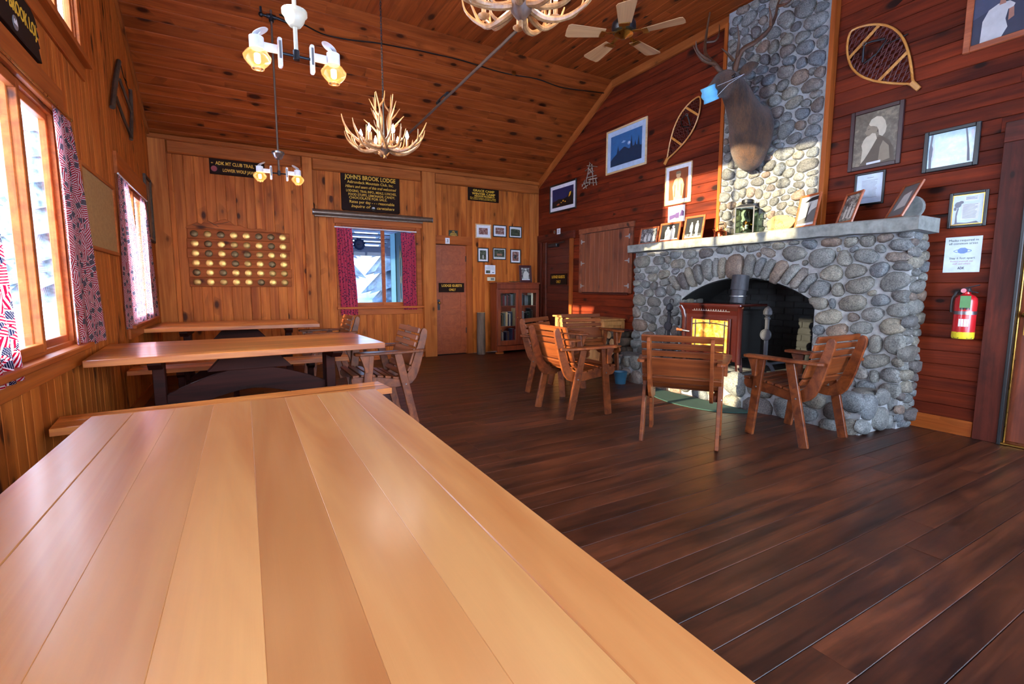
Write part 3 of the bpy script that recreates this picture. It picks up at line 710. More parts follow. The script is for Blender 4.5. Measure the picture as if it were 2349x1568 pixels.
# surround body
m = MB(); m.span((XF, 1.92, 0), (XR+0.01, AY0, 1.70)); m.span((XF, AY1, 0), (XR+0.01, 5.15, 1.70))
K = 22
for i in range(K):
    a, b = AY0+(AY1-AY0)*i/K, AY0+(AY1-AY0)*(i+1)/K
    za, zb = arch(a), arch(b)
    m.add([(x, yy, zz) for x in (XF, XR+0.01) for yy, zz in ((a, za), (b, zb), (b, 1.70), (a, 1.70))],
          [(0, 1, 2, 3), (7, 6, 5, 4), (0, 4, 5, 1), (1, 5, 6, 2), (2, 6, 7, 3), (3, 7, 4, 0)])
surround = m.build('surround', MORTAR, fire, False, 0, FT)
# stones of the front face, read off the photograph: x, y, width, height, tilt
CR = (1420, 480, 2.8)
FS = [(125,287,70,22,0),(195,283,65,26,0),(283,279,76,30,0),(360,285,70,56,10),(447,282,104,72,0),(550,277,92,80,0),(670,257,140,58,0),(770,250,62,62,0),(852,243,98,70,5),(940,220,64,36,0),(1018,225,85,60,0),(1115,207,82,38,0),(1217,212,106,78,0),(1358,198,165,78,5),(1480,198,92,80,20),(1590,192,100,92,0),(1706,175,108,64,15),(1835,152,150,60,0),
 (145,337,120,64,0),(250,330,90,44,0),(308,325,34,50,0),(105,393,64,34,0),(200,388,112,42,5),(290,368,56,36,10),(125,430,92,36,0),(280,418,96,54,20),(212,436,80,46,0),(375,350,100,56,10),(465,335,90,50,25),(360,398,50,44,0),(945,275,120,50,-20),(1115,285,185,80,0),(1297,310,170,130,15),(1440,318,92,90,0),(1500,255,62,36,25),(1588,298,160,96,0),(1668,255,80,54,-15),(1790,305,215,62,0),(1825,228,220,80,0),(1400,258,24,30,0),(1187,342,36,38,0),(890,290,36,36,0),
 (105,475,58,34,0),(165,482,60,44,0),(217,492,46,50,0),(300,465,86,50,10),(115,515,70,38,0),(185,536,66,44,0),(262,530,66,64,10),(328,512,70,72,30),(120,583,94,66,0),(215,595,94,56,0),(335,588,130,66,0),(1355,410,136,108,20),(1510,398,148,84,15),(1668,388,125,98,20),(1820,365,165,62,0),(1765,458,250,112,12),(1545,487,185,105,5),(1400,515,72,76,0),(1285,510,140,100,20),(1615,535,60,40,20),
 (100,660,60,66,0),(152,638,50,34,0),(185,697,95,50,-10),(225,650,66,50,0),(125,745,104,72,0),(205,757,60,50,0),(330,655,110,60,0),(300,715,90,60,0),(375,720,60,60,0),(1265,605,140,88,-5),(1360,608,42,68,0),(1495,605,195,92,5),(1672,585,126,76,10),(1815,560,180,76,-5),(1327,693,256,88,0),(1498,693,80,58,0),(1622,675,172,86,5),(1790,650,165,92,-10),(1247,773,125,80,0),(1395,778,142,82,10),(1545,757,145,74,8),(1770,752,250,100,0),
 (1255,848,150,80,0),(1790,865,180,140,0),(1640,870,80,110,0),(1420,855,150,70,0),(1540,850,110,70,0),(1640,975,175,82,5),(1805,985,120,76,0),(1550,1060,100,60,0),(1630,1070,62,90,0),(1750,1068,160,90,-5),(1570,1135,130,66,-5),(1760,1160,170,80,0),(1480,950,130,80,0),(1340,930,150,80,0),(1250,930,90,80,0),(1430,1040,140,80,0),(1300,1020,120,80,0),(1470,1120,100,60,0),
 (95,805,70,50,0),(90,862,75,52,0),(180,815,90,50,0),(270,790,80,60,0),(370,785,90,70,0),(330,850,100,60,0),(230,865,90,50,0),(150,905,90,46,0),(390,870,60,70,0),(300,920,110,60,0),(210,920,60,44,0)]
VS = [(352,470,52,90,-40),(400,450,52,96,-34),(450,425,50,100,-28),(500,402,54,112,-22),(560,378,70,128,-8),(613,372,36,104,0),(655,366,46,108,0),(742,368,112,140,0),(830,368,80,148,8),(893,372,56,128,18),(950,388,58,122,28),(1018,394,72,128,30),(1088,418,58,136,35),(1148,446,56,144,38),(1205,470,54,140,42)]
def px_stone(t, x, org):
    c = onx(org[0]+t[0]/org[2], org[1]+t[1]/org[2], x); a = math.radians(t[4])
    def off(dx, dy): q = onx(org[0]+(t[0]+dx)/org[2], org[1]+(t[1]+dy)/org[2], x); return (-(q.y-c.y), q.z-c.z)
    if t[4] < -5 or (t[3] > t[2]*1.1):       # upright stones: measure the long axis
        L = off(-t[3]/2*math.sin(-a) if False else t[3]/2*math.sin(-a), -t[3]/2*math.cos(a)); Wd = off(t[2]/2*math.cos(a), -t[2]/2*math.sin(a))
        return (-c.y, c.z, math.hypot(*L), math.hypot(*Wd), math.atan2(L[1], L[0]))
    L = off(t[2]/2*math.cos(a), -t[2]/2*math.sin(a)); Wd = off(t[3]/2*math.sin(a), t[3]/2*math.cos(a))
    return (-c.y, c.z, math.hypot(*L), math.hypot(*Wd), math.atan2(L[1], L[0]))
stones = [px_stone(t, XF-0.03, CR) for t in FS]
vous = []
for t in VS:
    c = onx(CR[0]+t[0]/2.8, CR[1]+t[1]/2.8, XF-0.03); k = abs(onx(CR[0]+t[0]/2.8, CR[1]+t[1]/2.8-10, XF-0.03).z-c.z)/10/2.8
    ky = abs(onx(CR[0]+t[0]/2.8+10, CR[1]+t[1]/2.8, XF-0.03).y-c.y)/10/2.8
    a = PI/2+math.atan2(-math.sin(math.radians(-t[4]))*-1*ky*0-math.sin(math.radians(t[4]))*-1*0, 1)*0
    ang = math.atan2(math.cos(math.radians(t[4]))*k, math.sin(math.radians(t[4]))*ky)
    vous.append((-c.y, c.z, t[3]*0.70*math.hypot(math.cos(math.radians(t[4]))*k, math.sin(math.radians(t[4]))*ky), t[2]/2*ky*0.95, ang))
def front_ok(u, v):
    y = -u
    if not (1.90 < y < 5.17 and 0.0 < v < 1.69): return False
    return not (AY0-0.01 < y < AY1+0.01 and v < arch(y)+0.0)
def front_ok2(u, v):
    y = -u
    return 1.90 < y < 5.17 and 0.0 < v < 1.69 and not (AY0-0.01 < y < AY1+0.01 and v < arch(y)-0.035)
allst = [s for s in stones+vous if front_ok(s[0], s[1])]
add_stones(surround, allst, lambda u, v: V((XF, -u, v)), (-1, 0, 0), (0.035, 0.06), 4, front_ok2)
# right flank of the surround and its corner
fl = scatter(XF-0.01, XR+0.02, 0.0, 1.68, 0.05, 0.12, (0.45, 0.7), 9, 0.15, 4000)
add_stones(surround, fl, lambda u, v: V((u, 1.92, v)), (0, -1, 0), (0.035, 0.06), 5)
fl = scatter(-XR, -XF, 0.30, 1.68, 0.06, 0.1, (0.45, 0.7), 19, 0.15, 800)
add_stones(surround, fl, lambda u, v: V((-u, 5.15, v)), (0, 1, 0), (0.03, 0.05), 6)
# stones of the left jamb, thin dark sheet lining the underside of the arch
jb = scatter(-XR-0.1, -XF-0.0, HZ, AZ0, 0.05, 0.09, (0.5, 0.8), 29, 0.2, 1500)
add_stones(surround, jb, lambda u, v: V((-u, AY1, v)), (0, -1, 0), (0.02, 0.035), 7)
m = MB()
for i in range(K):
    a, b = AY0+(AY1-AY0)*i/K, AY0+(AY1-AY0)*(i+1)/K
    m.add([(x, yy, zz-d_) for x in (XF+0.01, XR+0.3) for yy, zz, d_ in ((a, arch(a), 0.012), (b, arch(b), 0.012), (b, arch(b), 0.002), (a, arch(a), 0.002))], [(0, 1, 2, 3), (7, 6, 5, 4), (0, 4, 5, 1), (1, 5, 6, 2), (2, 6, 7, 3), (3, 7, 4, 0)])
m.build('arch_lining', SOOTB, fire, False, 0, FT)
# firebox of sooty brick
m = MB(); m.span((5.50, AY0-0.05, 0.0), (5.58, AY1+0.05, 1.55)); m.span((XR, AY0-0.12, 0), (5.58, AY0-0.02, 1.55)); m.span((XR, AY1+0.02, 0), (5.58, AY1+0.12, 1.55)); m.span((XR, AY0-0.12, 1.36), (5.58, AY1+0.12, 1.55)); m.span((XF, AY0-0.02, 0.0), (5.58, AY1+0.02, HZ-0.005))
fb = m.build('firebox', SOOTB, fire, False, 0, FT)
bm_ = MB(); bm_.box((0, 0, 0), (0.02, 0.205, 0.064)); bk = bm_.build('brick', SOOTB, fb, False, 0.004, Matrix.Translation(V((5.497, 3.0, HZ+0.04)))); bme = bk.data; first = True
bm2 = MB(); bm2.box((0, 0, 0), (0.25, 0.02, 0.064)); b2 = bm2.build('brick', SOOTB, fb, False, 0.004, Matrix.Translation(V((5.33, AY0-0.015, HZ+0.04)))); bme2 = b2.data
for j in range(14):
    for i in range(8):
        yy = AY0+0.1+i*0.215+(0.107 if j % 2 else 0)
        if yy < AY1-0.08: inst('brick', bme, fb, Matrix.Translation(V((5.497, yy, HZ+0.04+j*0.073))))
    if j: inst('brick', bme2, fb, Matrix.Translation(V((5.33+(0.06 if j % 2 else 0), AY0-0.015, HZ+0.04+j*0.073))))
# mantel slab: rough-edged
pts = []; rm = random.Random(8)
ys = [1.845+(5.20-1.845)*i/26 for i in range(27)]
vs = []; fs = []
for i, yy in enumerate(ys):
    e = rm.uniform(-.008, .008); zt_ = 1.805+0.004*math.sin(yy*3); zb = zt_-(0.105+0.02*(1-(yy-1.845)/3.35))+rm.uniform(-.006, .006)
    vs += [(4.82+e+rm.uniform(-.004, .004), yy, zb+0.01), (4.815+e, yy, zt_-0.012), (4.828+e, yy, zt_), (XR, yy, zt_), (XR, yy, zb)]
for i in range(26):
    for k in range(5): fs.append((i*5+k, i*5+(k+1) % 5, (i+1)*5+(k+1) % 5, (i+1)*5+k))
fs += [(0, 1, 2, 3, 4), tuple(26*5+k for k in (4, 3, 2, 1, 0))]
mant = obj('mantel', vs, fs, SLAB, fire, False, FT); mant['label'] = 'long grey stone slab mantel shelf'
# chimney breast
m = MB(); m.span((5.135, CHY0, 1.78), (XR+0.02, CHY1, ZT)); chim = m.build('chimney_breast', MORTAR, fire, False, 0, FT)
CC = (1560, 0, 3.734)
CS = [(400,250,150,100,15),(580,150,180,90,30),(700,175,70,70,20),(640,270,100,90,20),(905,165,130,190,30),(1060,70,200,120,10),(1150,180,220,110,20),(880,300,80,50,20),(900,330,130,110,20),(1040,310,140,90,15),(1070,390,170,100,20),(790,395,100,100,10),(900,430,140,80,20),(720,520,80,110,10),(800,500,70,110,-10),(1220,350,120,120,0),(1170,490,170,110,15),(1030,540,90,90,0),(920,530,90,110,0),(900,600,160,100,20),(1020,650,170,110,30),(1190,620,110,90,10),(690,590,130,80,20),(590,640,90,80,0),(740,690,130,90,20),(1130,720,210,100,15),(730,770,180,90,20),(870,730,90,90,20),(920,800,170,90,20),(1140,810,150,60,30),(1160,890,110,140,20),(970,870,190,80,20),(1040,960,120,100,0),(820,960,110,90,10),(890,1010,110,80,20),(895,1100,140,140,10),(1015,1070,90,80,0),(1125,1115,150,90,10),(1150,1010,130,80,10),(965,1180,140,80,20),(1065,1225,260,80,22),(890,1310,210,90,12),(1120,1310,130,80,15),(1090,1400,190,110,12),(940,1390,130,60,25),(760,1420,130,80,15),(1120,1480,120,50,10),(910,1480,110,80,25),(1010,1510,90,60,10),
 (340,930,70,100,10),(365,1015,120,60,0),(340,1095,110,80,10),(350,1180,110,90,5),(315,1265,80,60,0),(405,1265,90,70,0),(315,1340,100,80,0),(410,1345,80,60,15),(340,1415,130,70,0),(460,1390,100,90,20),(295,1505,80,60,0),(400,1500,110,80,10),(520,1490,110,70,0),(620,1490,90,80,10),(440,1190,60,90,0),(470,1265,50,60,0),(560,1430,70,50,10)]
C2 = (1240, 200, 3.136)
CS2 = [(1300,795,120,70,0),(1270,710,90,80,10),(1235,795,50,70,0),(1300,860,80,60,0),(1235,850,60,70,0),(1250,925,60,60,20),(1330,930,90,70,0),(1225,1010,70,90,10),(1300,990,90,60,0)]
C3 = (1440, 420, 6.18)
CS3 = [(1840,130,120,130,25),(2000,60,180,80,25),(2100,150,200,70,25),(2225,200,180,60,20),(2050,250,150,90,20),(2170,320,140,90,30),(2290,290,120,80,20),(1950,360,100,90,0),(2010,460,150,100,30),(2120,450,130,110,0),(1620,130,110,120,20),(1400,160,160,160,0),(1500,180,110,150,0),(1350,350,130,80,0),(1300,440,80,100,0),(1400,450,110,100,0),(1180,220,90,120,0),(1190,430,110,130,0),(1300,560,110,90,0),(1420,560,110,100,0),(1190,600,100,110,0),(1580,330,100,110,0),(1500,430,90,120,0),(2260,480,110,90,0),(1900,60,100,80,-20)]
def chim_ok(u, v): return CHY0+0.02 < -u < CHY1-0.005 and 1.80 < v < ZT-0.005
cst = [px_stone(t, 5.10, CC) for t in CS]+[px_stone(t, 5.10, C2) for t in CS2]+[px_stone(t, 5.10, C3) for t in CS3]
cst = [s for s in cst if chim_ok(s[0], s[1])]
keep = []
for s in cst:
    if all(((s[0]-q[0])/(0.5*(s[2]+q[2])))**2+((s[1]-q[1])/(0.5*(s[3]+q[3])))**2 > 0.8 for q in keep): keep.append(s)
def free(u, v): return all(((u-q[0])/(q[2]+0.03))**2+((v-q[1])/(q[3]+0.03))**2 > 1 for q in keep)
fill = scatter(-CHY1, -CHY0, 1.80, ZT, 0.05, 0.10, (0.5, 0.8), 21, 0.3, 4000, 0.86, free)
add_stones(chim, keep+fill, lambda u, v: V((5.135, -u, v)), (-1, 0, 0), (0.03, 0.055), 14, chim_ok, 0.006, 1.55)
# hearth
m = MB(); m.span((HX+0.02, 1.98, 0), (XF+0.01, 4.98, HZ-0.02)); hearth = m.build('hearth', MORTAR, fire, False, 0, FT)
hs = scatter(-4.98, -1.98, 0.0, HZ-0.01, 0.075, 0.15, (0.55, 0.85), 33, 0.15, 5000)
add_stones(hearth, hs, lambda u, v: V((HX+0.02, -u, v)), (-1, 0, 0), (0.03, 0.055), 15)
hs = scatter(HX, XR, 0.0, HZ-0.01, 0.08, 0.16, (0.6, 0.9), 34, 0.15, 2500)
add_stones(hearth, hs, lambda u, v: V((u, 1.98, v)), (0, -1, 0), (0.03, 0.05), 16)
hs = scatter(HX, XF+0.02, 1.97, 4.98, 0.11, 0.21, (0.6, 0.95), 35, 1.5, 4000)
add_stones(hearth, hs, lambda u, v: V((u, v, HZ-0.02)), (0, 0, 1), (0.02, 0.03), 17, None, 0.012, 1.2)
# ================================================================== TABLES, BENCHES, CHAIRS
def curve_pts(f, a, b, n): return [f(a+(b-a)*i/n) for i in range(n+1)]
def trestle_table(label, cx, cy, rz, L, W, H, topmat, nplk, seed, tones=None):
    t = thing('trestle_table', label, 'table', (cx, cy, 0), rz, 'long trestle dining tables')
    th = 0.045; pw = W/nplk; rs = random.Random(seed)
    for i in range(nplk):
        m = MB(); m.box((0, 0, 0), (L, pw, th))
        m.build('plank', topmat, t, False, 0.0035 if i in (0, nplk-1) else 0.0008, Matrix.Translation((0, -W/2+pw*(i+0.5), H-th/2)))
    lx = L/2-0.34
    for s in (-1, 1):
        m = MB(); m.prism([(-0.36, 0), (0.36, 0), (0.36, -0.035), (0.29, -0.075), (-0.29, -0.075), (-0.36, -0.035)], lambda a, b: V((s*lx-0.04, a, H-th+b)), lambda a, b: V((s*lx+0.04, a, H-th+b))); m.build('cleat', TBASE, t, False, 0.003)
        m = MB(); m.box((s*lx, 0, (H-th-0.075+0.07)/2), (0.075, 0.15, H-th-0.075-0.07)); m.build('leg', TBASE, t, False, 0.004)
        m = MB(); m.prism([(-0.36, 0), (0.36, 0), (0.36, 0.04), (0.12, 0.085), (-0.12, 0.085), (-0.36, 0.04)], lambda a, b: V((s*lx-0.045, a, b)), lambda a, b: V((s*lx+0.045, a, b))); m.build('foot', TBASE, t, False, 0.003)
    top = lambda x: (x, 0.40+0.19*(1-(abs(x)/lx)**1.6)); bot = lambda x: (x, 0.22+0.19*(1-(abs(x)/lx)**1.6))
    poly = curve_pts(top, -lx+0.037, lx-0.037, 20)+curve_pts(bot, lx-0.037, -lx+0.037, 20)
    m = MB(); m.prism(poly, lambda a, b: V((a, -0.022, b)), lambda a, b: V((a, 0.022, b))); m.build('stretcher', TBASE, t, False, 0.002)
    m = MB(); m.prism([(-0.30, 0.57), (0.30, 0.57), (0.16, H-th), (-0.16, H-th)], lambda a, b: V((a, -0.05, b)), lambda a, b: V((a, 0.05, b))); m.build('centre_block', TBASE, t, False, 0.003)
    return t
def bench(label, cx, cy, rz, L, W=0.265, H=0.45):
    t = thing('bench', label, 'bench', (cx, cy, 0), rz, 'plank benches at the tables')
    for i in (0, 1):
        m = MB(); m.box((0, 0, 0), (L, W/2-0.0006, 0.04)); m.build('plank', TTOP2, t, False, 0.002, Matrix.Translation((0, (i-0.5)*W/2, H-0.02)))
    lx = L/2-0.38
    for s in (-1, 1):
        m = MB(); m.prism([(-0.12, 0), (0.12, 0), (0.12, -0.03), (0.07, -0.06), (-0.07, -0.06), (-0.12, -0.03)], lambda a, b: V((s*lx-0.03, a, H-0.04+b)), lambda a, b: V((s*lx+0.03, a, H-0.04+b))); m.build('cleat', TBASE, t, False, 0.002)
        m = MB(); m.box((s*lx, 0, (H-0.1+0.05)/2), (0.05, 0.12, H-0.1-0.05)); m.build('leg', TBASE, t, False, 0.003)
        m = MB(); m.box((s*lx, 0, 0.027), (0.06, 0.25, 0.054)); m.build('foot', TBASE, t, False, 0.006)
    top = lambda x: (x, 0.22+0.15*(1-(abs(x)/lx)**1.6)); bot = lambda x: (x, 0.10+0.15*(1-(abs(x)/lx)**1.6))
    m = MB(); m.prism(curve_pts(top, -lx+.025, lx-.025, 16)+curve_pts(bot, lx-.025, -lx+.025, 16), lambda a, b: V((a, -0.018, b)), lambda a, b: V((a, 0.018, b))); m.build('stretcher', TBASE, t)
    return t
trestle_table('glossy honey plank table filling the foreground beside the bench', 0.012, 0.93, PI/2-0.013, 2.45, 0.985, 0.77, TTOP, 8, 1)
trestle_table('middle amber plank table with a slatted armchair at its end', 0.075, 4.40, 0.05, 1.88, 1.04, 0.77, TTOP2, 8, 2)
trestle_table('farthest plank table, under the medallion plaque', 0.02, 6.95, -0.04, 1.78, 1.03, 0.77, TTOP2, 8, 3)
bench('plank bench between the foreground and middle tables', 0.025, 3.45, 0.09, 1.80, 0.30, 0.505)
bench('plank bench on the far side of the middle table', 0.08, 5.40, 0.0, 1.88, 0.29, 0.49)
bench('plank bench on the near side of the farthest table', -0.27, 6.13, 0.0, 1.2)

def make_chair(label, mat):
    t = thing('slatted_armchair', label, 'chair', (0, 0, 0), 0, 'slatted wooden armchairs')
    hw = 0.25
    back = [(-0.03, 0.345), (-0.03, 0.40), (-0.10, 0.41), (-0.135, 0.43), (-0.169, 0.458), (-0.196, 0.505), (-0.218, 0.558), (-0.285, 0.763), (-0.300, 0.820), (-0.312, 0.845), (-0.330, 0.856), (-0.350, 0.848), (-0.362, 0.825), (-0.356, 0.775), (-0.302, 0.561), (-0.272, 0.465), (-0.245, 0.405), (-0.207, 0.365), (-0.161, 0.345), (-0.10, 0.338)]
    for s in (-1, 1):
        xo = s*(hw+0.028)
        m = MB(); m.bar((xo, 0.24, 0.0), (xo, 0.168, 0.648), 0.028, 0.07, (0, 1, 0)); m.build('leg', mat, t, False, 0.004)
        m = MB(); m.bar((xo, -0.217, 0.0), (xo, -0.07, 0.648), 0.028, 0.07, (0, 1, 0)); m.build('leg', mat, t, False, 0.004)
        rail = [(0.30, 0.385), (0.322, 0.41), (0.325, 0.445), (0.31, 0.462), (0.20, 0.462), (0.05, 0.44), (-0.10, 0.412), (-0.13, 0.40), (-0.13, 0.35), (-0.05, 0.345), (0.05, 0.362), (0.20, 0.374)]
        m = MB(); m.prism(rail, lambda a, b: V((s*hw-0.013, a, b)), lambda a, b: V((s*hw+0.013, a, b))); m.build('seat_rail', mat, t, False, 0.003)
        m = MB(); m.prism(back, lambda a, b: V((s*(hw-0.027)-0.0125, a, b)), lambda a, b: V((s*(hw-0.027)+0.0125, a, b))); m.build('back_side_board', mat, t, False, 0.003)
        arm = [(s*(hw+0.005), -0.315), (s*(hw+0.04), -0.32), (s*(hw+0.065), -0.29), (s*(hw+0.085), -0.1), (s*(hw+0.095), 0.26), (s*(hw+0.075), 0.30), (s*(hw+0.0), 0.30), (s*(hw-0.02), 0.2), (s*(hw-0.005), -0.05)]
        m = MB(); m.prism(arm, lambda a, b: V((a, b, 0.648)), lambda a, b: V((a, b, 0.672))); m.build('arm_rest', mat, t, False, 0.005)
        m = MB(); m.prism([(0.18, 0.648), (0.265, 0.648), (0.245, 0.60), (0.225, 0.54), (0.22, 0.50), (0.19, 0.50)], lambda a, b: V((s*(hw+0.042), a, b)), lambda a, b: V((s*(hw+0.068), a, b))); m.build('arm_bracket', mat, t, False, 0.003)
        for yy, zz in ((0.195, 0.41), (-0.135, 0.372)):
            m = MB(); m.cyl((s*(hw+0.041), yy, zz), (s*(hw+0.047), yy, zz), 0.008, 0.006, 8); m.build('bolt', STEEL, t, True)
    for yy, zz, sl in ((0.29, 0.472, 0.0), (0.222, 0.472, 0.0), (0.153, 0.465, 0.14), (0.085, 0.455, 0.15), (0.017, 0.444, 0.17), (-0.05, 0.431, 0.19)):
        m = MB(); m.box((0, 0, 0), (0.555, 0.054, 0.019)); m.build('seat_slat', mat, t, False, 0.004, Matrix.Translation((0, yy, zz)) @ Matrix.Rotation(sl, 4, 'X'))
    for yy, zz, hh, ln in ((-0.118, 0.462, 0.045, 0.75), (-0.168, 0.505, 0.05, 0.55), (-0.199, 0.610, 0.15, 0.31), (-0.228, 0.716, 0.046, 0.31), (-0.246, 0.775, 0.046, 0.31), (-0.266, 0.836, 0.05, 0.31)):
        d = V((0, -math.sin(ln), math.cos(ln))); nn = V((0, math.cos(ln), math.sin(ln)))
        m = MB(); m.box((0, 0, 0), (0.585, 0.02, hh)); m.build('back_slat', mat, t, False, 0.004, fr((0, yy, zz), (1, 0, 0), nn, d))
    return t
chair0 = make_chair('slatted armchair lit by the sun, its back to the room', CHAIRW)
CHAIRS = [((2.85, 3.82), -PI/2-0.02, 'slatted armchair with sunlit orange back, facing the fireplace'),
          ((3.10, 2.66), math.atan2(-0.82, 0.57), 'shaded slatted armchair seen squarely from behind, in front of the stove'),
          ((3.985, 2.23), 0.0, 'slatted armchair seen from the side beside the right end of the hearth'),
          ((1.13, 4.41), PI/2, 'slatted armchair at the right end of the middle table'),
          ((3.26, 4.69), math.radians(-152), 'slatted armchair half hidden behind the sunlit one'),
          ((4.04, 5.02), math.radians(171), 'slatted armchair facing the camera in front of the pine cabinet'),
          ((0.98, 6.47), PI/2, 'slatted armchair at the farthest table under the back window')]
for i, ((x, y), rz, lb) in enumerate(CHAIRS):
    c = chair0 if i == 0 else copy_tree(chair0)
    c.location = (x, y, 0); c.rotation_euler = (0, 0, rz); c['label'] = lb

# ================================================================== STOVE AND HEARTH THINGS
ENAMEL = plain('dark_red_brown_enamel', (44, 13, 10), 0.2, coat=0.6)
BLKST = plain('black_stove_side', (12, 12, 13), 0.5)
def gold_light_mat():
    m, nt, b, out = newmat('gold_light_painted_glass'); T = NT(nt); v, r = T.objvec(False); n = T.noise(v, 14, 6, 0.7, 0.6); n2 = T.noise(v, 4, 2)
    T.l(T.ramp(n, (0.34, (120, 66, 18)), (0.5, (200, 130, 44)), (0.66, (250, 206, 110))), b.inputs['Base Color']); b.inputs['Roughness'].default_value = 0.3; b.inputs['Coat Weight'].default_value = 0.5; b.inputs['Coat Roughness'].default_value = 0.05; return m  # golden sunlight on the stove glass put into its colour
GOLDLIGHT = gold_light_mat()
st = thing('pellet_stove', 'dark red enamelled stove with glass door painted with golden light inside the stone arch', 'stove', (4.46, 3.49, HZ), -PI/2)
# local: x right (world -y), y back (world +x), z up
SW = 0.70; SD = 0.40
m = MB(); m.span((-SW/2+0.02, 0.02, 0.16), (SW/2-0.02, SD, 0.66)); m.build('body', BLKST, st, False, 0.01)
m = MB()
pr = [(0.0, 0.12), (0.02, 0.12), (0.02, 0.60), (-0.0, 0.66), (-0.03, 0.70), (-0.05, 0.705), (-0.05, 0.69), (-0.02, 0.65), (-0.005, 0.60)]
m.prism(pr, lambda a, b: V((-SW/2, a, b)), lambda a, b: V((SW/2, a, b))); m.build('front_casting', ENAMEL, st, False, 0.003)
m = MB(); m.plate([(-SW/2-0.04, -0.06), (SW/2+0.04, -0.06), (SW/2+0.02, SD+0.02), (-SW/2-0.02, SD+0.02)], 0.695, 0.72); m.build('top_plate', ENAMEL, st, False, 0.008)
for s in (-1, 1):
    m = MB(); m.tube([(s*SW/2, 0.0, 0.10), (s*SW/2, -0.005, 0.55), (s*(SW/2+0.01), -0.02, 0.64), (s*(SW/2+0.03), -0.04, 0.69)], 0.028, 10); m.build('corner_column', ENAMEL, st, True)
    for yy in (0.03, SD-0.03):
        m = MB(); m.bar((s*(SW/2-0.02), yy, 0.18), (s*(SW/2+0.005), yy-0.01, 0.012), 0.06, 0.06); m.build('leg', ENAMEL if yy < 0.1 else BLKST, st, False, 0.014)
    m = MB(); m.span((s*(SW/2-0.022), 0.05, 0.2), (s*(SW/2-0.012), SD-0.04, 0.62)); m.build('side_panel', BLKST, st, False, 0.003)
m = MB(); n = 14
for i in range(n): m.box((-0.20+0.40*i/(n-1), -0.022, 0.655), (0.008, 0.012, 0.022))
m.span((-0.24, -0.018, 0.664), (0.24, -0.008, 0.674)); m.span((-0.24, -0.018, 0.638), (0.24, -0.008, 0.646)); m.build('top_grille', STEEL, st)
dr = MB()
for a, b in (((-0.26, 0.17), (-0.225, 0.57)), ((0.225, 0.17), (0.26, 0.57)), ((-0.225, 0.17), (0.225, 0.205)), ((-0.225, 0.545), (0.225, 0.57))): dr.span((a[0], -0.03, a[1]), (b[0], -0.004, b[1]))
door = dr.build('door', ENAMEL, st, False, 0.006)
arcz = lambda x: 0.525+0.02*(1-(x/0.225)**2)
m = MB(); m.span((-0.225, -0.014, 0.205), (0.225, -0.008, 0.545)); m.build('gold_painted_glass', GOLDLIGHT, door)
m = MB(); m.tube([(-0.225+0.45*i/12, -0.022, arcz(-0.225+0.45*i/12)-0.035) for i in range(13)], 0.006, 8); m.tube([(-0.185, -0.022, 0.205), (-0.185, -0.022, 0.54)], 0.006, 8); m.tube([(0.185, -0.022, 0.205), (0.185, -0.022, 0.54)], 0.006, 8); m.tube([(0, -0.022, 0.495), (0, -0.022, 0.545)], 0.006, 8); m.build('glazing_bars', IRON, door, True)
m = MB(); m.tube([(-0.255, -0.03, 0.40), (-0.30, -0.05, 0.405), (-0.34, -0.055, 0.41)], 0.009, 8); h = m.build('handle', STEEL, door, True)
m = MB(); m.tube([(-0.33, -0.055, 0.41), (-0.355, -0.057, 0.412), (-0.38, -0.06, 0.415), (-0.40, -0.06, 0.416)], [0.010, 0.016, 0.014, 0.02], 10); m.build('handle_grip', CHAIRW, st, True)
m = MB(); m.span((-0.28, -0.035, 0.10), (0.28, -0.0, 0.145)); m.build('ash_lip', ENAMEL, st, False, 0.01)
m = MB(); m.cyl((0.12, 0.26, 0.72), (0.12, 0.28, 0.86), 0.075, 0.075, 20); m.tube([(0.12, 0.28, 0.86), (0.12, 0.30, 1.02)], [0.09, 0.085], 20); m.build('flue_pipe', IRONG, st, True)
m = MB(); m.tube([(0.12+0.082*math.cos(k*PI/10), 0.275+0.082*math.sin(k*PI/10), 0.80) for k in range(20)], 0.008, 6, closed=True); m.build('pipe_clamp', STEEL, st, True)

def andiron(label, x, y):
    t = thing('andiron', label, 'andiron', (x, y, HZ+0.02), -PI/2, 'pair of iron andirons')
    m = MB()
    m.prism([(-0.11, 0), (-0.085, 0), (-0.075, 0.05), (-0.045, 0.09), (0.0, 0.105), (0.045, 0.09), (0.075, 0.05), (0.085, 0), (0.11, 0), (0.10, 0.06), (0.065, 0.11), (0.0, 0.135), (-0.065, 0.11), (-0.10, 0.06)], lambda a, b: V((a, -0.012, b)), lambda a, b: V((a, 0.012, b))); m.build('arched_foot', IRONG, t)
    m = MB(); m.box((0, 0, 0.345), (0.038, 0.02, 0.43)); m.build('upright', IRONG, t, False, 0.003)
    m = MB(); m.cyl((0, -0.02, 0.40), (0, -0.008, 0.40), 0.058, n=24); m.tube([(0.052*math.cos(k*PI/12), -0.02, 0.40+0.052*math.sin(k*PI/12)) for k in range(24)], 0.006, 6, closed=True); m.build('medallion', IRONG, t, True)
    m = MB(); m.lathe([(0.028, 0.555), (0.03, 0.57), (0.018, 0.58), (0.024, 0.59), (0.042, 0.605), (0.044, 0.635), (0.03, 0.665), (0.006, 0.685)], 8); m.build('acorn_finial', IRONG, t)
    m = MB(); m.box((0, 0.2, 0.10), (0.022, 0.40, 0.022)); m.build('log_bar', IRONG, t)
    return t
andiron('grey iron andiron to the right of the stove', 4.62, 2.95)
andiron('grey iron andiron to the left of the stove', 4.62, 4.22)
pk = thing('fire_poker', 'black hooked fire poker leaning against the stones left of the stove', 'poker', (4.80, 4.42, HZ))
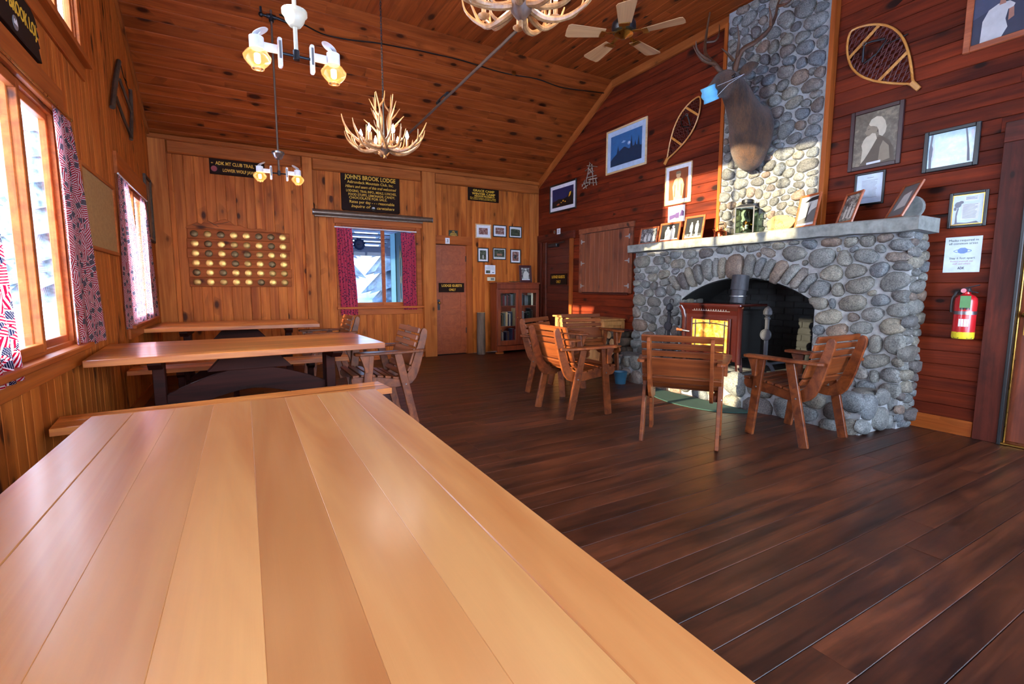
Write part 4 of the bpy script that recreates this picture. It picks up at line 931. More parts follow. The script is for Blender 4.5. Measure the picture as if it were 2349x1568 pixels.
m = MB(); m.tube([(-0.05, 0.02, 0.02), (0.045, 0.0, 0.70)], 0.006, 8); m.build('shaft', IRON, pk, True)
m = MB(); m.tube([(0.045, 0.0, 0.70)]+[(0.045, -0.025+0.03*math.cos(a), 0.715+0.03*math.sin(a)) for a in (0.2, 0.9, 1.6, 2.3, 3.0, 3.6)], 0.006, 8); m.build('hook', IRON, pk, True)
# half-round hearth rug
rug = [(0.0+0.40*math.cos(a)*-1, 0.62*math.sin(a)) for a in [(-PI/2)+PI*i/24 for i in range(25)]]
m = MB(); m.plate([(4.36, 3.50-0.62)]+[(4.36+p[0], 3.50+p[1]) for p in rug]+[(4.36, 3.50+0.62)], 0.0005, 0.009)
tag(m.build('hearth_rug', RUGG), 'dark green half-round rug on the floor against the hearth', 'rug')
# firewood at the left end of the hearth
rl = random.Random(6)
LOGL = ['rough log at the bottom left of the woodpile', 'dark barked log at the bottom right of the woodpile', 'log in the second layer on the left of the woodpile', 'log in the second layer on the right of the woodpile', 'log in the third layer on the left of the woodpile', 'log in the third layer on the right of the woodpile', 'pale split log near the top left of the woodpile', 'thick barked log near the top right of the woodpile', 'topmost log of the woodpile']
for i, (y, z, r_, x0) in enumerate([(5.41, .065, .065, 4.62), (5.27, .065, .065, 4.64), (5.40, .19, .06, 4.63), (5.27, .19, .062, 4.61), (5.41, .312, .062, 4.64), (5.27, .312, .062, 4.62), (5.40, .436, .06, 4.60), (5.27, .436, .062, 4.63), (5.33, .545, .06, 4.62)]):
    t = thing('firewood_log', LOGL[i], 'log', (x0, y, z-r_), 0, 'firewood beside the fireplace')
    n_ = 9; pr = [(r_*rl.uniform(0.85, 1.05)*math.cos(2*PI*k/n_), r_+r_*rl.uniform(0.85, 1.05)*math.sin(2*PI*k/n_)) for k in range(n_)]
    m = MB(); m.prism(pr, lambda a, b: V((0.006, a, b)), lambda a, b: V((0.42, a*0.95, b))); m.build('bark', BARK, t, False, 0.004)
    m = MB(); m.prism([(a*0.93, r_+(b-r_)*0.93) for a, b in pr], lambda a, b: V((0, a, b)), lambda a, b: V((0.007, a, b))); m.build('cut_end', CUTWOOD, t)
tg = thing('newspaper_bundle', 'flat dark folded paper lying on top of the woodpile', 'newspaper', (4.80, 5.33, .606))
m = MB(); m.box((0, 0, 0.006), (0.26, 0.34, 0.012), Matrix.Rotation(0.1, 3, 'Z')); m.build('folded_sheets', MAROON, tg, False, 0.003)
m = MB(); m.box((-0.02, 0.01, 0.015), (0.2, 0.28, 0.006), Matrix.Rotation(0.2, 3, 'Z')); m.build('top_sheet', PHD, tg, False, 0.002)
bl = thing('bucket', 'small blue bucket on the floor in front of the hearth end', 'bucket', (4.22, 4.62, 0))
m = MB(); m.lathe([(0.065, 0.0), (0.085, 0.15), (0.09, 0.155), (0.08, 0.15), (0.06, 0.012)], 20, cap=False); m.plate([(0.064*math.cos(a*PI/10), 0.064*math.sin(a*PI/10)) for a in range(20)], 0.0, 0.01)
BLUEPL = plain('blue_plastic', (44, 84, 106), 0.4); m.build('pail', BLUEPL, bl, True)
m = MB(); m.tube([(0.087*math.cos(a*PI/10), 0, 0.15-0.05*math.sin(a*PI/10)) for a in range(11)], 0.003, 6); m.build('bail', STEEL, bl, True)

# ================================================================== CABINETS AND BOOKCASE
cb = thing('pine_cabinet', 'low blond pine cabinet with panelled doors against the red wall', 'cabinet', (4.96, 6.24, 0), -PI/2)
CWD = 1.28; CDP = 0.40   # local x = -world y, y back
m = MB(); m.span((-CWD/2, -CDP/2, 0.05), (CWD/2, CDP/2, 0.72)); m.build('body', CABW, cb, False, 0.003)
m = MB(); m.span((-CWD/2-0.03, -CDP/2-0.035, 0.72), (CWD/2+0.03, CDP/2, 0.75)); m.build('top', CABW, cb, False, 0.006)
m = MB(); m.span((-CWD/2+0.02, -CDP/2+0.04, 0), (CWD/2-0.02, CDP/2, 0.05)); m.build('plinth', CABW, cb)
for i in range(3):
    x0 = -CWD/2+0.03+i*(CWD-0.06)/3; x1 = x0+(CWD-0.06)/3-0.01; d = MB()
    for a, b in (((x0, 0.08), (x0+0.06, 0.69)), ((x1-0.06, 0.08), (x1, 0.69)), ((x0+0.06, 0.08), (x1-0.06, 0.14)), ((x0+0.06, 0.63), (x1-0.06, 0.69))): d.span((a[0], -CDP/2-0.018, a[1]), (b[0], -CDP/2, b[1]))
    dd = d.build('door', CABW, cb, False, 0.002)
    m = MB(); m.span((x0+0.06, -CDP/2-0.008, 0.14), (x1-0.06, -CDP/2, 0.63)); m.build('panel', CABW, dd)
    m = MB(); m.ball((x1-0.03, -CDP/2-0.03, 0.42), 0.013, 10); m.build('knob', CABW, dd, True)
s_ = MB()
for a, b in (((-CDP/2, 0.06), (-CDP/2+0.06, 0.71)), ((CDP/2-0.06, 0.06), (CDP/2, 0.71)), ((-CDP/2+0.06, 0.06), (CDP/2-0.06, 0.12)), ((-CDP/2+0.06, 0.65), (CDP/2-0.06, 0.71))): s_.span((CWD/2, a[0], a[1]), (CWD/2+0.016, b[0], b[1]))
s_.build('side_frame', CABW, cb, False, 0.002)

BX0, BX1, BY0, BY1, BZ = 4.13, 5.03, 7.80, 8.10, 1.28
bc = thing('bookcase', 'redwood bookcase with two glazed doors in the far corner', 'bookcase', (BX0, BY0, 0))
bw, bd = BX1-BX0, BY1-BY0
m = MB(); m.span((0, 0.03, 0.05), (0.03, bd, BZ)); m.build('side_panel', BOOKC, bc, False, 0.003)
m = MB(); m.span((bw-0.03, 0.03, 0.05), (bw, bd, BZ)); m.build('side_panel', BOOKC, bc, False, 0.003)
m = MB(); m.span((0.03, bd-0.012, 0.05), (bw-0.03, bd, BZ)); m.build('back_panel', BOOKC, bc)
m = MB(); m.span((-0.015, 0.0, BZ), (bw+0.015, bd, BZ+0.03)); m.build('top', BOOKC, bc, False, 0.004)
m = MB(); m.span((0, 0.01, BZ-0.09), (bw, 0.035, BZ)); m.build('cornice', BOOKC, bc, False, 0.003)
for zz in (0.20, 0.50, 0.88):
    m = MB(); m.span((0.03, 0.05, zz-0.018), (bw-0.03, bd-0.012, zz)); m.build('shelf', BOOKC, bc)
m = MB(); m.prism([(0, 0.0), (0.10, 0.0), (0.13, 0.05), (bw-0.13, 0.05), (bw-0.10, 0.0), (bw, 0.0), (bw, 0.14), (0, 0.14)], lambda a, b: V((a, 0.01, b)), lambda a, b: V((a, 0.035, b))); m.build('skirt', BOOKC, bc, False, 0.002)
for x0, x1, ks in ((0.005, bw/2-0.002, 1), (bw/2+0.002, bw-0.005, -1)):
    d = MB(); z0, z1, st_ = 0.15, BZ-0.095, 0.062
    for a, b in (((x0, z0), (x0+st_, z1)), ((x1-st_, z0), (x1, z1)), ((x0+st_, z0), (x1-st_, z0+0.09)), ((x0+st_, z1-0.07), (x1-st_, z1))): d.span((a[0], 0.005, a[1]), (b[0], 0.03, b[1]))
    dd = d.build('door', BOOKC, bc, False, 0.003)
    m = MB(); m.span((x0+st_-0.004, 0.016, z0+0.086), (x1-st_+0.004, 0.019, z1-0.066)); m.build('pane', GLASS, dd)
    kx = x1-0.03 if ks > 0 else x0+0.03
    m = MB(); m.ball((kx, -0.006, 0.66), 0.011, 10); m.build('knob', BRASS, dd, True)
m = MB(); m.span((-0.02, -0.01, 0), (0.12, 0.05, 0.03)); m.build('shim_block', BEAM, bc, False, 0.004)
rb = random.Random(12)
BKC = [plain('book_cloth_%s' % n_, c, 0.6) for n_, c in (('green', (38, 58, 44)), ('red', (110, 30, 34)), ('tan', (196, 164, 112)), ('navy', (34, 40, 66)), ('black', (26, 26, 28)), ('cream', (214, 200, 168)), ('brown', (84, 54, 34)), ('grey', (110, 112, 116)))]
CN = ['green', 'red', 'tan', 'navy', 'black', 'cream', 'brown', 'grey']; SH = {0.20: 'bottom', 0.50: 'middle', 0.88: 'top'}; _bn = {}
ORD = ['first', 'second', 'third', 'fourth', 'fifth', 'sixth', 'seventh', 'eighth', 'ninth']
for zz, hmin, hmax in ((0.20, 0.17, 0.25), (0.50, 0.2, 0.33), (0.88, 0.16, 0.24)):
    x = BX0+0.05
    while x < BX1-0.09:
        wd_ = rb.uniform(0.02, 0.045); hh = rb.uniform(hmin, hmax); ci = rb.randrange(8)
        if rb.random() < 0.12: x += 0.05
        _bn[ci, zz] = _bn.get((ci, zz), -1)+1
        o = thing('book', '%s %s book from the left on the %s shelf of the glazed bookcase' % (ORD[_bn[ci, zz]], CN[ci], SH[zz]), 'book', (x+wd_/2, BY0+0.10, zz), 0, '%s books on the %s shelf' % (CN[ci], SH[zz]))
        m = MB(); m.span((-wd_/2, 0, 0), (wd_/2, 0.14, hh)); m.build('cover', BKC[ci], o, False, 0.002)
        m = MB(); m.span((-wd_/2+0.003, 0.004, hh), (wd_/2-0.003, 0.138, hh+0.001)); m.build('page_edge', PAPER, o)
        x += wd_+0.002
lg = thing('log_post', 'weathered upright log post standing between the door and bookcase', 'log', (3.87, 7.96, 0))
m = MB(); m.lathe([(0.078, 0.0), (0.08, 0.3), (0.075, 0.55), (0.077, 0.76)], 14); m.build('bark', BARK, lg, True)
m = MB(); m.lathe([(0.07, 0.76), (0.066, 0.766)], 14); m.build('cut_end', CUTWOOD, lg)
# ================================================================== THINGS ON THE WALLS
def rect_right(c, x=XR-0.012):
    q = [onx(px, py, x) for px, py in c]
    y0 = (q[0].y+q[3].y)/2; y1 = (q[1].y+q[2].y)/2; z1 = (q[0].z+q[1].z)/2; z0 = (q[2].z+q[3].z)/2
    return (y0+y1)/2, (z0+z1)/2, abs(y0-y1), z1-z0
def rect_back(c, y=YB-0.012):
    if len(c) == 2: (a, b), (d, e) = c; c = [(a, b), (d, b+(d-a)*0.06), (d, e), (a, e-(d-a)*0.03)]
    q = [ony(px, py, y) for px, py in c]
    x0 = (q[0].x+q[3].x)/2; x1 = (q[1].x+q[2].x)/2; z1 = (q[0].z+q[1].z)/2; z0 = (q[2].z+q[3].z)/2
    return (x0+x1)/2, (z0+z1)/2, x1-x0, z1-z0
def ring(w, h, fw, z0, z1):
    m = MB()
    for a, b in (((-w/2, -h/2), (-w/2+fw, h/2)), ((w/2-fw, -h/2), (w/2, h/2)), ((-w/2+fw, -h/2), (w/2-fw, -h/2+fw)), ((-w/2+fw, h/2-fw), (w/2-fw, h/2))): m.span((*a, z0), (*b, z1))
    return m
def circle(cx, cy, rx, ry, n=14): return [(cx+rx*math.cos(2*PI*k/n), cy+ry*math.sin(2*PI*k/n)) for k in range(n)]
def person(cx, by, h, w=0.30):
    return [circle(cx, by+h*0.88, h*0.09, h*0.11), [(cx-h*w*.5, by), (cx-h*w*.55, by+h*.55), (cx-h*.13, by+h*.76), (cx+h*.13, by+h*.76), (cx+h*w*.55, by+h*.55), (cx+h*w*.5, by)]]
def art(parent, W, H, z, bg, layers, name='print'):
    """one flat print: bg material and coloured shapes in 0..1 units"""
    mats = [bg]; m = MB(); m.add([(-W/2, -H/2, z), (W/2, -H/2, z), (W/2, H/2, z), (-W/2, H/2, z)], [(0, 1, 2, 3)])
    for i, (mt, polys) in enumerate(layers):
        if mt not in mats: mats.append(mt)
        m.mi = mats.index(mt); zz = z+0.0004*(i+1)
        for jj, p in enumerate(polys):
            zz = z+0.0004*(i+1)+0.00004*jj; pp = [(min(1, max(0, a)), min(1, max(0, b))) for a, b in p]
            m.add([((a-0.5)*W, (b-0.5)*H, zz) for a, b in pp], [tuple(range(len(pp)))])
    o = obj(name, m.v, m.f, mats, parent, False, None, m.m); return o
def framed(name, label, cat, F, W, H, fw, fmat, mw_, mmat, bg, layers, d=0.02, group=None, back=BLACK):
    t = thing(name, label, cat, mw=F, group=group)
    ring(W, H, fw, 0, d).build('frame', fmat, t, False, min(0.004, fw/4))
    m = MB(); m.span((-W/2+fw*0.5, -H/2+fw*0.5, 0), (W/2-fw*0.5, H/2-fw*0.5, d*0.4)); m.build('mat_board' if mw_ else 'backing', mmat if mw_ else back, t)
    iw, ih = W-2*fw-2*mw_, H-2*fw-2*mw_
    if bg: art(t, iw, ih, d*0.4+0.001, bg, layers)
    return t
trees = lambda xs, base, hs: [[(x-0.05, base), (x-0.02, base+h*0.6), (x, base+h), (x+0.02, base+h*0.6), (x+0.05, base)] for x, h in zip(xs, hs)]
hill = [(0, 0), (1, 0), (1, .42), (.8, .5), (.6, .44), (.45, .55), (.25, .42), (.1, .3), (0, .2)]
def PR(*c): return rect_right(c)
y, z, W, H = PR((1262, 427), (1323, 409), (1321, 478), (1260, 490))
framed('night_cabin_picture', 'black framed night picture of a lit cabin, left on the red wall', 'picture', on_right(y, z), W, H, 0.025, BLACK, 0.06, PAPER, NIGHT,
       [(NIGHTD, [[(0, 0), (1, 0), (1, .55), (.85, .75), (.7, .45), (.5, .38), (.3, .45), (.15, .35), (0, .3)]]), (YELLOW, [[(.5, .25), (.56, .25), (.56, .33), (.5, .33)], [(.42, .2), (.46, .2), (.46, .25), (.42, .25)], [(.6, .2), (.65, .2), (.65, .26), (.6, .26)], [(.78, .42), (.86, .5), (.9, .7), (.82, .66)]]), (FRAMEW, [[(.2, .12), (.3, .2), (.38, .16), (.3, .1)]])])
y, z, W, H = PR((1391.5, 303.6), (1485.5, 266), (1483, 375.4), (1390, 403))
framed('moonlit_mountain_picture', 'large blond framed blue picture of moonlit mountain trees', 'picture', on_right(y, z), W, H, 0.028, BLONDF, 0.075, plain('pale_blue_mat', (176, 196, 222), 0.6), DUSK,
       [(DUSKL, [circle(.6, .62, .05, .06), [(.35, .7), (.42, .76), (.5, .72), (.44, .68)]]), (DUSKD, [hill]+trees((.25, .68, .9, .5, .8), .35, (.3, .5, .42, .2, .3))), (PAPER, [circle(.61, .63, .025, .03)])])
y, z, W, H = PR((1528.6, 385), (1589, 365.8), (1584.4, 462), (1523, 473.6))
SEPR = plain('warm_sepia', (150, 80, 48), 0.4); SEPRL = plain('warm_sepia_light', (226, 180, 130), 0.4)
framed('hiker_portrait', 'sepia portrait of a capped person in a white mat, left of the chimney', 'picture', on_right(y, z), W, H, 0.012, BLONDF, 0.05, PAPER, SEPR,
       [(SEPRL, [circle(.5, .80, .12, .09), [(.28, .0), (.2, .45), (.3, .66), (.42, .72), (.58, .72), (.7, .66), (.82, .45), (.72, .0)]]), (SEPM, [[(.36, .84), (.64, .84), (.6, .93), (.4, .93)], [(.47, .3), (.53, .3), (.52, .66), (.48, .66)]]), (SEPR, [[(.3, .1), (.34, .1), (.36, .5), (.33, .5)], [(.66, .1), (.7, .1), (.68, .5), (.65, .5)]])])
y, z, W, H = PR((1532.7, 474), (1571.6, 468.5), (1567.8, 506.8), (1530, 511))
t = thing('photo_print', 'small unframed colour snapshot of a building below the sepia portrait', 'photograph', mw=on_right(y, z))
m = MB(); m.span((-W/2, -H/2, 0), (W/2, H/2, 0.003)); m.build('card', PAPER, t)
art(t, W*0.9, H*0.88, 0.0035, PAPER, [(plain('purple_roof', (84, 60, 110), .5), [[(.05, .1), (.45, .25), (.45, .5), (.05, .42)], [(.45, .2), (.7, .2), (.7, .6), (.45, .55)], [(.7, .3), (.85, .75), (1, .6), (1, .3)]]), (GREYINK, [[(.3, .0), (.8, .0), (.7, .2), (.4, .2)]])])
y, z, W, H = PR((1955, 261), (2078, 226.4), (2064, 373.7), (1944, 396.5))
BEARD = [(.24, .28), (.20, .40), (.26, .50), (.34, .55), (.40, .60), (.52, .58), (.60, .48), (.50, .38), (.40, .25), (.30, .12)]
framed('bearded_portrait', 'dark framed sepia profile portrait of a white-bearded person', 'picture', on_right(y, z), W, H, 0.035, plain('dark_wine_frame', (58, 26, 26), 0.35), 0, None, SEPIABG,
       [(SEPD, [[(.16, 0), (.96, 0), (.93, .24), (.82, .40), (.66, .50), (.5, .50), (.34, .3), (.24, .14)]]),
        (SEPM, [[(.60, .02), (.86, .06), (.82, .3), (.68, .42), (.62, .3)], [(.36, .52), (.30, .56), (.27, .61), (.24, .635), (.28, .67), (.29, .73), (.36, .80), (.5, .80), (.56, .66), (.5, .54)]]),
        (SEPL, [[(.22, .30), (.19, .40), (.23, .49), (.29, .55), (.36, .56), (.42, .60), (.50, .58), (.54, .48), (.46, .36), (.36, .22), (.28, .12), (.20, .05)], [(.33, .78), (.38, .86), (.50, .90), (.62, .87), (.70, .78), (.74, .66), (.72, .56), (.66, .50), (.58, .54), (.56, .64), (.52, .70), (.44, .73), (.37, .74)]]),
        (SEPD, [[(.31, .685), (.37, .70), (.37, .69), (.32, .675)], [(.27, .575), (.33, .585), (.33, .575), (.28, .565)], [(.52, .60), (.55, .66), (.57, .60)]]), (PAPER, [[(.34, .01), (.66, .02), (.66, .06), (.34, .05)]])], 0.025)
y, z, W, H = PR((2122, 306.7), (2251.5, 276), (2243.7, 376.4), (2115, 398.6))
SKYREFL = mountain_photo('painted_sky_reflection', (168, 200, 216), (190, 214, 226), (216, 232, 238), 5)  # reflected sky painted as the mirror's own colour
framed('old_mirror', 'black framed old mirror with flaking silver edges', 'mirror', on_right(y, z), W, H, 0.03, BLACK, 0, None, SKYREFL,
       [(GREYINK, [[(.04, 0), (.10, 0), (.09, .3), (.13, .5), (.08, .7), (.10, 1), (.05, 1), (.02, .5)], [(.78, 1), (.82, 1), (.86, .7), (.9, .4), (.93, .05), (.87, .05), (.85, .45), (.81, .8)]]), (PAPER, [[(.10, .2), (.12, .2), (.15, .5), (.13, .9), (.11, .6)], [(.92, .7), (.97, .8), (.95, .95), (.9, .9)]])], 0.025)
q0 = onx(2208, 127, XR-0.012); q1 = onx(2222.8, 0, XR-0.012); Wp, Hp = 0.95, 1.05
GREYSKY = plain('evening_sky', (150, 160, 190), 0.4); RIDGE = plain('blue_grey_ridge', (70, 76, 100), 0.4); SKIN = plain('skin_print', (176, 120, 100), 0.5); TEE = plain('white_tee_print', (206, 202, 200), 0.5); HAIRP = plain('dark_hair_print', (44, 38, 48), 0.5)
framed('mountain_view_photograph', 'big pine framed photograph of a seated person in white facing mountains', 'picture', on_right((q0.y)-Wp/2, q0.z+Hp/2), Wp, Hp, 0.045, FRAMEW, 0, None, GREYSKY,
       [(RIDGE, [[(0, 0), (1, 0), (1, .8), (.8, .62), (.6, .5), (.45, .52), (.3, .44), (.15, .42), (0, .36)]]), (plain('dark_ridge', (52, 56, 78), 0.4), [[(0, 0), (1, 0), (1, .5), (.6, .36), (.3, .3), (0, .2)]]),
        *[(mt_, [[(.05+(u_-.05)*.62, .0+v_*.66) for u_, v_ in pg_] for pg_ in pgs_]) for mt_, pgs_ in ((TEE, [[(.07, .0), (.08, .25), (.14, .36), (.24, .40), (.36, .39), (.42, .34), (.40, .3), (.35, .3), (.33, .2), (.36, .1), (.30, .0)]]), (SKIN, [[(.25, .38), (.32, .38), (.31, .45), (.26, .45)], [(.36, .3), (.41, .31), (.42, .2), (.36, .17)]]), (HAIRP, [circle(.285, .48, .06, .055)]))]], 0.03)
y, z, W, H = PR((1964, 399), (2033.8, 389), (2024, 467.5), (1955, 473))
TXTL = lambda n, x0, x1, y0, y1, seed=1: [[(x0, yy), (x1-random.Random(seed+k).uniform(0, .12), yy), (x1-random.Random(seed+k).uniform(0, .12), yy+.012), (x0, yy+.012)] for k in range(n) for yy in [y1-(y1-y0)*k/n]]
framed('letter_frame', 'black framed typed letter hung behind the mantel photographs', 'picture', on_right(y, z), W, H, 0.018, BLACK, 0, None, PAPERB, [(GREYINK, TXTL(14, .2, .82, .15, .78)+[[(.4, .87), (.65, .87), (.65, .885), (.4, .885)]])])
y, z, W, H = PR((2179.6, 444), (2270, 432.6), (2261, 517.7), (2172, 524))
t = framed('poem_frame', 'black and gold framed poem with a drawn tree, above the paper notice', 'picture', on_right(y, z), W, H, 0.022, BLACK, 0, None, PAPERB,
       [(GREYINK, [[(.12, .05), (.2, .05), (.17, .3), (.22, .55), (.18, .6), (.13, .4)], circle(.18, .68, .11, .10), circle(.1, .55, .05, .06), circle(.28, .75, .08, .05), [(.05, .03), (.9, .03), (.8, .1), (.5, .06), (.2, .09)]]), (PAPER, [[(.3, .16), (.85, .16), (.87, .68), (.32, .68)], [(.38, .78), (.82, .78), (.82, .92), (.38, .92)]]), (GREYINK, TXTL(12, .35, .83, .18, .65)+TXTL(4, .42, .8, .80, .9))])
ring(W-0.044, H-0.044, 0.006, 0.008, 0.012).build('gold_fillet', BRASS, t)
y, z, W, H = PR((2169, 545), (2254, 539.6), (2245, 624.3), (2161, 624))
t = thing('mask_notice', 'laminated pale blue notice about masks, above the fire extinguisher', 'notice', mw=on_right(y, z))
m = MB(); m.span((-W/2, -H/2, 0), (W/2, H/2, 0.002)); m.build('sheet', PAPERB, t)
TG = plain('olive_print', (96, 112, 88), 0.6)
for s_, yy, sz, wd_, mt in (('Masks required in', .40, .026, .80, TG), ('all common areas', .31, .026, .78, TG), ('Stay 6 feet apart', -.10, .024, .70, TG), ('Protect yourself, our', -.19, .018, .62, REDINK), ('staff, and others', -.26, .018, .48, REDINK), ('ADK', -.385, .03, .19, INK)):
    text('lettering', s_, sz, mt, t, -0.01*0, yy*H, 0.003, width=wd_*W)
m = MB(); m.plate([(a*W, b*H) for a, b in [(-.14, .14), (-.06, .19), (.06, .19), (.14, .14), (.13, .06), (.05, .03), (-.05, .03), (-.13, .06)]], 0.002, 0.003)
for s in (-1, 1): m.tube([(s*W*(.14+.10*math.sin(k*PI/8)), H*(.14-.08*k/8), 0.003) for k in range(9)], 0.002, 5)
m.build('mask_drawing', BLUEINK, t)

# back wall pictures and signs
def PB(*c): return rect_back(c)
def sign(name, label, F, W, H, lines, r_=0.02, th=0.022, cat='sign', mat=SIGNB, tmat=YELLOW):
    t = thing(name, label, cat, mw=F)
    pl = []
    for cx_, cy_, a0 in ((W/2-r_, H/2-r_, 0), (-W/2+r_, H/2-r_, PI/2), (-W/2+r_, -H/2+r_, PI), (W/2-r_, -H/2+r_, 1.5*PI)):
        pl += [(cx_+r_*math.cos(a0+k*PI/8), cy_+r_*math.sin(a0+k*PI/8)) for k in range(5)]
    m = MB(); m.plate(pl, 0, th); m.build('board', mat, t, False, 0.003)
    for s_, cx_, cy_, sz, wd_, sh in lines:
        text('lettering', s_, sz*H, tmat, t, cx_*W, cy_*H, th+0.001, width=wd_*W if wd_ else None, shear=sh, bold=0.0015 if sz > 0.1 else 0.0006)
    return t
x, z, W, H = PB((781, 389), (915, 404), (917, 491.7), (783.6, 482))
t = sign('lodge_sign', "dark brown lodge name sign with yellow lettering above the back window", on_back(x, z), W, H,
     [("JOHN'S BROOK LODGE", 0, .345, .15, .87, 0), ("Adirondack Mountain Club, Inc.", 0.0, .225, .10, .79, 0), ("Hikers and users of this trail welcomed", 0, .115, .10, .87, .3), ("LODGING, TRAIL INFO., MEALS, LUNCHES,", 0.01, .005, .085, .86, 0), ("FOOD STUFFS, LEMONADE, CANDY,", .015, -.085, .085, .80, 0), ("CHOCOLATE FOR SALE.", -.05, -.165, .085, .65, 0), ("Rates per day - - - reasonable", .015, -.265, .10, .77, 0), ("Inquire of", -.19, -.375, .10, .33, .3), ("caretakers", .24, -.385, .10, .31, .3)], 0.03)
m = MB(); m.cyl((0.03*W, -0.40*H, 0.022), (0.03*W, -0.40*H, 0.025), 0.03, n=20); b_ = m.build('emblem', plain('emblem_green', (30, 50, 44), 0.5), t)
m = MB(); m.plate([(0.03*W-0.026, -0.40*H), (0.03*W-0.01, -0.40*H+0.02), (0.03*W, -0.40*H+0.012), (0.03*W+0.012, -0.40*H+0.024), (0.03*W+0.026, -0.40*H)], 0.025, 0.026); m.build('mountain_mark', PAPER, b_)
x, z, W, H = PB((478.6, 360), (607, 377), (607, 411), (481.4, 397))
t = sign('trail_sign', 'long dark trail sign high on the back wall behind the far gas lamp', on_back(x, z), W, H, [("ADK MT CLUB TRAIL TO", 0.02, .2, .30, .82, 0), ("LOWER WOLF JAWS", 0.03, -.22, .28, .60, 0)], 0.006)
m = MB(); m.cyl((-0.42*W, -0.16*H, 0.022), (-0.42*W, -0.16*H, 0.025), 0.038, n=20); m.build('emblem', plain('emblem_red', (150, 50, 54), 0.5), t)
m = MB(); m.plate([(-0.47*W, .2*H), (-0.45*W, .25*H), (-0.45*W, .22*H), (-0.43*W, .22*H), (-0.43*W, .18*H), (-0.45*W, .18*H), (-0.45*W, .15*H)], 0.022, 0.0235); m.build('arrow', YELLOW, t)
x, z, W, H = PB((1073.4, 429), (1143.8, 436.4), (1143.8, 465.4), (1073.4, 458.8))
sign('camp_sign', 'small dark camp sign with yellow lettering above the six photographs', on_back(x, z), W, H, [("GRACE CAMP", 0, .29, .24, .70, 0), ("WINTER CAMP", .0, .05, .24, .76, 0), ("PRIVATE PROPERTY", .02, -.13, .14, .68, .25), ("For information contact ADK", -.02, -.26, .10, .84, 0), ("The members of Adirondack Mountain Club", -.02, -.37, .10, .84, 0)], 0.006)
x, z, W, H = rect_back([(1009, 647.3), (1067, 650), (1067, 671), (1009, 669)], YB-0.03)
LG = [("LODGE GUESTS", 0, .2, .36, .80, 0), ("ONLY", .02, -.24, .36, .27, 0)]
sign('guests_sign', 'black and yellow guests-only sign on the orange panelled door', on_back(x, z, -0.03), W, H, LG, 0.006, 0.02)
y, z, W, H = rect_right([(1263, 629), (1300, 626), (1300, 650), (1263, 655)], XR+0.03)
sign('guests_sign', 'black and yellow guests-only sign on the dark plank door', on_right(y, z, -0.042), W, H, LG, 0.006, 0.02)
x, z, W, H = PB((1029.8, 527), (1050.5, 528.8), (1050.5, 544), (1030, 543))
t = sign('small_plaque', 'small green and gold plaque above the orange door', on_back(x, z), W, H, [("ADIRONDACK", 0, .0, .14, .7, 0), ("MOUNTAIN CLUB", 0, -.2, .12, .8, 0), ("MEMBER", 0, -.36, .12, .5, 0)], 0.004, 0.008, 'plaque', plain('plaque_green', (36, 48, 32), 0.4))
m = MB(); m.plate([(-.2*W, .15*H), (-.12*W, .36*H), (0, .42*H), (.12*W, .36*H), (.2*W, .15*H)], 0.008, 0.009); m.build('emblem', BRASS, t)
x, z, W, H = PB((1021, 545), (1031, 546), (1031, 559.5), (1021, 558.5))
def card(label, F, W, H, s_):
    t = thing('number_card', label, 'card', mw=F); m = MB(); m.span((-W/2, -H/2, 0), (W/2, H/2, 0.002)); m.build('card', PAPER, t); text('number', s_, H*0.75, INK, t, 0, 0, 0.003); return t
card('white card numbered three over the orange door', on_back(x, z, 0.022), W, H, '3')
y, z, W, H = rect_right([(1280, 525), (1288, 523), (1288, 536), (1280, 538)])
card('white card numbered two over the dark plank door', on_right(y, z, 0.035), W, H, '2')
q = onx(1272, 532, XR-0.04)
t = thing('round_badge', 'small round metal badge over the dark plank door', 'badge', mw=on_right(q.y, q.z, 0.035)); m = MB(); m.cyl((0, 0, 0), (0, 0, 0.006), 0.034, n=20); m.build('disc', BRASS, t); m = MB(); m.cyl((0, 0, 0.006), (0, 0, 0.008), 0.024, n=20); m.build('centre', PHM, t)
PG = 'framed photographs beside the bookcase'
for nm, c, fm, fw_, mw_, bg, ly in (
    ('blond framed group photograph, top left of the six beside the camp sign', ((1090.8, 512.7), (1126.8, 547)), BLONDF, .02, .05, REDPH, []),
    ('black framed pair of red group shots, top middle of the six', ((1131.2, 515), (1162, 544)), BLACK, .016, .035, REDPH, [(PHL, [[(0, .52), (1, .52), (1, .56), (0, .56)]])]),
    ('black framed dark forest photograph, top right of the six', ((1168, 518), (1197, 546)), BLACK, .016, .02, GREENPH, [(PHL, [[(0, .85), (.4, .9), (1, .8), (1, 1), (0, 1)]])]),
    ('tall black framed forest photograph, bottom left of the six', ((1095.6, 567), (1121, 601.4)), BLACK, .018, .03, GREENPH, [(PHL, [[(.42, .1), (.58, .1), (.55, .5), (.45, .5)]])]),
    ('wide black framed forest group photograph, bottom middle of the six', ((1130.6, 567.4), (1160.8, 596)), BLACK, .016, .014, GREENPH, [(PHL, [[(0, 0), (1, 0), (1, .14), (0, .14)]]), (SKIN, sum([person(.3+.1*k, .3, .25) for k in range(5)], []))]),
    ('tall black framed reddish photograph, bottom right of the six', ((1170.7, 570.7), (1194.8, 604)), BLACK, .018, .028, REDPH, [(PHD, [[(.2, .3), (.6, .2), (.7, .6), (.4, .7)]])])):
    x, z, W, H = PB(*c); framed('framed_photograph', nm, 'photograph', on_back(x, z), W, H, fw_, fm, mw_, PAPER, bg, ly, 0.018, PG)
x, z, W, H = PB((1113, 607), (1136.7, 628.8))
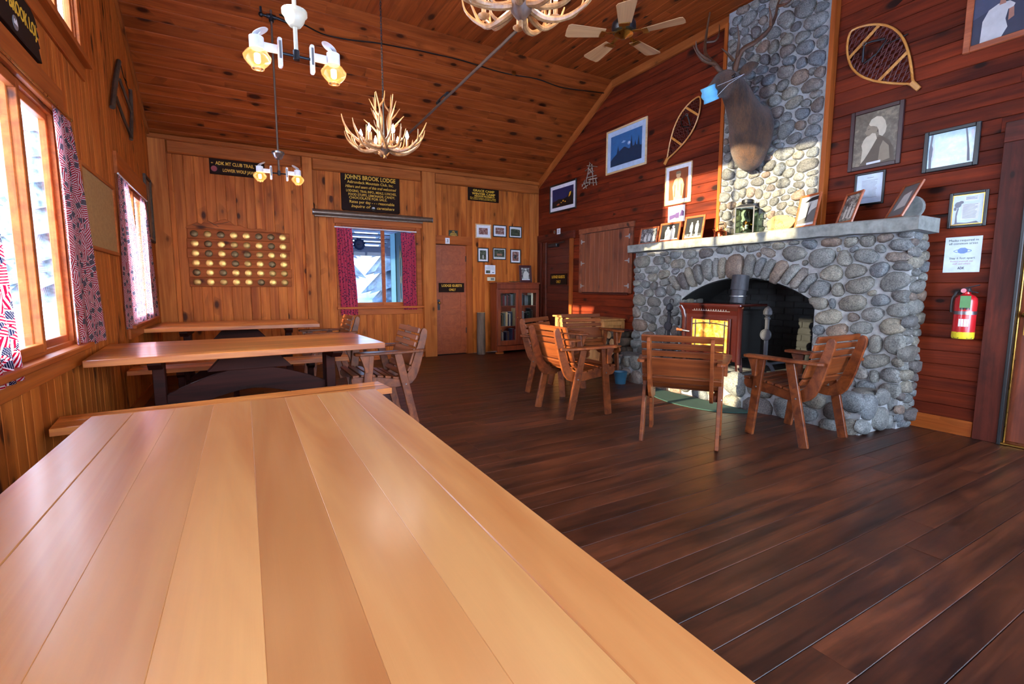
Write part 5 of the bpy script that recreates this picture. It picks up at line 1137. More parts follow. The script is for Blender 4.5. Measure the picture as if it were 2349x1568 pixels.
t = thing('paper_notice', 'white printed notice under the six photographs, above the thermostat', 'notice', mw=on_back(x, z)); m = MB(); m.span((-W/2, -H/2, 0), (W/2, H/2, 0.003)); m.build('sheet', PAPER, t)
art(t, W*.9, H*.9, 0.0035, PAPER, [(GREYINK, TXTL(7, .05, .95, .45, .85)+[[(.2, .93), (.8, .93), (.8, .96), (.2, .96)]]), (GREENPH, [[(.05, .05), (.5, .05), (.5, .4), (.05, .4)]]), (INK, [[(.7, .1), (.92, .1), (.92, .18), (.7, .18)]])])
x, z, W, H = PB((1117.6, 635), (1135, 644))
t = thing('thermostat', 'small beige thermostat on the wall above the bookcase', 'thermostat', mw=on_back(x, z)); m = MB(); m.span((-W/2, -H/2, 0), (W/2, H/2, 0.03)); m.build('case', CREAM, t, False, 0.006); m = MB(); m.span((-W*.1, -H*.3, 0.03), (W*.35, H*.3, 0.033)); m.build('dial_window', PHM, t)
t = framed('maroon_portrait', 'maroon framed black and white portrait standing on the bookcase', 'photograph', fr((4.87, 8.06, BZ+0.03+0.165), (1, 0, 0), (0, 0.13, 0.99), (0, -0.99, 0.13)), 0.27, 0.33, 0.025, MAROON, 0.022, MAROON, BWP, [(PHL, [circle(.55, .86, .13, .08), [(.15, .1), (.2, .45), (.4, .72), (.7, .74), (.92, .5), (.85, .1)]]), (PAPER, [[(0, 0), (1, 0), (1, .08), (0, .08)]])])
t = thing('driftwood_twig', 'thin curved twig lying on top of the bookcase', 'twig', (4.42, 7.92, BZ+0.03)); m = MB(); m.tube([(0, 0, 0.02), (0.06, 0, 0.012), (0.14, 0, 0.01), (0.25, 0.01, 0.016)], [0.004, 0.008, 0.009, 0.004], 7); m.build('stick', OLDWOOD, t, True)
m = MB(); m.tube([(0.1, 0, 0.012), (0.13, 0.03, 0.02), (0.15, 0.05, 0.016)], [0.006, 0.005, 0.003], 6); m.build('fork', OLDWOOD, t, True)

# medallion plaque
x0 = ony(432, 600, YB).x; x1 = ony(666, 600, YB).x
pq = thing('medallion_plaque', 'wooden wall plaque with carved mountain top and rows of brass medallions', 'plaque', mw=on_back((x0+x1)/2, 1.22))
W = x1-x0; H = ony(550, 530, YB).z-1.22
PLQ = wood('plaque_pine', (132, 64, 26), (172, 92, 42), (60, 24, 12), 0.6, knots=0.14, var=0.2, spec=0.12)
for j in range(6):
    hh = H/6; wd_ = W+0.012*math.sin(j*2.1)
    m = MB(); m.box((0, 0, 0), (wd_, hh-0.003, 0.024)); m.build('board', PLQ, pq, False, 0.005, Matrix.Translation((0.008*math.sin(j*1.7), hh*(j+0.5), 0.012)))
sil = [(-.5, 0), (-.5, .02), (-.44, .05), (-.40, .08), (-.36, .06), (-.33, .09), (-.29, .10), (-.25, .08), (-.18, .12), (-.13, .135), (-.08, .10), (-.04, .06), (.0, .075), (.05, .045), (.12, .03), (.2, .045), (.28, .02), (.36, .012), (.42, -.0)]
m = MB(); m.plate([(a*W, H+b*1.15) for a, b in sil], 0.002, 0.024); m.build('mountain_crest', PLQ, pq, False, 0.003)
for a in ([(-.44, .05), (-.38, .035), (-.3, .02), (-.1, .0)], [(-.29, .10), (-.2, .04)], [(-.25, .06), (-.15, .09), (-.1, .11)]):
    m = MB(); m.tube([(p[0]*W, H+p[1]*1.1, 0.0245) for p in a], 0.003, 5); m.build('carved_line', OLDWOOD, pq)
MED = [metal('brass_medal_%s' % n_, c, 0.4, 0.9) for n_, c in (('bright', (206, 164, 92)), ('dull', (150, 116, 64)), ('dark', (96, 76, 50)))]
m = MB(); m.lathe([(0.048, 0), (0.048, 0.004), (0.043, 0.007), (0.02, 0.010), (0.001, 0.011)], 20)
mm = []
for mt in MED:
    o = m.build('medallion', mt, pq, True); mm.append(o.data); bpy.data.objects.remove(o)
for j in range(6):
    for i in range(8):
        inst('medallion', mm[random.choice((0, 0, 1, 1, 2))], pq, Matrix.Translation(((-0.43+0.86*i/7)*W, H*(j+0.5)/6, 0.024)))

# projection screen tube
a = ony(718, 483, YB-0.08); b = ony(990, 507, YB-0.08)
t = thing('projection_screen', 'rolled projection screen tube hung on hooks above the back window', 'screen', mw=on_back((a.x+b.x)/2, (a.z+b.z)/2)); L = b.x-a.x
BRZ = metal('bronze_tube', (120, 100, 84), 0.35, 0.6)
m = MB(); m.cyl((-L/2, 0, 0.075), (L/2, 0, 0.075), 0.048, n=18); m.build('tube_case', BRZ, t, True)
m = MB(); m.span((-L/2+0.02, -0.062, 0.062), (L/2-0.02, -0.045, 0.09)); m.build('bottom_rail', BRZ, t)
for s in (-1, 1):
    m = MB(); m.cyl((s*L/2, 0, 0.075), (s*(L/2+0.012), 0, 0.075), 0.05, n=18); m.build('end_cap', STEEL, t, True)
    m = MB(); m.tube([(s*(L/2-0.03), 0.0, 0.03), (s*(L/2-0.03), 0.12, 0.012), (s*(L/2-0.02), 0.14, 0.03), (s*(L/2-0.0), 0.10, 0.06), (s*(L/2-0.0), 0.04, 0.075)], 0.006, 6); m.build('hook', IRON, t, True)

# curtains -----------------------------------------------------------
def curtain(label, F, top, bot, z0, z1, mat, seed, depth=0.035, npl=5, rodz=0.07, cat='curtain', group=None, flip=False):
    """top/bot: (u0,u1) extents along the wall at the rod and at the hem"""
    t = thing('curtain', label, cat, mw=F, group=group); rs = random.Random(seed); nu, nv = 44, 26
    ph = [rs.uniform(0, 6) for _ in range(4)]; vs = []
    for j in range(nv+1):
        s = j/nv; zz = z1+(z0-z1)*s; e = s**0.8
        for i in range(nu+1):
            q = i/nu; u0 = top[0]+(bot[0]-top[0])*e; u1 = top[1]+(bot[1]-top[1])*e
            u = u0+(u1-u0)*q
            dp = depth*(0.35+0.65*min(1, s*3))*(math.sin(2*PI*npl*q+ph[0]+0.5*math.sin(s*4+ph[1]))*0.7+0.3*math.sin(2*PI*(npl*2.3)*q+ph[2]))
            vs.append((u+0.006*math.sin(9*s+7*q+ph[3]), zz+0.004*math.sin(2*PI*npl*q)*s, rodz+dp))
    fs = [(j*(nu+1)+i, (j+1)*(nu+1)+i, (j+1)*(nu+1)+i+1, j*(nu+1)+i+1) for j in range(nv) for i in range(nu)]
    o = obj('fabric', vs, fs, mat, t, True)
    return t
FL = fr((XL, 0, 0), (0, 1, 0), (0, 0, 1), (1, 0, 0)); FBk = fr((0, YB, 0), (1, 0, 0), (0, 0, 1), (0, -1, 0))
def at_left(c, top, bot, z0, z1, *a, **k):
    yb = (top[0]+top[1])/2
    return curtain(c, fr((XL, yb, 0), (0, 1, 0), (0, 0, 1), (1, 0, 0)), (top[0]-yb, top[1]-yb), (bot[0]-yb, bot[1]-yb), z0, z1, *a, **k)
at_left('flag print curtain on the right side of the near left window', (3.86, 4.22), (3.88, 4.60), 0.83, 2.27, CURT, 3, 0.016, 3, 0.032)
at_left('flag print curtain at the left edge of the near left window', (2.35, 2.70), (2.45, 3.00), 0.80, 2.27, CURT, 4, 0.018, 4, 0.034)
at_left('red print curtain on the left side of the far left window', (5.70, 6.14), (5.56, 6.66), 0.83, 2.24, CURT, 5, 0.016, 4, 0.03)
at_left('red print curtain on the right side of the far left window', (6.88, 7.26), (6.76, 7.66), 0.81, 2.22, CURT, 6, 0.016, 4, 0.03)
def at_back(c, x0, x1, xb0, xb1, z0, z1, seed):
    xb = (x0+x1)/2; return curtain(c, fr((xb, YB, 0), (1, 0, 0), (0, 0, 1), (0, -1, 0)), (x0-xb, x1-xb), (xb0-xb, xb1-xb), z0, z1, CURT2, seed, 0.02, 6, 0.05)
at_back('rose print curtain on the left of the back window', 1.42, 1.655, 1.45, 1.72, 0.77, 2.17, 7)
at_back('rose print curtain on the right of the back window', 2.46, 2.70, 2.47, 2.71, 0.84, 2.13, 8)
def rodthing(label, p0, p1, r_, mat):
    t = thing('curtain_rod', label, 'curtain rod', p0); p = V(p1)-V(p0); m = MB(); m.cyl((0, 0, 0), p, r_, n=10); m.build('rod', mat, t, True)
    
    for e in (V((0, 0, 0)), p): m = MB(); m.ball(e, r_*1.6, 8); m.build('end_cap', mat, t, True)
rodthing('thin brass curtain rod over the near left window', (XL+0.035, 2.33, 2.285), (XL+0.035, 4.24, 2.285), 0.007, BRASS)
rodthing('white curtain rod over the far left window', (XL+0.035, 5.68, 2.235), (XL+0.035, 7.30, 2.235), 0.006, WHITE)
rodthing('white curtain rod across the back window', (1.41, YB-0.05, 2.16), (2.72, YB-0.05, 2.15), 0.009, WHITE)

# left wall things ----------------------------------------------------
def rect_left(c):
    q = [onx(px, py, XL) for px, py in c]; y0 = (q[0].y+q[3].y)/2; y1 = (q[1].y+q[2].y)/2; z1 = (q[0].z+q[1].z)/2; z0 = (q[2].z+q[3].z)/2
    return (y0+y1)/2, (z0+z1)/2, abs(y1-y0), z1-z0
CORK = rough_mat('tan_pinboard', (150, 110, 62), (176, 134, 80), 40, 0.8, 0.1)
y0, y1 = 4.46, 5.54
framed('notice_board', 'blank tan pinboard with wooden frame between the two left windows', 'notice board', on_left((y0+y1)/2, 1.79), y1-y0, 0.60, 0.03, TRIM, 0.0, None, CORK, [], 0.022)
framed('corner_picture', 'narrow dark framed picture at the far end of the left wall', 'picture', on_left(7.66, 2.18), 0.46, 0.80, 0.03, OLDWOOD, 0.03, BRASS, SEPIABG, [], 0.03)
y, z = 3.55, 2.66
sg = thing('arrow_sign', 'dark brown arrow-notched sign with yellow lettering over the near left window', 'sign', mw=on_left(3.16, 2.575, 0.005))
W, H = 1.22, 0.24
pl = [(-W/2, -H/2), (W/2-.04, -H/2), (W/2+.02, -H/2+.0), (W/2-.02, -.06), (W/2+.01, -.045), (W/2-.025, -.005), (W/2+.01, .01), (W/2-.03, .045), (W/2-.005, .06), (W/2-.05, .10), (W/2-.10, H/2), (-W/2, H/2)]
m = MB(); m.plate(pl, 0, 0.025); m.build('board', SIGNB, sg, False, 0.003)
text('lettering', 'JOHNS BROOK LOJ.', 0.095, YELLOW, sg, 0.27, 0.015, 0.026, width=0.63, bold=0.002)
m = MB(); m.cyl((0.25, -0.07, 0.025), (0.25, -0.07, 0.028), 0.034, n=22); e_ = m.build('emblem', PHM, sg); m = MB(); m.plate([(0.225, -0.078), (0.235, -0.055), (0.245, -0.066), (0.26, -0.05), (0.275, -0.078)], 0.028, 0.029); m.build('mountain_mark', PAPER, e_)
bs = thing('bow_saw', 'antique wooden buck saw frame hung high on the left wall', 'saw', mw=on_left(6.4, 2.9))
P_ = lambda px, py: (lambda q: (q.y-6.4, q.z-2.9, 0.03))(onx(px, py, XL+0.03))
for nm, pts, r_ in (('upright', [(272, 140), (264, 190), (258, 246)], .022), ('upright', [(299, 206), (302, 262), (301, 320)], .018), ('crossbar', [(274, 182), (288, 220), (301, 256)], .014), ('blade_bar', [(266, 222), (282, 268), (300, 312)], .014)):
    m = MB(); m.tube([P_(*p) for p in pts], r_, 8); m.build(nm, OLDWOOD, bs, True)
m = MB(); m.tube([P_(*p) for p in ((277, 150), (283, 175), (289, 190), (296, 210))], .004, 6); m.build('tension_wire', IRON, bs, True)
a, b = V(P_(284, 178)), V(P_(289, 192)); m = MB(); m.tube([a+(b-a)*0.0, a+(b-a)*0.5+V((.02, 0, .01)), b, a+(b-a)*0.5-V((.02, 0, -.01))], .005, 6, closed=True); m.build('turnbuckle', IRON, bs, True)

# right wall: shutters, stick sculpture, snowshoes, extinguisher ------
ys0, ys1, zs0, zs1 = 5.55, 6.70, 1.13, 2.12
sh = thing('shuttered_cupboard', 'plank shuttered wall cupboard with pale strap hinges on the red wall', 'cupboard', mw=on_right((ys0+ys1)/2, (zs0+zs1)/2)); W, H = ys1-ys0, zs1-zs0
for a, b in (((-W/2-.07, -H/2), (-W/2, H/2)), ((W/2, -H/2), (W/2+.07, H/2)), ((-W/2-.09, H/2), (W/2+.09, H/2+.08))):
    m = MB(); m.span((*a, 0), (*b, 0.03)); m.build('casing', SHUT, sh, False, 0.003)
m = MB(); m.span((-W/2, -H/2-.025, 0), (W/2, -H/2+0.002, 0.05)); m.build('sill', REDTRIM, sh, False, 0.004)
m = MB(); m.span((-W/2, -H/2, 0), (W/2, H/2, 0.006)); m.build('back', BLACK, sh)
SHUTX = wood('brown_cedar_plank', (112, 58, 34), (150, 84, 52), (44, 18, 12), 0.55, knots=0.2, var=0.25)
for s in (-1, 1):
    m = MB(); m.span((s*W/4-W/4+.004, -H/2+.01, 0.008), (s*W/4+W/4-.004, -H/2+.02, 0.012)); lf = m.build('shutter', SHUT, sh)
    npk = 5
    for i in range(npk):
        pw = (W/2-.012)/npk; cx_ = s*W/4-W/4+.006+pw*(i+.5)
        m = MB(); m.box((0, 0, 0), (H-.02, pw-.002, .02)); m.build('plank', SHUTX, lf, False, 0.003, fr((cx_, 0, .022), (0, 1, 0), (-1, 0, 0), (0, 0, 1)))
    for hz in (.36, 0, -.38):
        m = MB(); hx = s*(W/2-.0); m.plate([(hx-s*.0, hz-.02), (hx-s*.0, hz+.02), (hx-s*.02, hz+.012), (hx-s*.085, hz+.005), (hx-s*.085, hz-.005), (hx-s*.02, hz-.012)], .032, .035); m.span((hx+s*.004-.012, hz-.035, .03), (hx+s*.004+.012, hz+.035, .034)); m.build('hinge', HINGE, lf)
tw = thing('stick_sculpture', 'small driftwood twig lattice hung on the red wall', 'ornament', mw=on_right(6.75, 2.75))
TW = lambda px, py: (lambda q: (6.75-q.y, q.z-2.75, 0.025+0.008*((px*7+py) % 5)/5))(onx(px, py, XR-0.03))
SK = [((1352, 376), (1344, 420)), ((1357, 376), (1361, 425)), ((1347, 380), (1370, 382)), ((1342, 392), (1352, 385)), ((1348, 398), (1362, 392)), ((1345, 408), (1368, 402)), ((1349, 385), (1360, 398)), ((1356, 384), (1350, 400)), ((1335, 428), (1342, 412)), ((1334, 424), (1352, 416)), ((1345, 420), (1370, 418)), ((1338, 432), (1348, 424)), ((1352, 424), (1354, 408)), ((1366, 410), (1368, 424)), ((1350, 412), (1369, 408)), ((1340, 418), (1345, 432)), ((1354, 376), (1352, 372))]
for a, b in SK:
    m = MB(); m.tube([TW(*a), TW(*b)], [.008, .006], 6); m.build('twig', GREYWOOD, tw, True)

def snowshoe(label, tail, toe, wide, lat, lean=0.0):
    a = onx(*tail, XR-0.03); b = onx(*toe, XR-0.03); u = V((-(b.y-a.y), b.z-a.z, 0)); L = u.length; u.normalize(); v = V((-u.y, u.x, 0))
    t = thing('snowshoe', label, 'snowshoe', mw=on_right(a.y, a.z) @ Matrix(((u.x, v.x, 0, 0), (u.y, v.y, 0, 0), (0, 0, 1, 0.012), (0, 0, 0, 1))))
    def hwid(s): return wide/2*(max(0.0, math.sin(PI*min(1, max(0, (s-0.10)/0.90))**1.25))**0.75)*(1 if s > .1 else 0)+0.012
    N_ = 36; S_ = [0.0+1.0*i/N_ for i in range(N_+1)]
    up_ = [(s*L, hwid(s), .012) for s in S_]; dn = [(s*L, -hwid(s), .012) for s in reversed(S_)]
    m = MB(); m.tube(up_+dn, .0105, 8, closed=True); m.build('bent_frame', ASH, t, True)
    m = MB(); m.span((-.005, -.02, .0), (.09, .02, .026)); m.build('tail_block', ASH, t, False, .004)
    for s in (.36, .80):
        m = MB(); m.span((s*L-.014, -hwid(s)+.005, .006), (s*L+.014, hwid(s)-.005, .018)); m.build('crossbar', ASH, t, False, .003)
    m = MB(); step = L/lat
    def clipl(p, d):
        pts = []; k = -2.0
        inside = None; seg = []
        while k < 2.0:
            q = (p[0]+d[0]*k*L, p[1]+d[1]*k*L); s = q[0]/L; ok = .14 < s < .985 and abs(q[1]) < hwid(s)-.004 and not (.64 < s < .79 and abs(q[1]) < wide*.2)
            if ok: seg.append(q)
            elif len(seg) > 1: pts.append((seg[0], seg[-1])); seg = []
            else: seg = []
            k += .012
        return pts
    for ang in (math.radians(58), math.radians(-58), PI/2):
        d = (math.cos(ang), math.sin(ang))
        for i in range(-lat, lat*2):
            for p, q in clipl((i*step*(1 if abs(ang) < 1.5 else 1), 0), d): m.tube([(*p, .012), (*q, .012)], .0042, 4, cap=False)
    m.build('webbing', RAWHIDE, t)
    m = MB(); s = .64*L
    m.tube([(s, -wide*.30, .02), (s+.06, -wide*.12, .05), (s+.09, 0, .06), (s+.06, wide*.12, .05), (s, wide*.30, .02)], .010, 8); m.tube([(s-.02, -wide*.3, .02), (s-.06, 0, .045), (s-.02, wide*.3, .02)], .007, 6); m.build('binding_straps', LEATHER, t, True)
    m = MB(); m.tube([(s+.09+.016*math.cos(k*PI/4), .016*math.sin(k*PI/4), .07) for k in range(8)], .003, 5, closed=True); m.build('buckle', STEEL, t, True)
    m = MB(); m.tube([(s-.05, -wide*.25, .02), (s-.1, -wide*.45, .015), (s-.13, -wide*.62, .008)], .005, 6); m.build('loose_strap', LEATHER, t, True)
    return t
snowshoe('narrow looking snowshoe hung left of the chimney below the elk muzzle', (1524, 376), (1604, 222), 0.30, 22)
snowshoe('snowshoe hung on the red wall right of the chimney', (2106, 203), (1952, 72), 0.36, 20)

q = onx(2209, 770, XR-0.08)
ex = thing('fire_extinguisher', 'red fire extinguisher with green tag hung on the wall by the right door', 'fire extinguisher', (XR-0.088, q.y, q.z-0.02))
hz = onx(2209, 690, XR-0.08).z-q.z
m = MB(); m.lathe([(0.066, 0.0), (0.07, 0.012), (0.07, 0.055)], 24); m.build('base_band', YELP, ex, True)
m = MB()
for k in range(5):
    a0 = k*2*PI/5
    vs_ = [(0.0708*math.cos(a0+t_), 0.0708*math.sin(a0+t_), z_) for t_, z_ in ((0, 0.004), (.55, 0.004), (.95, 0.055), (.40, 0.055))]; m.add(vs_, [(0, 1, 2, 3)])
m.build('hazard_stripes', BLACK, ex)
m = MB(); m.lathe([(0.07, 0.055), (0.07, 0.30), (0.066, 0.325), (0.05, 0.345), (0.026, 0.358), (0.024, 0.375)], 24); m.build('cylinder', REDP, ex, True)
m = MB(); m.lathe([(0.0715, 0.195), (0.0715, 0.222)], 24, cap=False); m.build('bracket_band', STEEL, ex, True)
m = MB(); m.span((-0.02, -0.02, 0.372), (0.02, 0.02, 0.405)); m.build('valve', IRONG, ex, False, .004)
m = MB(); m.bar((0, 0.03, 0.40), (-0.02, -0.075, 0.43), .022, .006); m.bar((0, 0.02, 0.39), (-0.02, -0.07, 0.37), .022, .006); m.build('lever', IRONG, ex)
m = MB(); m.cyl((-0.022, 0.012, 0.385), (-0.035, 0.012, 0.385), .018, n=14); m.build('gauge', REDP, ex, True)
m = MB(); m.tube([(0, 0.02, 0.39), (-0.02, 0.06, 0.375), (-0.03, 0.078, 0.32), (-0.03, 0.08, 0.26), (-0.03, 0.078, 0.21)], .010, 8); m.build('hose', BLACK, ex, True)
m = MB(); m.span((-.078, -.052, .25), (-.076, .014, .345)); m.build('inspection_tag', GREENP, ex)
for (z0_, z1_, mt) in ((.10, .16, PAPER), (.235, .29, PHD)):
    m = MB(); m.add([(.0706*math.cos(PI+t_), .0706*math.sin(PI+t_), z_) for z_ in (z0_, z1_) for t_ in (-.2, .1, .4, .7)], [(0, 1, 5, 4), (1, 2, 6, 5), (2, 3, 7, 6)]); m.build('label_sticker', mt, ex)
m = MB(); m.span((0.06, -0.02, 0.15), (0.0875, 0.02, 0.33)); m.build('wall_bracket', IRON, ex)

# ================================================================== MANTEL THINGS
MZ = 1.807
def stand_frame(name, label, bl, br, hgt, x, fm, bg, layers, turn=0.0, lean=0.18, fw_=0.022, mat_=0.0, group='framed photographs on the mantel', H=None):
    a = onx(*bl, x); b = onx(*br, x); W = abs(a.y-b.y); c = V((x, (a.y+b.y)/2, MZ+0.004))
    F = fr(c, (0, -1, 0), (0, 0, 1), (-1, 0, 0)) @ Matrix.Rotation(turn, 4, 'Y') @ Matrix.Rotation(-lean, 4, 'X') @ Matrix.Translation((0, hgt/2, 0))
    W = W if turn == 0 else H
    t = framed(name, label, 'photograph', F, W, hgt, fw_, fm, mat_, PAPER, bg, layers, 0.02, group)
    m = MB(); m.span((-W*.12, -hgt/2+.01, -.012), (W*.12, hgt*.2, -.002)); m.build('easel_back', OLDWOOD, t)
    return t
GRP = lambda: (PHL, person(.3, .1, .5)+person(.55, .12, .55)+person(.8, .08, .5))
stand_frame('standing_photograph', 'leftmost small framed black and white photograph on the mantel', (1466, 556), (1508, 553), 0.235, 4.99, FRAMEW, BWP, [GRP()])
stand_frame('standing_photograph', 'framed photograph of two people, second from the left on the mantel', (1511, 553), (1558, 549), 0.255, 4.96, FRAMEW, PHD, [(PHL, person(.38, .08, .8, .34)+person(.66, .08, .85, .3)), (PAPER, [[(0, 0), (1, 0), (1, .07), (0, .07)]])], fw_=.026)
stand_frame('standing_photograph', 'framed photograph of three people, third from the left beside the kettle', (1566, 547), (1612, 543), 0.30, 4.99, FRAMEW, BWP, [(PHD, [[(0, .2), (1, .2), (1, 1), (0, 1)]]), (PHL, person(.35, .3, .5, .34)+person(.68, .3, .55, .34)+person(.7, .08, .42)+person(.4, .08, .3)), (PAPER, [[(0, 0), (1, 0), (1, .06), (0, .06)]])], fw_=.026)
stand_frame('standing_photograph', 'framed photograph of a lone tree between the wood slice and typed letter', (1822, 519), (1872, 512), 0.33, 4.95, FRAMEW, PHL, [(PHM, [[(0, .05), (1, .1), (1, .6), (.7, .5), (.5, .3), (0, .2)]]), (PHD, [[(.45, .15), (.52, .15), (.55, .5), (.62, .8), (.5, .6)], [(.2, .8), (.6, .95), (1, .98), (1, .85), (.6, .82)]]), (PAPER, [[(0, 0), (1, 0), (1, .07), (0, .07)]])], turn=-0.35, H=0.27, fw_=.022)
stand_frame('standing_photograph', 'steeply angled framed photograph in front of the typed letter', (1925, 509), (1950, 505), 0.30, 4.98, FRAMEW, BWP, [GRP()], turn=-0.6, H=0.26, lean=0.3)
stand_frame('standing_photograph', 'rightmost framed photograph on the mantel, leaning on a stone disc', (2040, 496), (2062, 492), 0.33, 4.98, FRAMEW, PHM, [(PHL, [[(.2, .2), (.8, .3), (.7, .8), (.3, .7)]])], turn=-0.72, H=0.28, lean=0.45)
t = thing('stone_disc', 'dark round stone disc behind the rightmost mantel photograph', 'stone', (5.12, 2.03, MZ)); m = MB(); m.cyl((-0.02, 0, .10), (0.02, 0, .10), .10, n=22); m.build('disc', SLAB, t, False, .006); m = MB(); m.box((-.03, 0, .012), (.06, .10, .024)); m.build('stand', FRAMEW, t)
# copper kettle
q = onx(1651, 538, 4.97)
kt = thing('copper_kettle', 'small copper kettle with brass handle on the mantel beside the lantern', 'kettle', (4.99, q.y, MZ))
m = MB(); m.lathe([(.062, 0), (.068, .006), (.068, .055), (.060, .068), (.04, .078), (.022, .084)], 24); m.build('body', COPPER, kt, True)
m = MB(); m.lathe([(.024, .084), (.02, .092), (.006, .096), (.005, .104), (.009, .110), (.001, .116)], 16); m.build('lid', COPPER, kt, True)
m = MB(); m.tube([(0, .06, .045), (0, .085, .062), (0, .098, .088), (0, .112, .10)], [.016, .012, .009, .008], 10); m.build('spout', COPPER, kt, True)
m = MB(); m.tube([(0, .05, .066), (0, .052, .11), (0, .034, .148), (0, -.034, .148), (0, -.052, .11), (0, -.05, .066)], .0035, 8); m.build('handle', BRASS, kt, True)
m = MB(); m.tube([(0, .034, .15), (0, -.034, .15)], .007, 8); m.build('grip', IRON, kt, True)
# lantern
q = onx(1716, 530, 5.0)
ln = thing('glass_lantern', 'square grey metal lantern with green glass and an oil lamp inside', 'lantern', (4.98, q.y+0.01, MZ), 0.35)
s_ = .10; hh = .27
m = MB(); m.span((-s_, -s_, 0), (s_, s_, .012)); m.build('base', IRONG, ln, False, .003)
for a in (-1, 1):
    for b in (-1, 1): m = MB(); m.box((a*(s_-.006), b*(s_-.006), .012+hh/2), (.012, .012, hh)); m.build('corner_post', IRONG, ln)
for a, b in ((1, 0), (-1, 0), (0, 1), (0, -1)):
    m = MB(); m.box((a*(s_-.006), b*(s_-.006), .012+hh/2), (.003 if a else 2*s_-.024, .003 if b else 2*s_-.024, hh)); m.build('pane', GGLASS, ln)
m = MB(); rf_ = [(s_+.004, .282), (s_+.004, .290), (.055, .325)]
vs_ = []; fs_ = []
for r_, z_ in rf_: vs_ += [(r_, r_, z_), (-r_, r_, z_), (-r_, -r_, z_), (r_, -r_, z_)]
for i in range(2):
    for k in range(4): fs_.append((i*4+k, i*4+(k+1) % 4, (i+1)*4+(k+1) % 4, (i+1)*4+k))
fs_ += [(3, 2, 1, 0), (8, 9, 10, 11)]; m.add(vs_, fs_); m.build('roof', IRONG, ln)
m = MB(); m.lathe([(.045, .322), (.045, .335), (.062, .340), (.062, .372), (.05, .380)], 22); m.build('vent_cap', IRON, ln, True)
for s in (-1, 1): m = MB(); m.tube([(s*.03+.0, .016*math.cos(k*PI/5), .392+.016*math.sin(k*PI/5)) for k in range(10)], .003, 5, closed=True); m.build('handle_ring', IRON, ln, True)
ol = MB(); ol.lathe([(.055, .013), (.06, .03), (.045, .05), (.02, .06), (.018, .085), (.024, .09), (.024, .105), (.012, .11)], 18); lamp_ = ol.build('oil_font', STEEL, ln, True)
m = MB(); m.lathe([(.022, .11), (.036, .14), (.03, .18), (.02, .22), (.02, .26)], 16, cap=False); m.build('chimney', GLASS, lamp_, True)
# carved wood slice
q0 = onx(1757, 527, 5.02); q1 = onx(1821, 521, 5.02)
ws = thing('wood_slice', 'pale carved wood slice leaning on the chimney stones beside the lantern', 'wood slice', mw=fr((5.03, (q0.y+q1.y)/2, MZ), (0, -1, 0), (0.15, 0, 0.989), (-0.989, 0, 0.15)))
W = abs(q0.y-q1.y); pl = []
for k in range(36):
    a = 2*PI*k/36; r_ = 1+0.05*math.sin(3*a+1)+0.03*math.sin(7*a)-0.12*math.exp(-((a-0.9)/.2)**2); yy = .085+.09*math.sin(a)*r_; pl.append((W/2*math.cos(a)*r_, max(0.0, yy)))
m = MB(); m.plate(pl, 0, .022); m.build('slice', wood('carved_slice', (176, 124, 72), (206, 156, 100), None, 0.6), ws, False, .003)
m = MB()
for r_ in (.018, .026, .034): m.tube([(r_*math.cos(k*PI/10), .075+r_*math.sin(k*PI/10), .023) for k in range(11)], .0015, 4)
for k in range(8): m.tube([(-.09+.025*k, .03, .023), (-.08+.025*k, .045+.008*(k % 3), .023), (-.065+.025*k, .03, .023)], .0015, 4)
m.build('carved_lines', FRAMEW, ws)
text('carved_number', '3 2 2', .03, FRAMEW, ws, -.04, .125, .023)
# ================================================================== CEILING THINGS
def point(name, loc, energy, col, r_=0.02, parent=None):
    ld = bpy.data.lights.new(name, 'POINT'); ld.energy = energy; ld.color = col; ld.shadow_soft_size = r_
    o = bpy.data.objects.new(name, ld); COL.objects.link(o)
    if parent: o.parent = parent
    o.location = loc; return o
def spline(pts, n=5):
    P = [V(p) for p in pts]; out = []
    for i in range(len(P)-1):
        p0, p1, p2, p3 = P[max(0, i-1)], P[i], P[i+1], P[min(len(P)-1, i+2)]
        for k in range(n):
            t = k/n; out.append(0.5*((2*p1)+(p2-p0)*t+(2*p0-5*p1+4*p2-p3)*t*t+(3*p1-p0-3*p2+p3)*t**3))
    return out+[P[-1]]
def taper(pts, r0, r1, n=4):
    q = spline(pts, n); m = len(q); return q, [r0+(r1-r0)*(i/(m-1))**1.2 for i in range(m)]
def antler_mesh(mb, beam, tines, r0, r1):
    q, r_ = taper(beam, r0, r1); mb.tube(q, r_, 8)
    for t, tr in tines:
        q, r_ = taper(t, tr, 0.0025, 3); mb.tube(q, r_, 7)
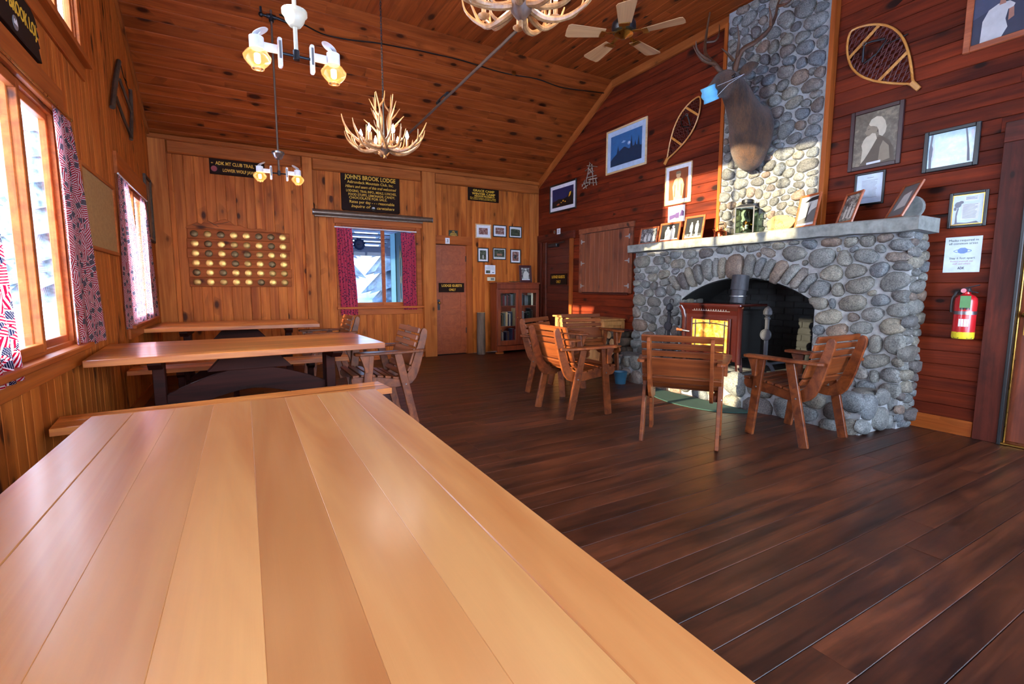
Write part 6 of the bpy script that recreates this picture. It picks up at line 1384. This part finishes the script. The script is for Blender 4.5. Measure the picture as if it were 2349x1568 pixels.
def chandelier(label):
    t = thing('antler_chandelier', label, 'chandelier', (0, 0, 0), 0, 'antler chandeliers')
    m = MB(); m.lathe([(.012, -.10), (.03, -.085), (.05, -.06), (.06, -.03), (.055, 0), (.03, .02), (.012, .03)], 12); m.build('hub', ANTLERD, t, True)
    m = MB(); m.tube([(0, 0, -.08), (.005, .004, -.115), (-.008, .006, -.13)], [.014, .010, .004], 7); m.tube([(0, 0, -.10), (.016, -.004, -.13)], [.008, .003], 6); m.build('pendant_tip', ANTLER, t, True)
    m = MB(); m.cyl((0, 0, .0), (0, 0, .42), .007, n=10); m.build('stem', IRON, t, True)
    m = MB(); antler_mesh(m, [(.03, 0, -.03), (.13, .02, -.06), (.24, .01, -.045), (.34, -.02, .02), (.40, -.03, .10), (.43, -.02, .17)],
        [([(.14, .02, -.06), (.17, .05, -.02), (.18, .06, .06)], .011), ([(.25, .01, -.045), (.31, .05, .0), (.36, .07, .06), (.38, .075, .13)], .012), ([(.34, -.02, .02), (.36, -.06, .05), (.365, -.075, .10)], .010)], .02, .004)
    a0 = m.build('antler', ANTLER, t, True)
    m = MB(); antler_mesh(m, [(.03, .01, -.02), (.10, .05, -.05), (.20, .09, -.05), (.30, .10, .02), (.34, .10, .10)],
        [([(.12, .06, -.05), (.15, .03, .0), (.16, .02, .07)], .010), ([(.22, .09, -.04), (.24, .14, .01), (.25, .16, .09)], .011)], .018, .004)
    a1 = m.build('antler', ANTLER, t, True)
    m = MB(); antler_mesh(m, [(.05, 0, -.01), (.06, .01, .10), (.055, .02, .22), (.08, .02, .32), (.11, .01, .44)],
        [([(.055, .02, .22), (.11, .0, .27), (.17, -.02, .36)], .011), ([(.06, .01, .10), (.12, .03, .17), (.20, .05, .24)], .011), ([(.08, .02, .32), (.05, .05, .38), (.045, .06, .46)], .010)], .017, .004)
    a2 = m.build('antler', ANTLER, t, True)
    for k in range(1, 6): inst('antler', a0.data, t, Matrix.Rotation(k*PI/3+0.12*math.sin(k*3), 4, 'Z'))
    a1.matrix_local = Matrix.Rotation(PI/6, 4, 'Z')
    for k in range(1, 5): inst('antler', a1.data, t, Matrix.Rotation(PI/6+k*2*PI/5, 4, 'Z'))
    for k in range(1, 4): inst('antler', a2.data, t, Matrix.Rotation(k*PI/2+0.3, 4, 'Z'))
    for k in range(6):
        a = k*PI/3+0.35; x, y = .215*math.cos(a), .215*math.sin(a)
        m = MB(); m.lathe([(.008, -.045), (.03, -.03), (.032, -.024), (.012, -.024), (.012, .05), (.010, .052)], 12, (x, y, 0)); c = m.build('candle_socket', ANTLER, t, True)
        m = MB(); m.lathe([(.008, .052), (.016, .075), (.015, .09), (.006, .115), (.001, .13)], 12, (x, y, 0)); m.build('bulb', BULB, c, True)
    m = MB(); z = .42
    while z < 1.86:
        for kk in range(2):
            R = Matrix.Rotation(kk*PI/2, 3, 'Z')
            m.tube([R @ V((.008*math.cos(q*PI/4), 0, z+.018+.018*math.sin(q*PI/4))) for q in range(8)], .0028, 5, closed=True); z += .027
    m.build('chain', IRON, t, True)
    m = MB(); m.lathe([(.06, 1.86), (.055, 1.845), (.01, 1.83)], 18); m.build('ceiling_cup', IRON, t, True)
    return t
ch1 = chandelier('antler chandelier with six lit candle bulbs hanging over the middle of the room')
ch2 = copy_tree(ch1); ch2['label'] = 'nearer antler chandelier cut off by the top edge of the photo'
ch1.location = (1.31, 4.78, 2.575); ch1.rotation_euler.z = 0.3
ch2.location = (1.31, 2.22, 2.64); ch2.rotation_euler.z = 0.75
for c, e in ((ch1, 0.8), (ch2, 0.6)):
    for k in range(6):
        a = k*PI/3+0.35; point('bulb_light', (.215*math.cos(a), .215*math.sin(a), .15), e, (1, .9, .78), .015, c)

def gas_lamp(label, loc, zc, pipe_mat, cup_mat, lean=(0, 0)):
    """pipe comes down from the ceiling (height zc) to a tee with two gas mantle lamps"""
    t = thing('gas_lamp', label, 'lamp', loc, 0, 'twin gas lamps on ceiling pipes'); top = zc-loc[2]
    m = MB(); m.tube([(0, 0, 0), (lean[0]*.1, lean[1]*.1, .1), (lean[0], lean[1], top)], .011, 10); m.build('drop_pipe', pipe_mat, t, True)
    m = MB(); m.cyl((0, 0, -.02), (0, 0, .03), .017, n=10); m.cyl((-.085, 0, 0), (.085, 0, 0), .008, n=8); m.build('tee_fitting', IRON, t, True)
    m = MB(); m.lathe([(.012, .15), (.03, .155), (.048, .18), (.055, .205), (.066, .215), (.066, .235), (.02, .24), (.012, .245)], 20); m.build('cup', cup_mat, t, True)
    for s in (-1, 1):
        m = MB(); m.box((s*.082, 0, 0), (.022, .045, .15)); br = m.build('bracket', WHITE, t, False, .006)
        m = MB(); m.box((s*.082+s*.012*0, -.024, .01), (.012, .003, .09)); m.build('bracket_label', PHM, br)
        m = MB(); m.box((s*.13, 0, .015), (.085, .012, .045)); m.build('arm', WHITE, t, False, .003)
        cx_ = s*.195
        m = MB(); m.lathe([(.036, -.005), (.036, .055), (.03, .058)], 20, (cx_, 0, 0)); m.build('cap_can', WHITE, t, True)
        g = MB(); g.lathe([(.030, -.005), (.052, -.018), (.070, -.045), (.066, -.062), (.048, -.085), (.032, -.10), (.030, -.106)], 22, (cx_, 0, 0), cap=False); gl_ = g.build('glass_globe', LGLASS, t, True)
        m = MB(); m.tube([(cx_+.0305*math.cos(k*PI/9), .0305*math.sin(k*PI/9), -.106) for k in range(18)], .002, 5, closed=True); m.build('globe_rim', LGLASS, gl_, True)
        m = MB(); m.lathe([(.014, -.03), (.016, -.035), (.016, -.07), (.010, -.078)], 14, (cx_, 0, 0)); m.build('mantle', MANTLE, t, True)
        R = Matrix.Rotation(s*.5, 3, 'Y'); m = MB(); c0 = V((cx_-s*.02, 0, .085)); m.tube([c0, c0+R @ V((0, 0, .004))], [.045, .042], 20); rf2 = m.build('heat_deflector', WHITE, t, True)
        m = MB(); m.bar((cx_, 0, .055), tuple(c0), .02, .003); m.build('deflector_bracket', WHITE, t)
        point('mantle_light', (cx_, 0, -.13), 0.4, (1, .72, .42), .02, t)
    return t
gas_lamp('nearer twin gas lamp with glowing glass globes hanging from a white pipe', (.364, 3.066, 2.49), ZT, CREAM, CREAM)
zB = ztop(6.25)
gas_lamp('farther twin gas lamp hanging from a long grey pipe by the back wall', (.502, 6.25, 2.50), zB, ROD, STEEL)
pe = thing('gas_pipe_fitting', 'dark gas pipe elbow and tee on the sloped ceiling over the far gas lamp', 'pipe', (.502, 6.25, zB-.07))
m = MB(); m.tube([(-.10, 0, .14), (-.10, 0, 0), (.06, 0, 0), (.30, .05, -.015)], .016, 8); m.build('pipe', IRON, pe, True)
m = MB(); m.cyl((0, 0, -.05), (0, 0, .02), .026, n=10); m.cyl((-.045, 0, 0), (.045, 0, 0), .024, n=10); m.ball((-.10, 0, 0), .026, 10); m.build('fitting', IRON, pe, True)

# ceiling fan, at rest
fn = thing('ceiling_fan', 'black ceiling fan with five tan blades near the top of the chimney', 'ceiling fan', (3.17, 3.55, 3.53))
m = MB(); m.cyl((0, 0, .18), (0, 0, ZT-3.53), .012, n=10); m.build('down_rod', BRASS, fn, True)
m = MB(); m.lathe([(.02, .19), (.055, .18), (.06, .17), (.06, .09), (.08, .075), (.105, .05), (.11, .01), (.10, -.02), (.06, -.035)], 26); m.build('motor', BLACK, fn, True)
m = MB(); m.lathe([(.02, ZT-3.53), (.07, ZT-3.53-.005), (.06, ZT-3.53-.05), (.02, ZT-3.53-.07)][::-1], 20); m.build('canopy', BLACK, fn, True)
m = MB(); m.lathe([(.08, -.03), (.085, -.045), (.05, -.06), (.03, -.075), (.005, -.08)], 22); m.build('switch_cap', BRASS, fn, True)
for k in range(5):
    a = math.atan2(-.76, -.65)+k*2*PI/5; R = Matrix.Rotation(a, 4, 'Z')
    m = MB(); m.bar((.07, 0, -.03), (.20, 0, -.05), .03, .006); m.plate([(.17, -.045), (.22, -.05), (.22, .05), (.17, .045)], -.058, -.052); b = m.build('blade_arm', BRASS, fn, False, 0, R)
    m = MB(); m.plate([(.18, -.055), (.24, -.06), (.50, -.085), (.525, -.07), (.53, 0), (.525, .07), (.50, .085), (.24, .06), (.18, .055)], -.050, -.043); m.build('blade', FANB, fn, False, .002, R @ Matrix.Translation((0, 0, 0)) @ Matrix.Rotation(.16, 4, 'X'))

# tie rod with turnbuckle
a = V((2.22, YB-.075, 3.325)); b = V((2.22, YF+.02, 3.50)); tr_ = thing('tie_rod', 'long iron tie rod with turnbuckle crossing under the ceiling', 'tie rod', a)
m = MB(); m.cyl((0, 0, 0), b-a, .014, n=10); m.build('rod', ROD, tr_, True)
q = onx(1015, 226, 2.22)-a; d = (b-a).normalized(); up_ = V((0, 0, 1))
m = MB()
for s in (-1, 1): m.tube([q-d*.13, q-d*.10+V((s*.022, 0, 0)), q+d*.10+V((s*.022, 0, 0)), q+d*.13], .009, 7)
for s in (-1, 1): m.cyl(q+d*s*.10, q+d*s*.16, .022, n=8)
m.build('turnbuckle', IRON, tr_, True)
m = MB(); m.cyl((0, .0, 0), d*.02, .03, n=8); m.build('anchor_nut', IRON, tr_)
# slack cable along the ceiling break
def slope_pt(px, py):
    dd = ray(px, py); k_ = (ZT-ZE)/(YB-YS1)      # z = ZT-(y-YS1)*k
    t_ = (ZT+YS1*k_-CAM_H)/(dd.z+dd.y*k_); return CAM+dd*t_
cp = [slope_pt(*p) for p in ((640, 30), (690, 50), (740, 75), (800, 88), (860, 95), (910, 104), (960, 113), (1000, 122), (1060, 136), (1130, 158), (1180, 170), (1230, 178), (1280, 196), (1320, 203), (1385, 211))]
c0 = cp[0]; cb_ = thing('ceiling_cable', 'black cable sagging along the ceiling edge towards the red wall', 'cable', c0)
m = MB(); m.tube(spline([p-c0+V((0, -.012, -.02)) for p in cp], 3), .0085, 6); m.build('cable', BLACK, cb_, True)
p = slope_pt(1178, 165)-c0
m = MB(); m.box((p.x, p.y-.01, p.z-.018), (.05, .012, .05)); m.build('clamp', BRASS, cb_)

# ================================================================== ELK HEAD
hy = 3.47
elk = thing('elk_head_mount', 'mounted brown elk head with large dark antlers on the chimney', 'elk head', (5.09, hy, 2.86))
E0 = V(elk.location)
hh = 3.575
rings = [((5.10, 3.51, 2.86), .20, .30, (-1, 0, 0)), ((5.04, 3.51, 2.86), .25, .35, (-1, 0, .05)), ((4.98, 3.51, 2.89), .245, .335, (-1, 0, .25)), ((4.92, 3.505, 2.95), .21, .28, (-1, 0, .55)), ((4.875, 3.50, 3.03), .172, .225, (-1, .1, .9)),
         ((4.83, 3.515, 3.12), .146, .195, (-1, .25, 1.1)), ((4.78, 3.535, 3.22), .13, .18, (-1, .3, .9)), ((4.72, 3.555, 3.315), .122, .17, (-1, .2, .35)), ((4.655, hh, 3.36), .12, .155, (-1, 0, -.1)), ((4.59, hh, 3.35), .11, .138, (-1, 0, -.4)),
         ((4.53, hh, 3.315), .09, .115, (-1, 0, -.6)), ((4.475, hh, 3.275), .073, .095, (-1, 0, -.65)), ((4.42, hh, 3.238), .062, .08, (-1, 0, -.65)), ((4.37, hh, 3.207), .058, .07, (-1, 0, -.6)), ((4.335, hh, 3.186), .046, .055, (-1, 0, -.6)), ((4.32, hh, 3.177), .016, .022, (-1, 0, -.6))]
vs = []; fs = []; n = 22; re_ = random.Random(4)
for c, ry, rz, d in rings:
    d = V(d).normalized(); sy = V((0, 1, 0)); up_ = d.cross(sy); up_ = up_ if up_.z > 0 else -up_
    for k in range(n):
        a = 2*PI*k/n; ca, sa = math.cos(a), math.sin(a)
        low = 1.0+(0.12 if (sa < -0.6 and c[0] > 4.9) else 0); pinch = 1-0.18*max(0, -sa)*(1 if c[0] < 4.7 else 0.6)
        vs.append(V(c)+sy*ry*ca*pinch*(1+re_.uniform(-.012, .012))+up_*rz*sa*low-E0)
for i in range(len(rings)-1):
    for k in range(n): fs.append((i*n+k, i*n+(k+1) % n, (i+1)*n+(k+1) % n, (i+1)*n+k))
fs += [tuple(range(n-1, -1, -1)), tuple((len(rings)-1)*n+k for k in range(n))]
body = obj('head_and_neck', vs, fs, FUR, elk, True); sm = body.modifiers.new('sub', 'SUBSURF'); sm.levels = 1; sm.render_levels = 1
bm = bmesh.new(); bm.from_mesh(body.data); bmesh.ops.recalc_face_normals(bm, faces=bm.faces); bm.to_mesh(body.data); bm.free()
W_ = lambda x, y, z: V((x, y, z))-E0
for s in (-1, 1):
    m = MB(); b0 = W_(4.73, hh+s*.095, 3.43); tip = W_(4.83, hh+s*.23, 3.52)
    pl_ = spline([b0, b0+(tip-b0)*.5+V((.0, 0, .03)), tip], 4); m.tube(pl_, [.03, .04, .05, .055, .05, .042, .03, .016, .004][:len(pl_)], 9); m.build('ear', FUR, elk, True)
    m = MB(); m.ball(W_(4.60, hh+s*.100, 3.395), .021, 12); m.build('eye', plain('glossy_black_eye', (14, 10, 8), .08), elk, True)
    m = MB(); m.tube([W_(4.635, hh+s*.108, 3.418), W_(4.60, hh+s*.116, 3.42), W_(4.565, hh+s*.106, 3.40)], [.006, .012, .006], 7); m.build('brow', FUR, elk, True)
m = MB(); m.ball(W_(4.333, hh, 3.192), .038, 12, (.6, 1.1, .8)); m.build('nose', plain('black_nose', (20, 16, 15), .4), elk, True)
OX = lambda px, py, x: onx(px, py, x)-E0
def elk_antler(beam, tines):
    m = MB(); q, r_ = taper(beam, .028, .007); m.tube(q, r_, 9)
    for t_ in tines: q, r_ = taper(t_, .017, .003); m.tube(q, r_, 8)
    return m.build('antler', ANTLERD, elk, True)
b1 = [W_(4.68, hh+.06, 3.47), OX(1640, 148, 4.60), OX(1618, 122, 4.72), OX(1621, 75, 4.85), OX(1630, 20, 4.92)]
elk_antler(b1, [[OX(1640, 148, 4.58), OX(1612, 138, 4.40), OX(1597, 118, 4.32), OX(1590, 104, 4.30)], [OX(1630, 140, 4.60), OX(1608, 126, 4.45), OX(1598, 110, 4.40), OX(1597, 94, 4.38)], [OX(1621, 97, 4.80), OX(1640, 94, 4.86), OX(1649, 80, 4.90), OX(1650, 56, 4.92)]])
b2 = [W_(4.68, hh-.06, 3.47), OX(1700, 118, 4.62), OX(1735, 95, 4.70), OX(1762, 70, 4.76), OX(1778, 40, 4.80), OX(1785, 8, 4.84), OX(1800, -30, 4.88)]
elk_antler(b2, [[OX(1690, 130, 4.60), OX(1695, 95, 4.52), OX(1692, 56, 4.48)], [OX(1682, 138, 4.60), OX(1668, 122, 4.46), OX(1655, 111, 4.40)], [OX(1768, 58, 4.76), OX(1768, 36, 4.70), OX(1764, 14, 4.68)], [OX(1784, 14, 4.84), OX(1805, 8, 4.80), OX(1822, -8, 4.78)]])
# face mask over the muzzle
fmk = thing('face_mask', 'pale blue paper face mask hooked over the elk muzzle', 'face mask', (4.37, hh, 3.20)); K0 = V(fmk.location)
vs = []; nu, nv = 14, 8; ax = V((-1, 0, -.5)).normalized(); upm = V((-.45, 0, .9)).normalized()
for j in range(nv+1):
    for i in range(nu+1):
        a = -1.75+3.5*i/nu; b = (j/nv-.5)
        r_ = .078+.008*math.cos(j*PI*1.5); c = V((4.385, hh, 3.213))
        p = c+ax*(r_*1.0*math.cos(a)*(1-.5*abs(b)**1.5))+V((0, 1, 0))*r_*math.sin(a)*(1-.35*abs(b)**2)+upm*b*.15
        vs.append(p-K0)
fs = [(j*(nu+1)+i, j*(nu+1)+i+1, (j+1)*(nu+1)+i+1, (j+1)*(nu+1)+i) for j in range(nv) for i in range(nu)]
o = obj('pleated_cloth', vs, fs, MASKB, fmk, True); sd_ = o.modifiers.new('thick', 'SOLIDIFY'); sd_.thickness = .003
for s in (-1, 1):
    for dz in (.05, -.05):
        m = MB(); m.tube([V((4.40, hh+s*.075, 3.22+dz))-K0, V((4.52, hh+s*.115, 3.31+dz*.3))-K0, V((4.73, hh+s*.14, 3.43))-K0], .0022, 5); m.build('ear_loop', PAPER, fmk, True)

# ================================================================== OUTDOORS
pc = thing('porch_roof', 'open timber porch roof seen through the back window', 'porch', (2.0, 10.2, 2.35))
PW = plain('blue_lit_weathered_wood', (110, 112, 120), .8)  # blue tinge of the outdoor light mixed into the wood grey
for i in range(9):
    m = MB(); m.box((0, -1.75+i*.42, .10-.05*i+.2), (7.0, .40, .03)); m.build('roof_board', PW, pc)
for x_ in (-2.4, -1.2, 0.0, 1.2, 2.4):
    m = MB(); m.bar((x_, -1.85, .22), (x_, 1.7, -.20), .09, .12); m.build('rafter', PW, pc)
m = MB(); m.box((0, 1.35, -.30), (7.0, .12, .22)); m.build('beam', PW, pc)
for x_ in (-3.2, 3.2):
    m = MB(); m.box((x_, 1.35, -1.65), (.12, .12, 2.5)); m.build('post', PW, pc)
m = MB(); m.bar((-1.5, -1.4, .1), (.4, 1.3, -.22), .05, .05); m.build('brace', PW, pc)
dk = thing('outside_door', 'dark green open outside door with brass edge strips beyond the back window', 'door', (2.62, 8.42, 0.0))
m = MB(); m.box((0, .42, 1.1), (.05, .84, 2.2)); m.build('leaf', GREENB, dk, False, .004)
m = MB(); m.box((-.032, .62, 1.1), (.012, .30, 2.2)); m.build('teal_board', TEAL, dk)
for yy in (.10, .22):
    m = MB(); m.box((-.028, yy, 1.05), (.008, .02, 1.8)); m.build('edge_strip', BRASS, dk)
for zz in (.95, 1.35, 1.8):
    m = MB(); m.box((-.030, .16, zz), (.008, .06, .12)); m.build('hinge', BRASS, dk)
th_ = thing('window_thermometer', 'round flower-edged dial thermometer outside the back window', 'thermometer', mw=fr((1.815, YB+.15, 1.92), (1, 0, 0), (0, 0, 1), (0, -1, 0)))
m = MB(); m.plate([((.105 if k % 2 else .088)*math.cos(k*PI/12), (.105 if k % 2 else .088)*math.sin(k*PI/12)) for k in range(24)], 0, .006); m.build('petal_rim', plain('blue_enamel', (120, 150, 200), .4), th_)
m = MB(); m.cyl((0, 0, .006), (0, 0, .010), .058, n=24); m.build('dial', PAPER, th_); m = MB(); m.plate([(-.035, -.006), (.035, .0), (-.035, .006)], .010, .012); m.build('needle', REDP, th_)
SPR = rough_mat('snowy_spruce', (24, 42, 40), (150, 164, 172), 3.5, .9, .2)
def spruce(label, x, y, h, seed):
    t = thing('spruce_tree', label, 'tree', (x, y, -.6), 0, 'snowy spruces beyond the porch'); rs = random.Random(seed)
    m = MB(); m.cyl((0, 0, 0), (0, 0, h*.9), .12, .02, 8); m.build('trunk', BARK, t, True)
    m = MB()
    for k in range(9):
        z_ = h*(.10+.86*k/9); r_ = h*.24*(1-k/10); nn_ = 12
        ring_ = [(r_*(1 if i % 2 else .62)*rs.uniform(.85, 1.1)*math.cos(2*PI*i/nn_), r_*(1 if i % 2 else .62)*rs.uniform(.85, 1.1)*math.sin(2*PI*i/nn_), z_-r_*.25*(1 if i % 2 else .3)) for i in range(nn_)]
        m.add(ring_+[(0, 0, z_+h*.16), (0, 0, z_)], [(i, (i+1) % nn_, nn_) for i in range(nn_)]+[((i+1) % nn_, i, nn_+1) for i in range(nn_)])
    m.build('boughs', SPR, t)
for i, (x, y, h, lb) in enumerate([(2.2, 16.5, 5.5, 'snowy spruce centred in the back window view'), (5.2, 18, 6.5, 'tall snowy spruce right of centre beyond the porch'), (-1.0, 17, 6, 'snowy spruce left of centre beyond the porch'), (3.6, 22.5, 9, 'tallest snowy spruce behind the others beyond the porch'), (8.6, 19.5, 6.5, 'snowy spruce farthest right beyond the porch'), (-4.6, 18.5, 7, 'snowy spruce farthest left beyond the porch'), (-1.2, 23, 8, 'distant snowy spruce deep in the trees beyond the porch'), (-9.0, 27.0, 11, 'far dark spruce outside the near left window')]): spruce(lb, x, y, h, i)
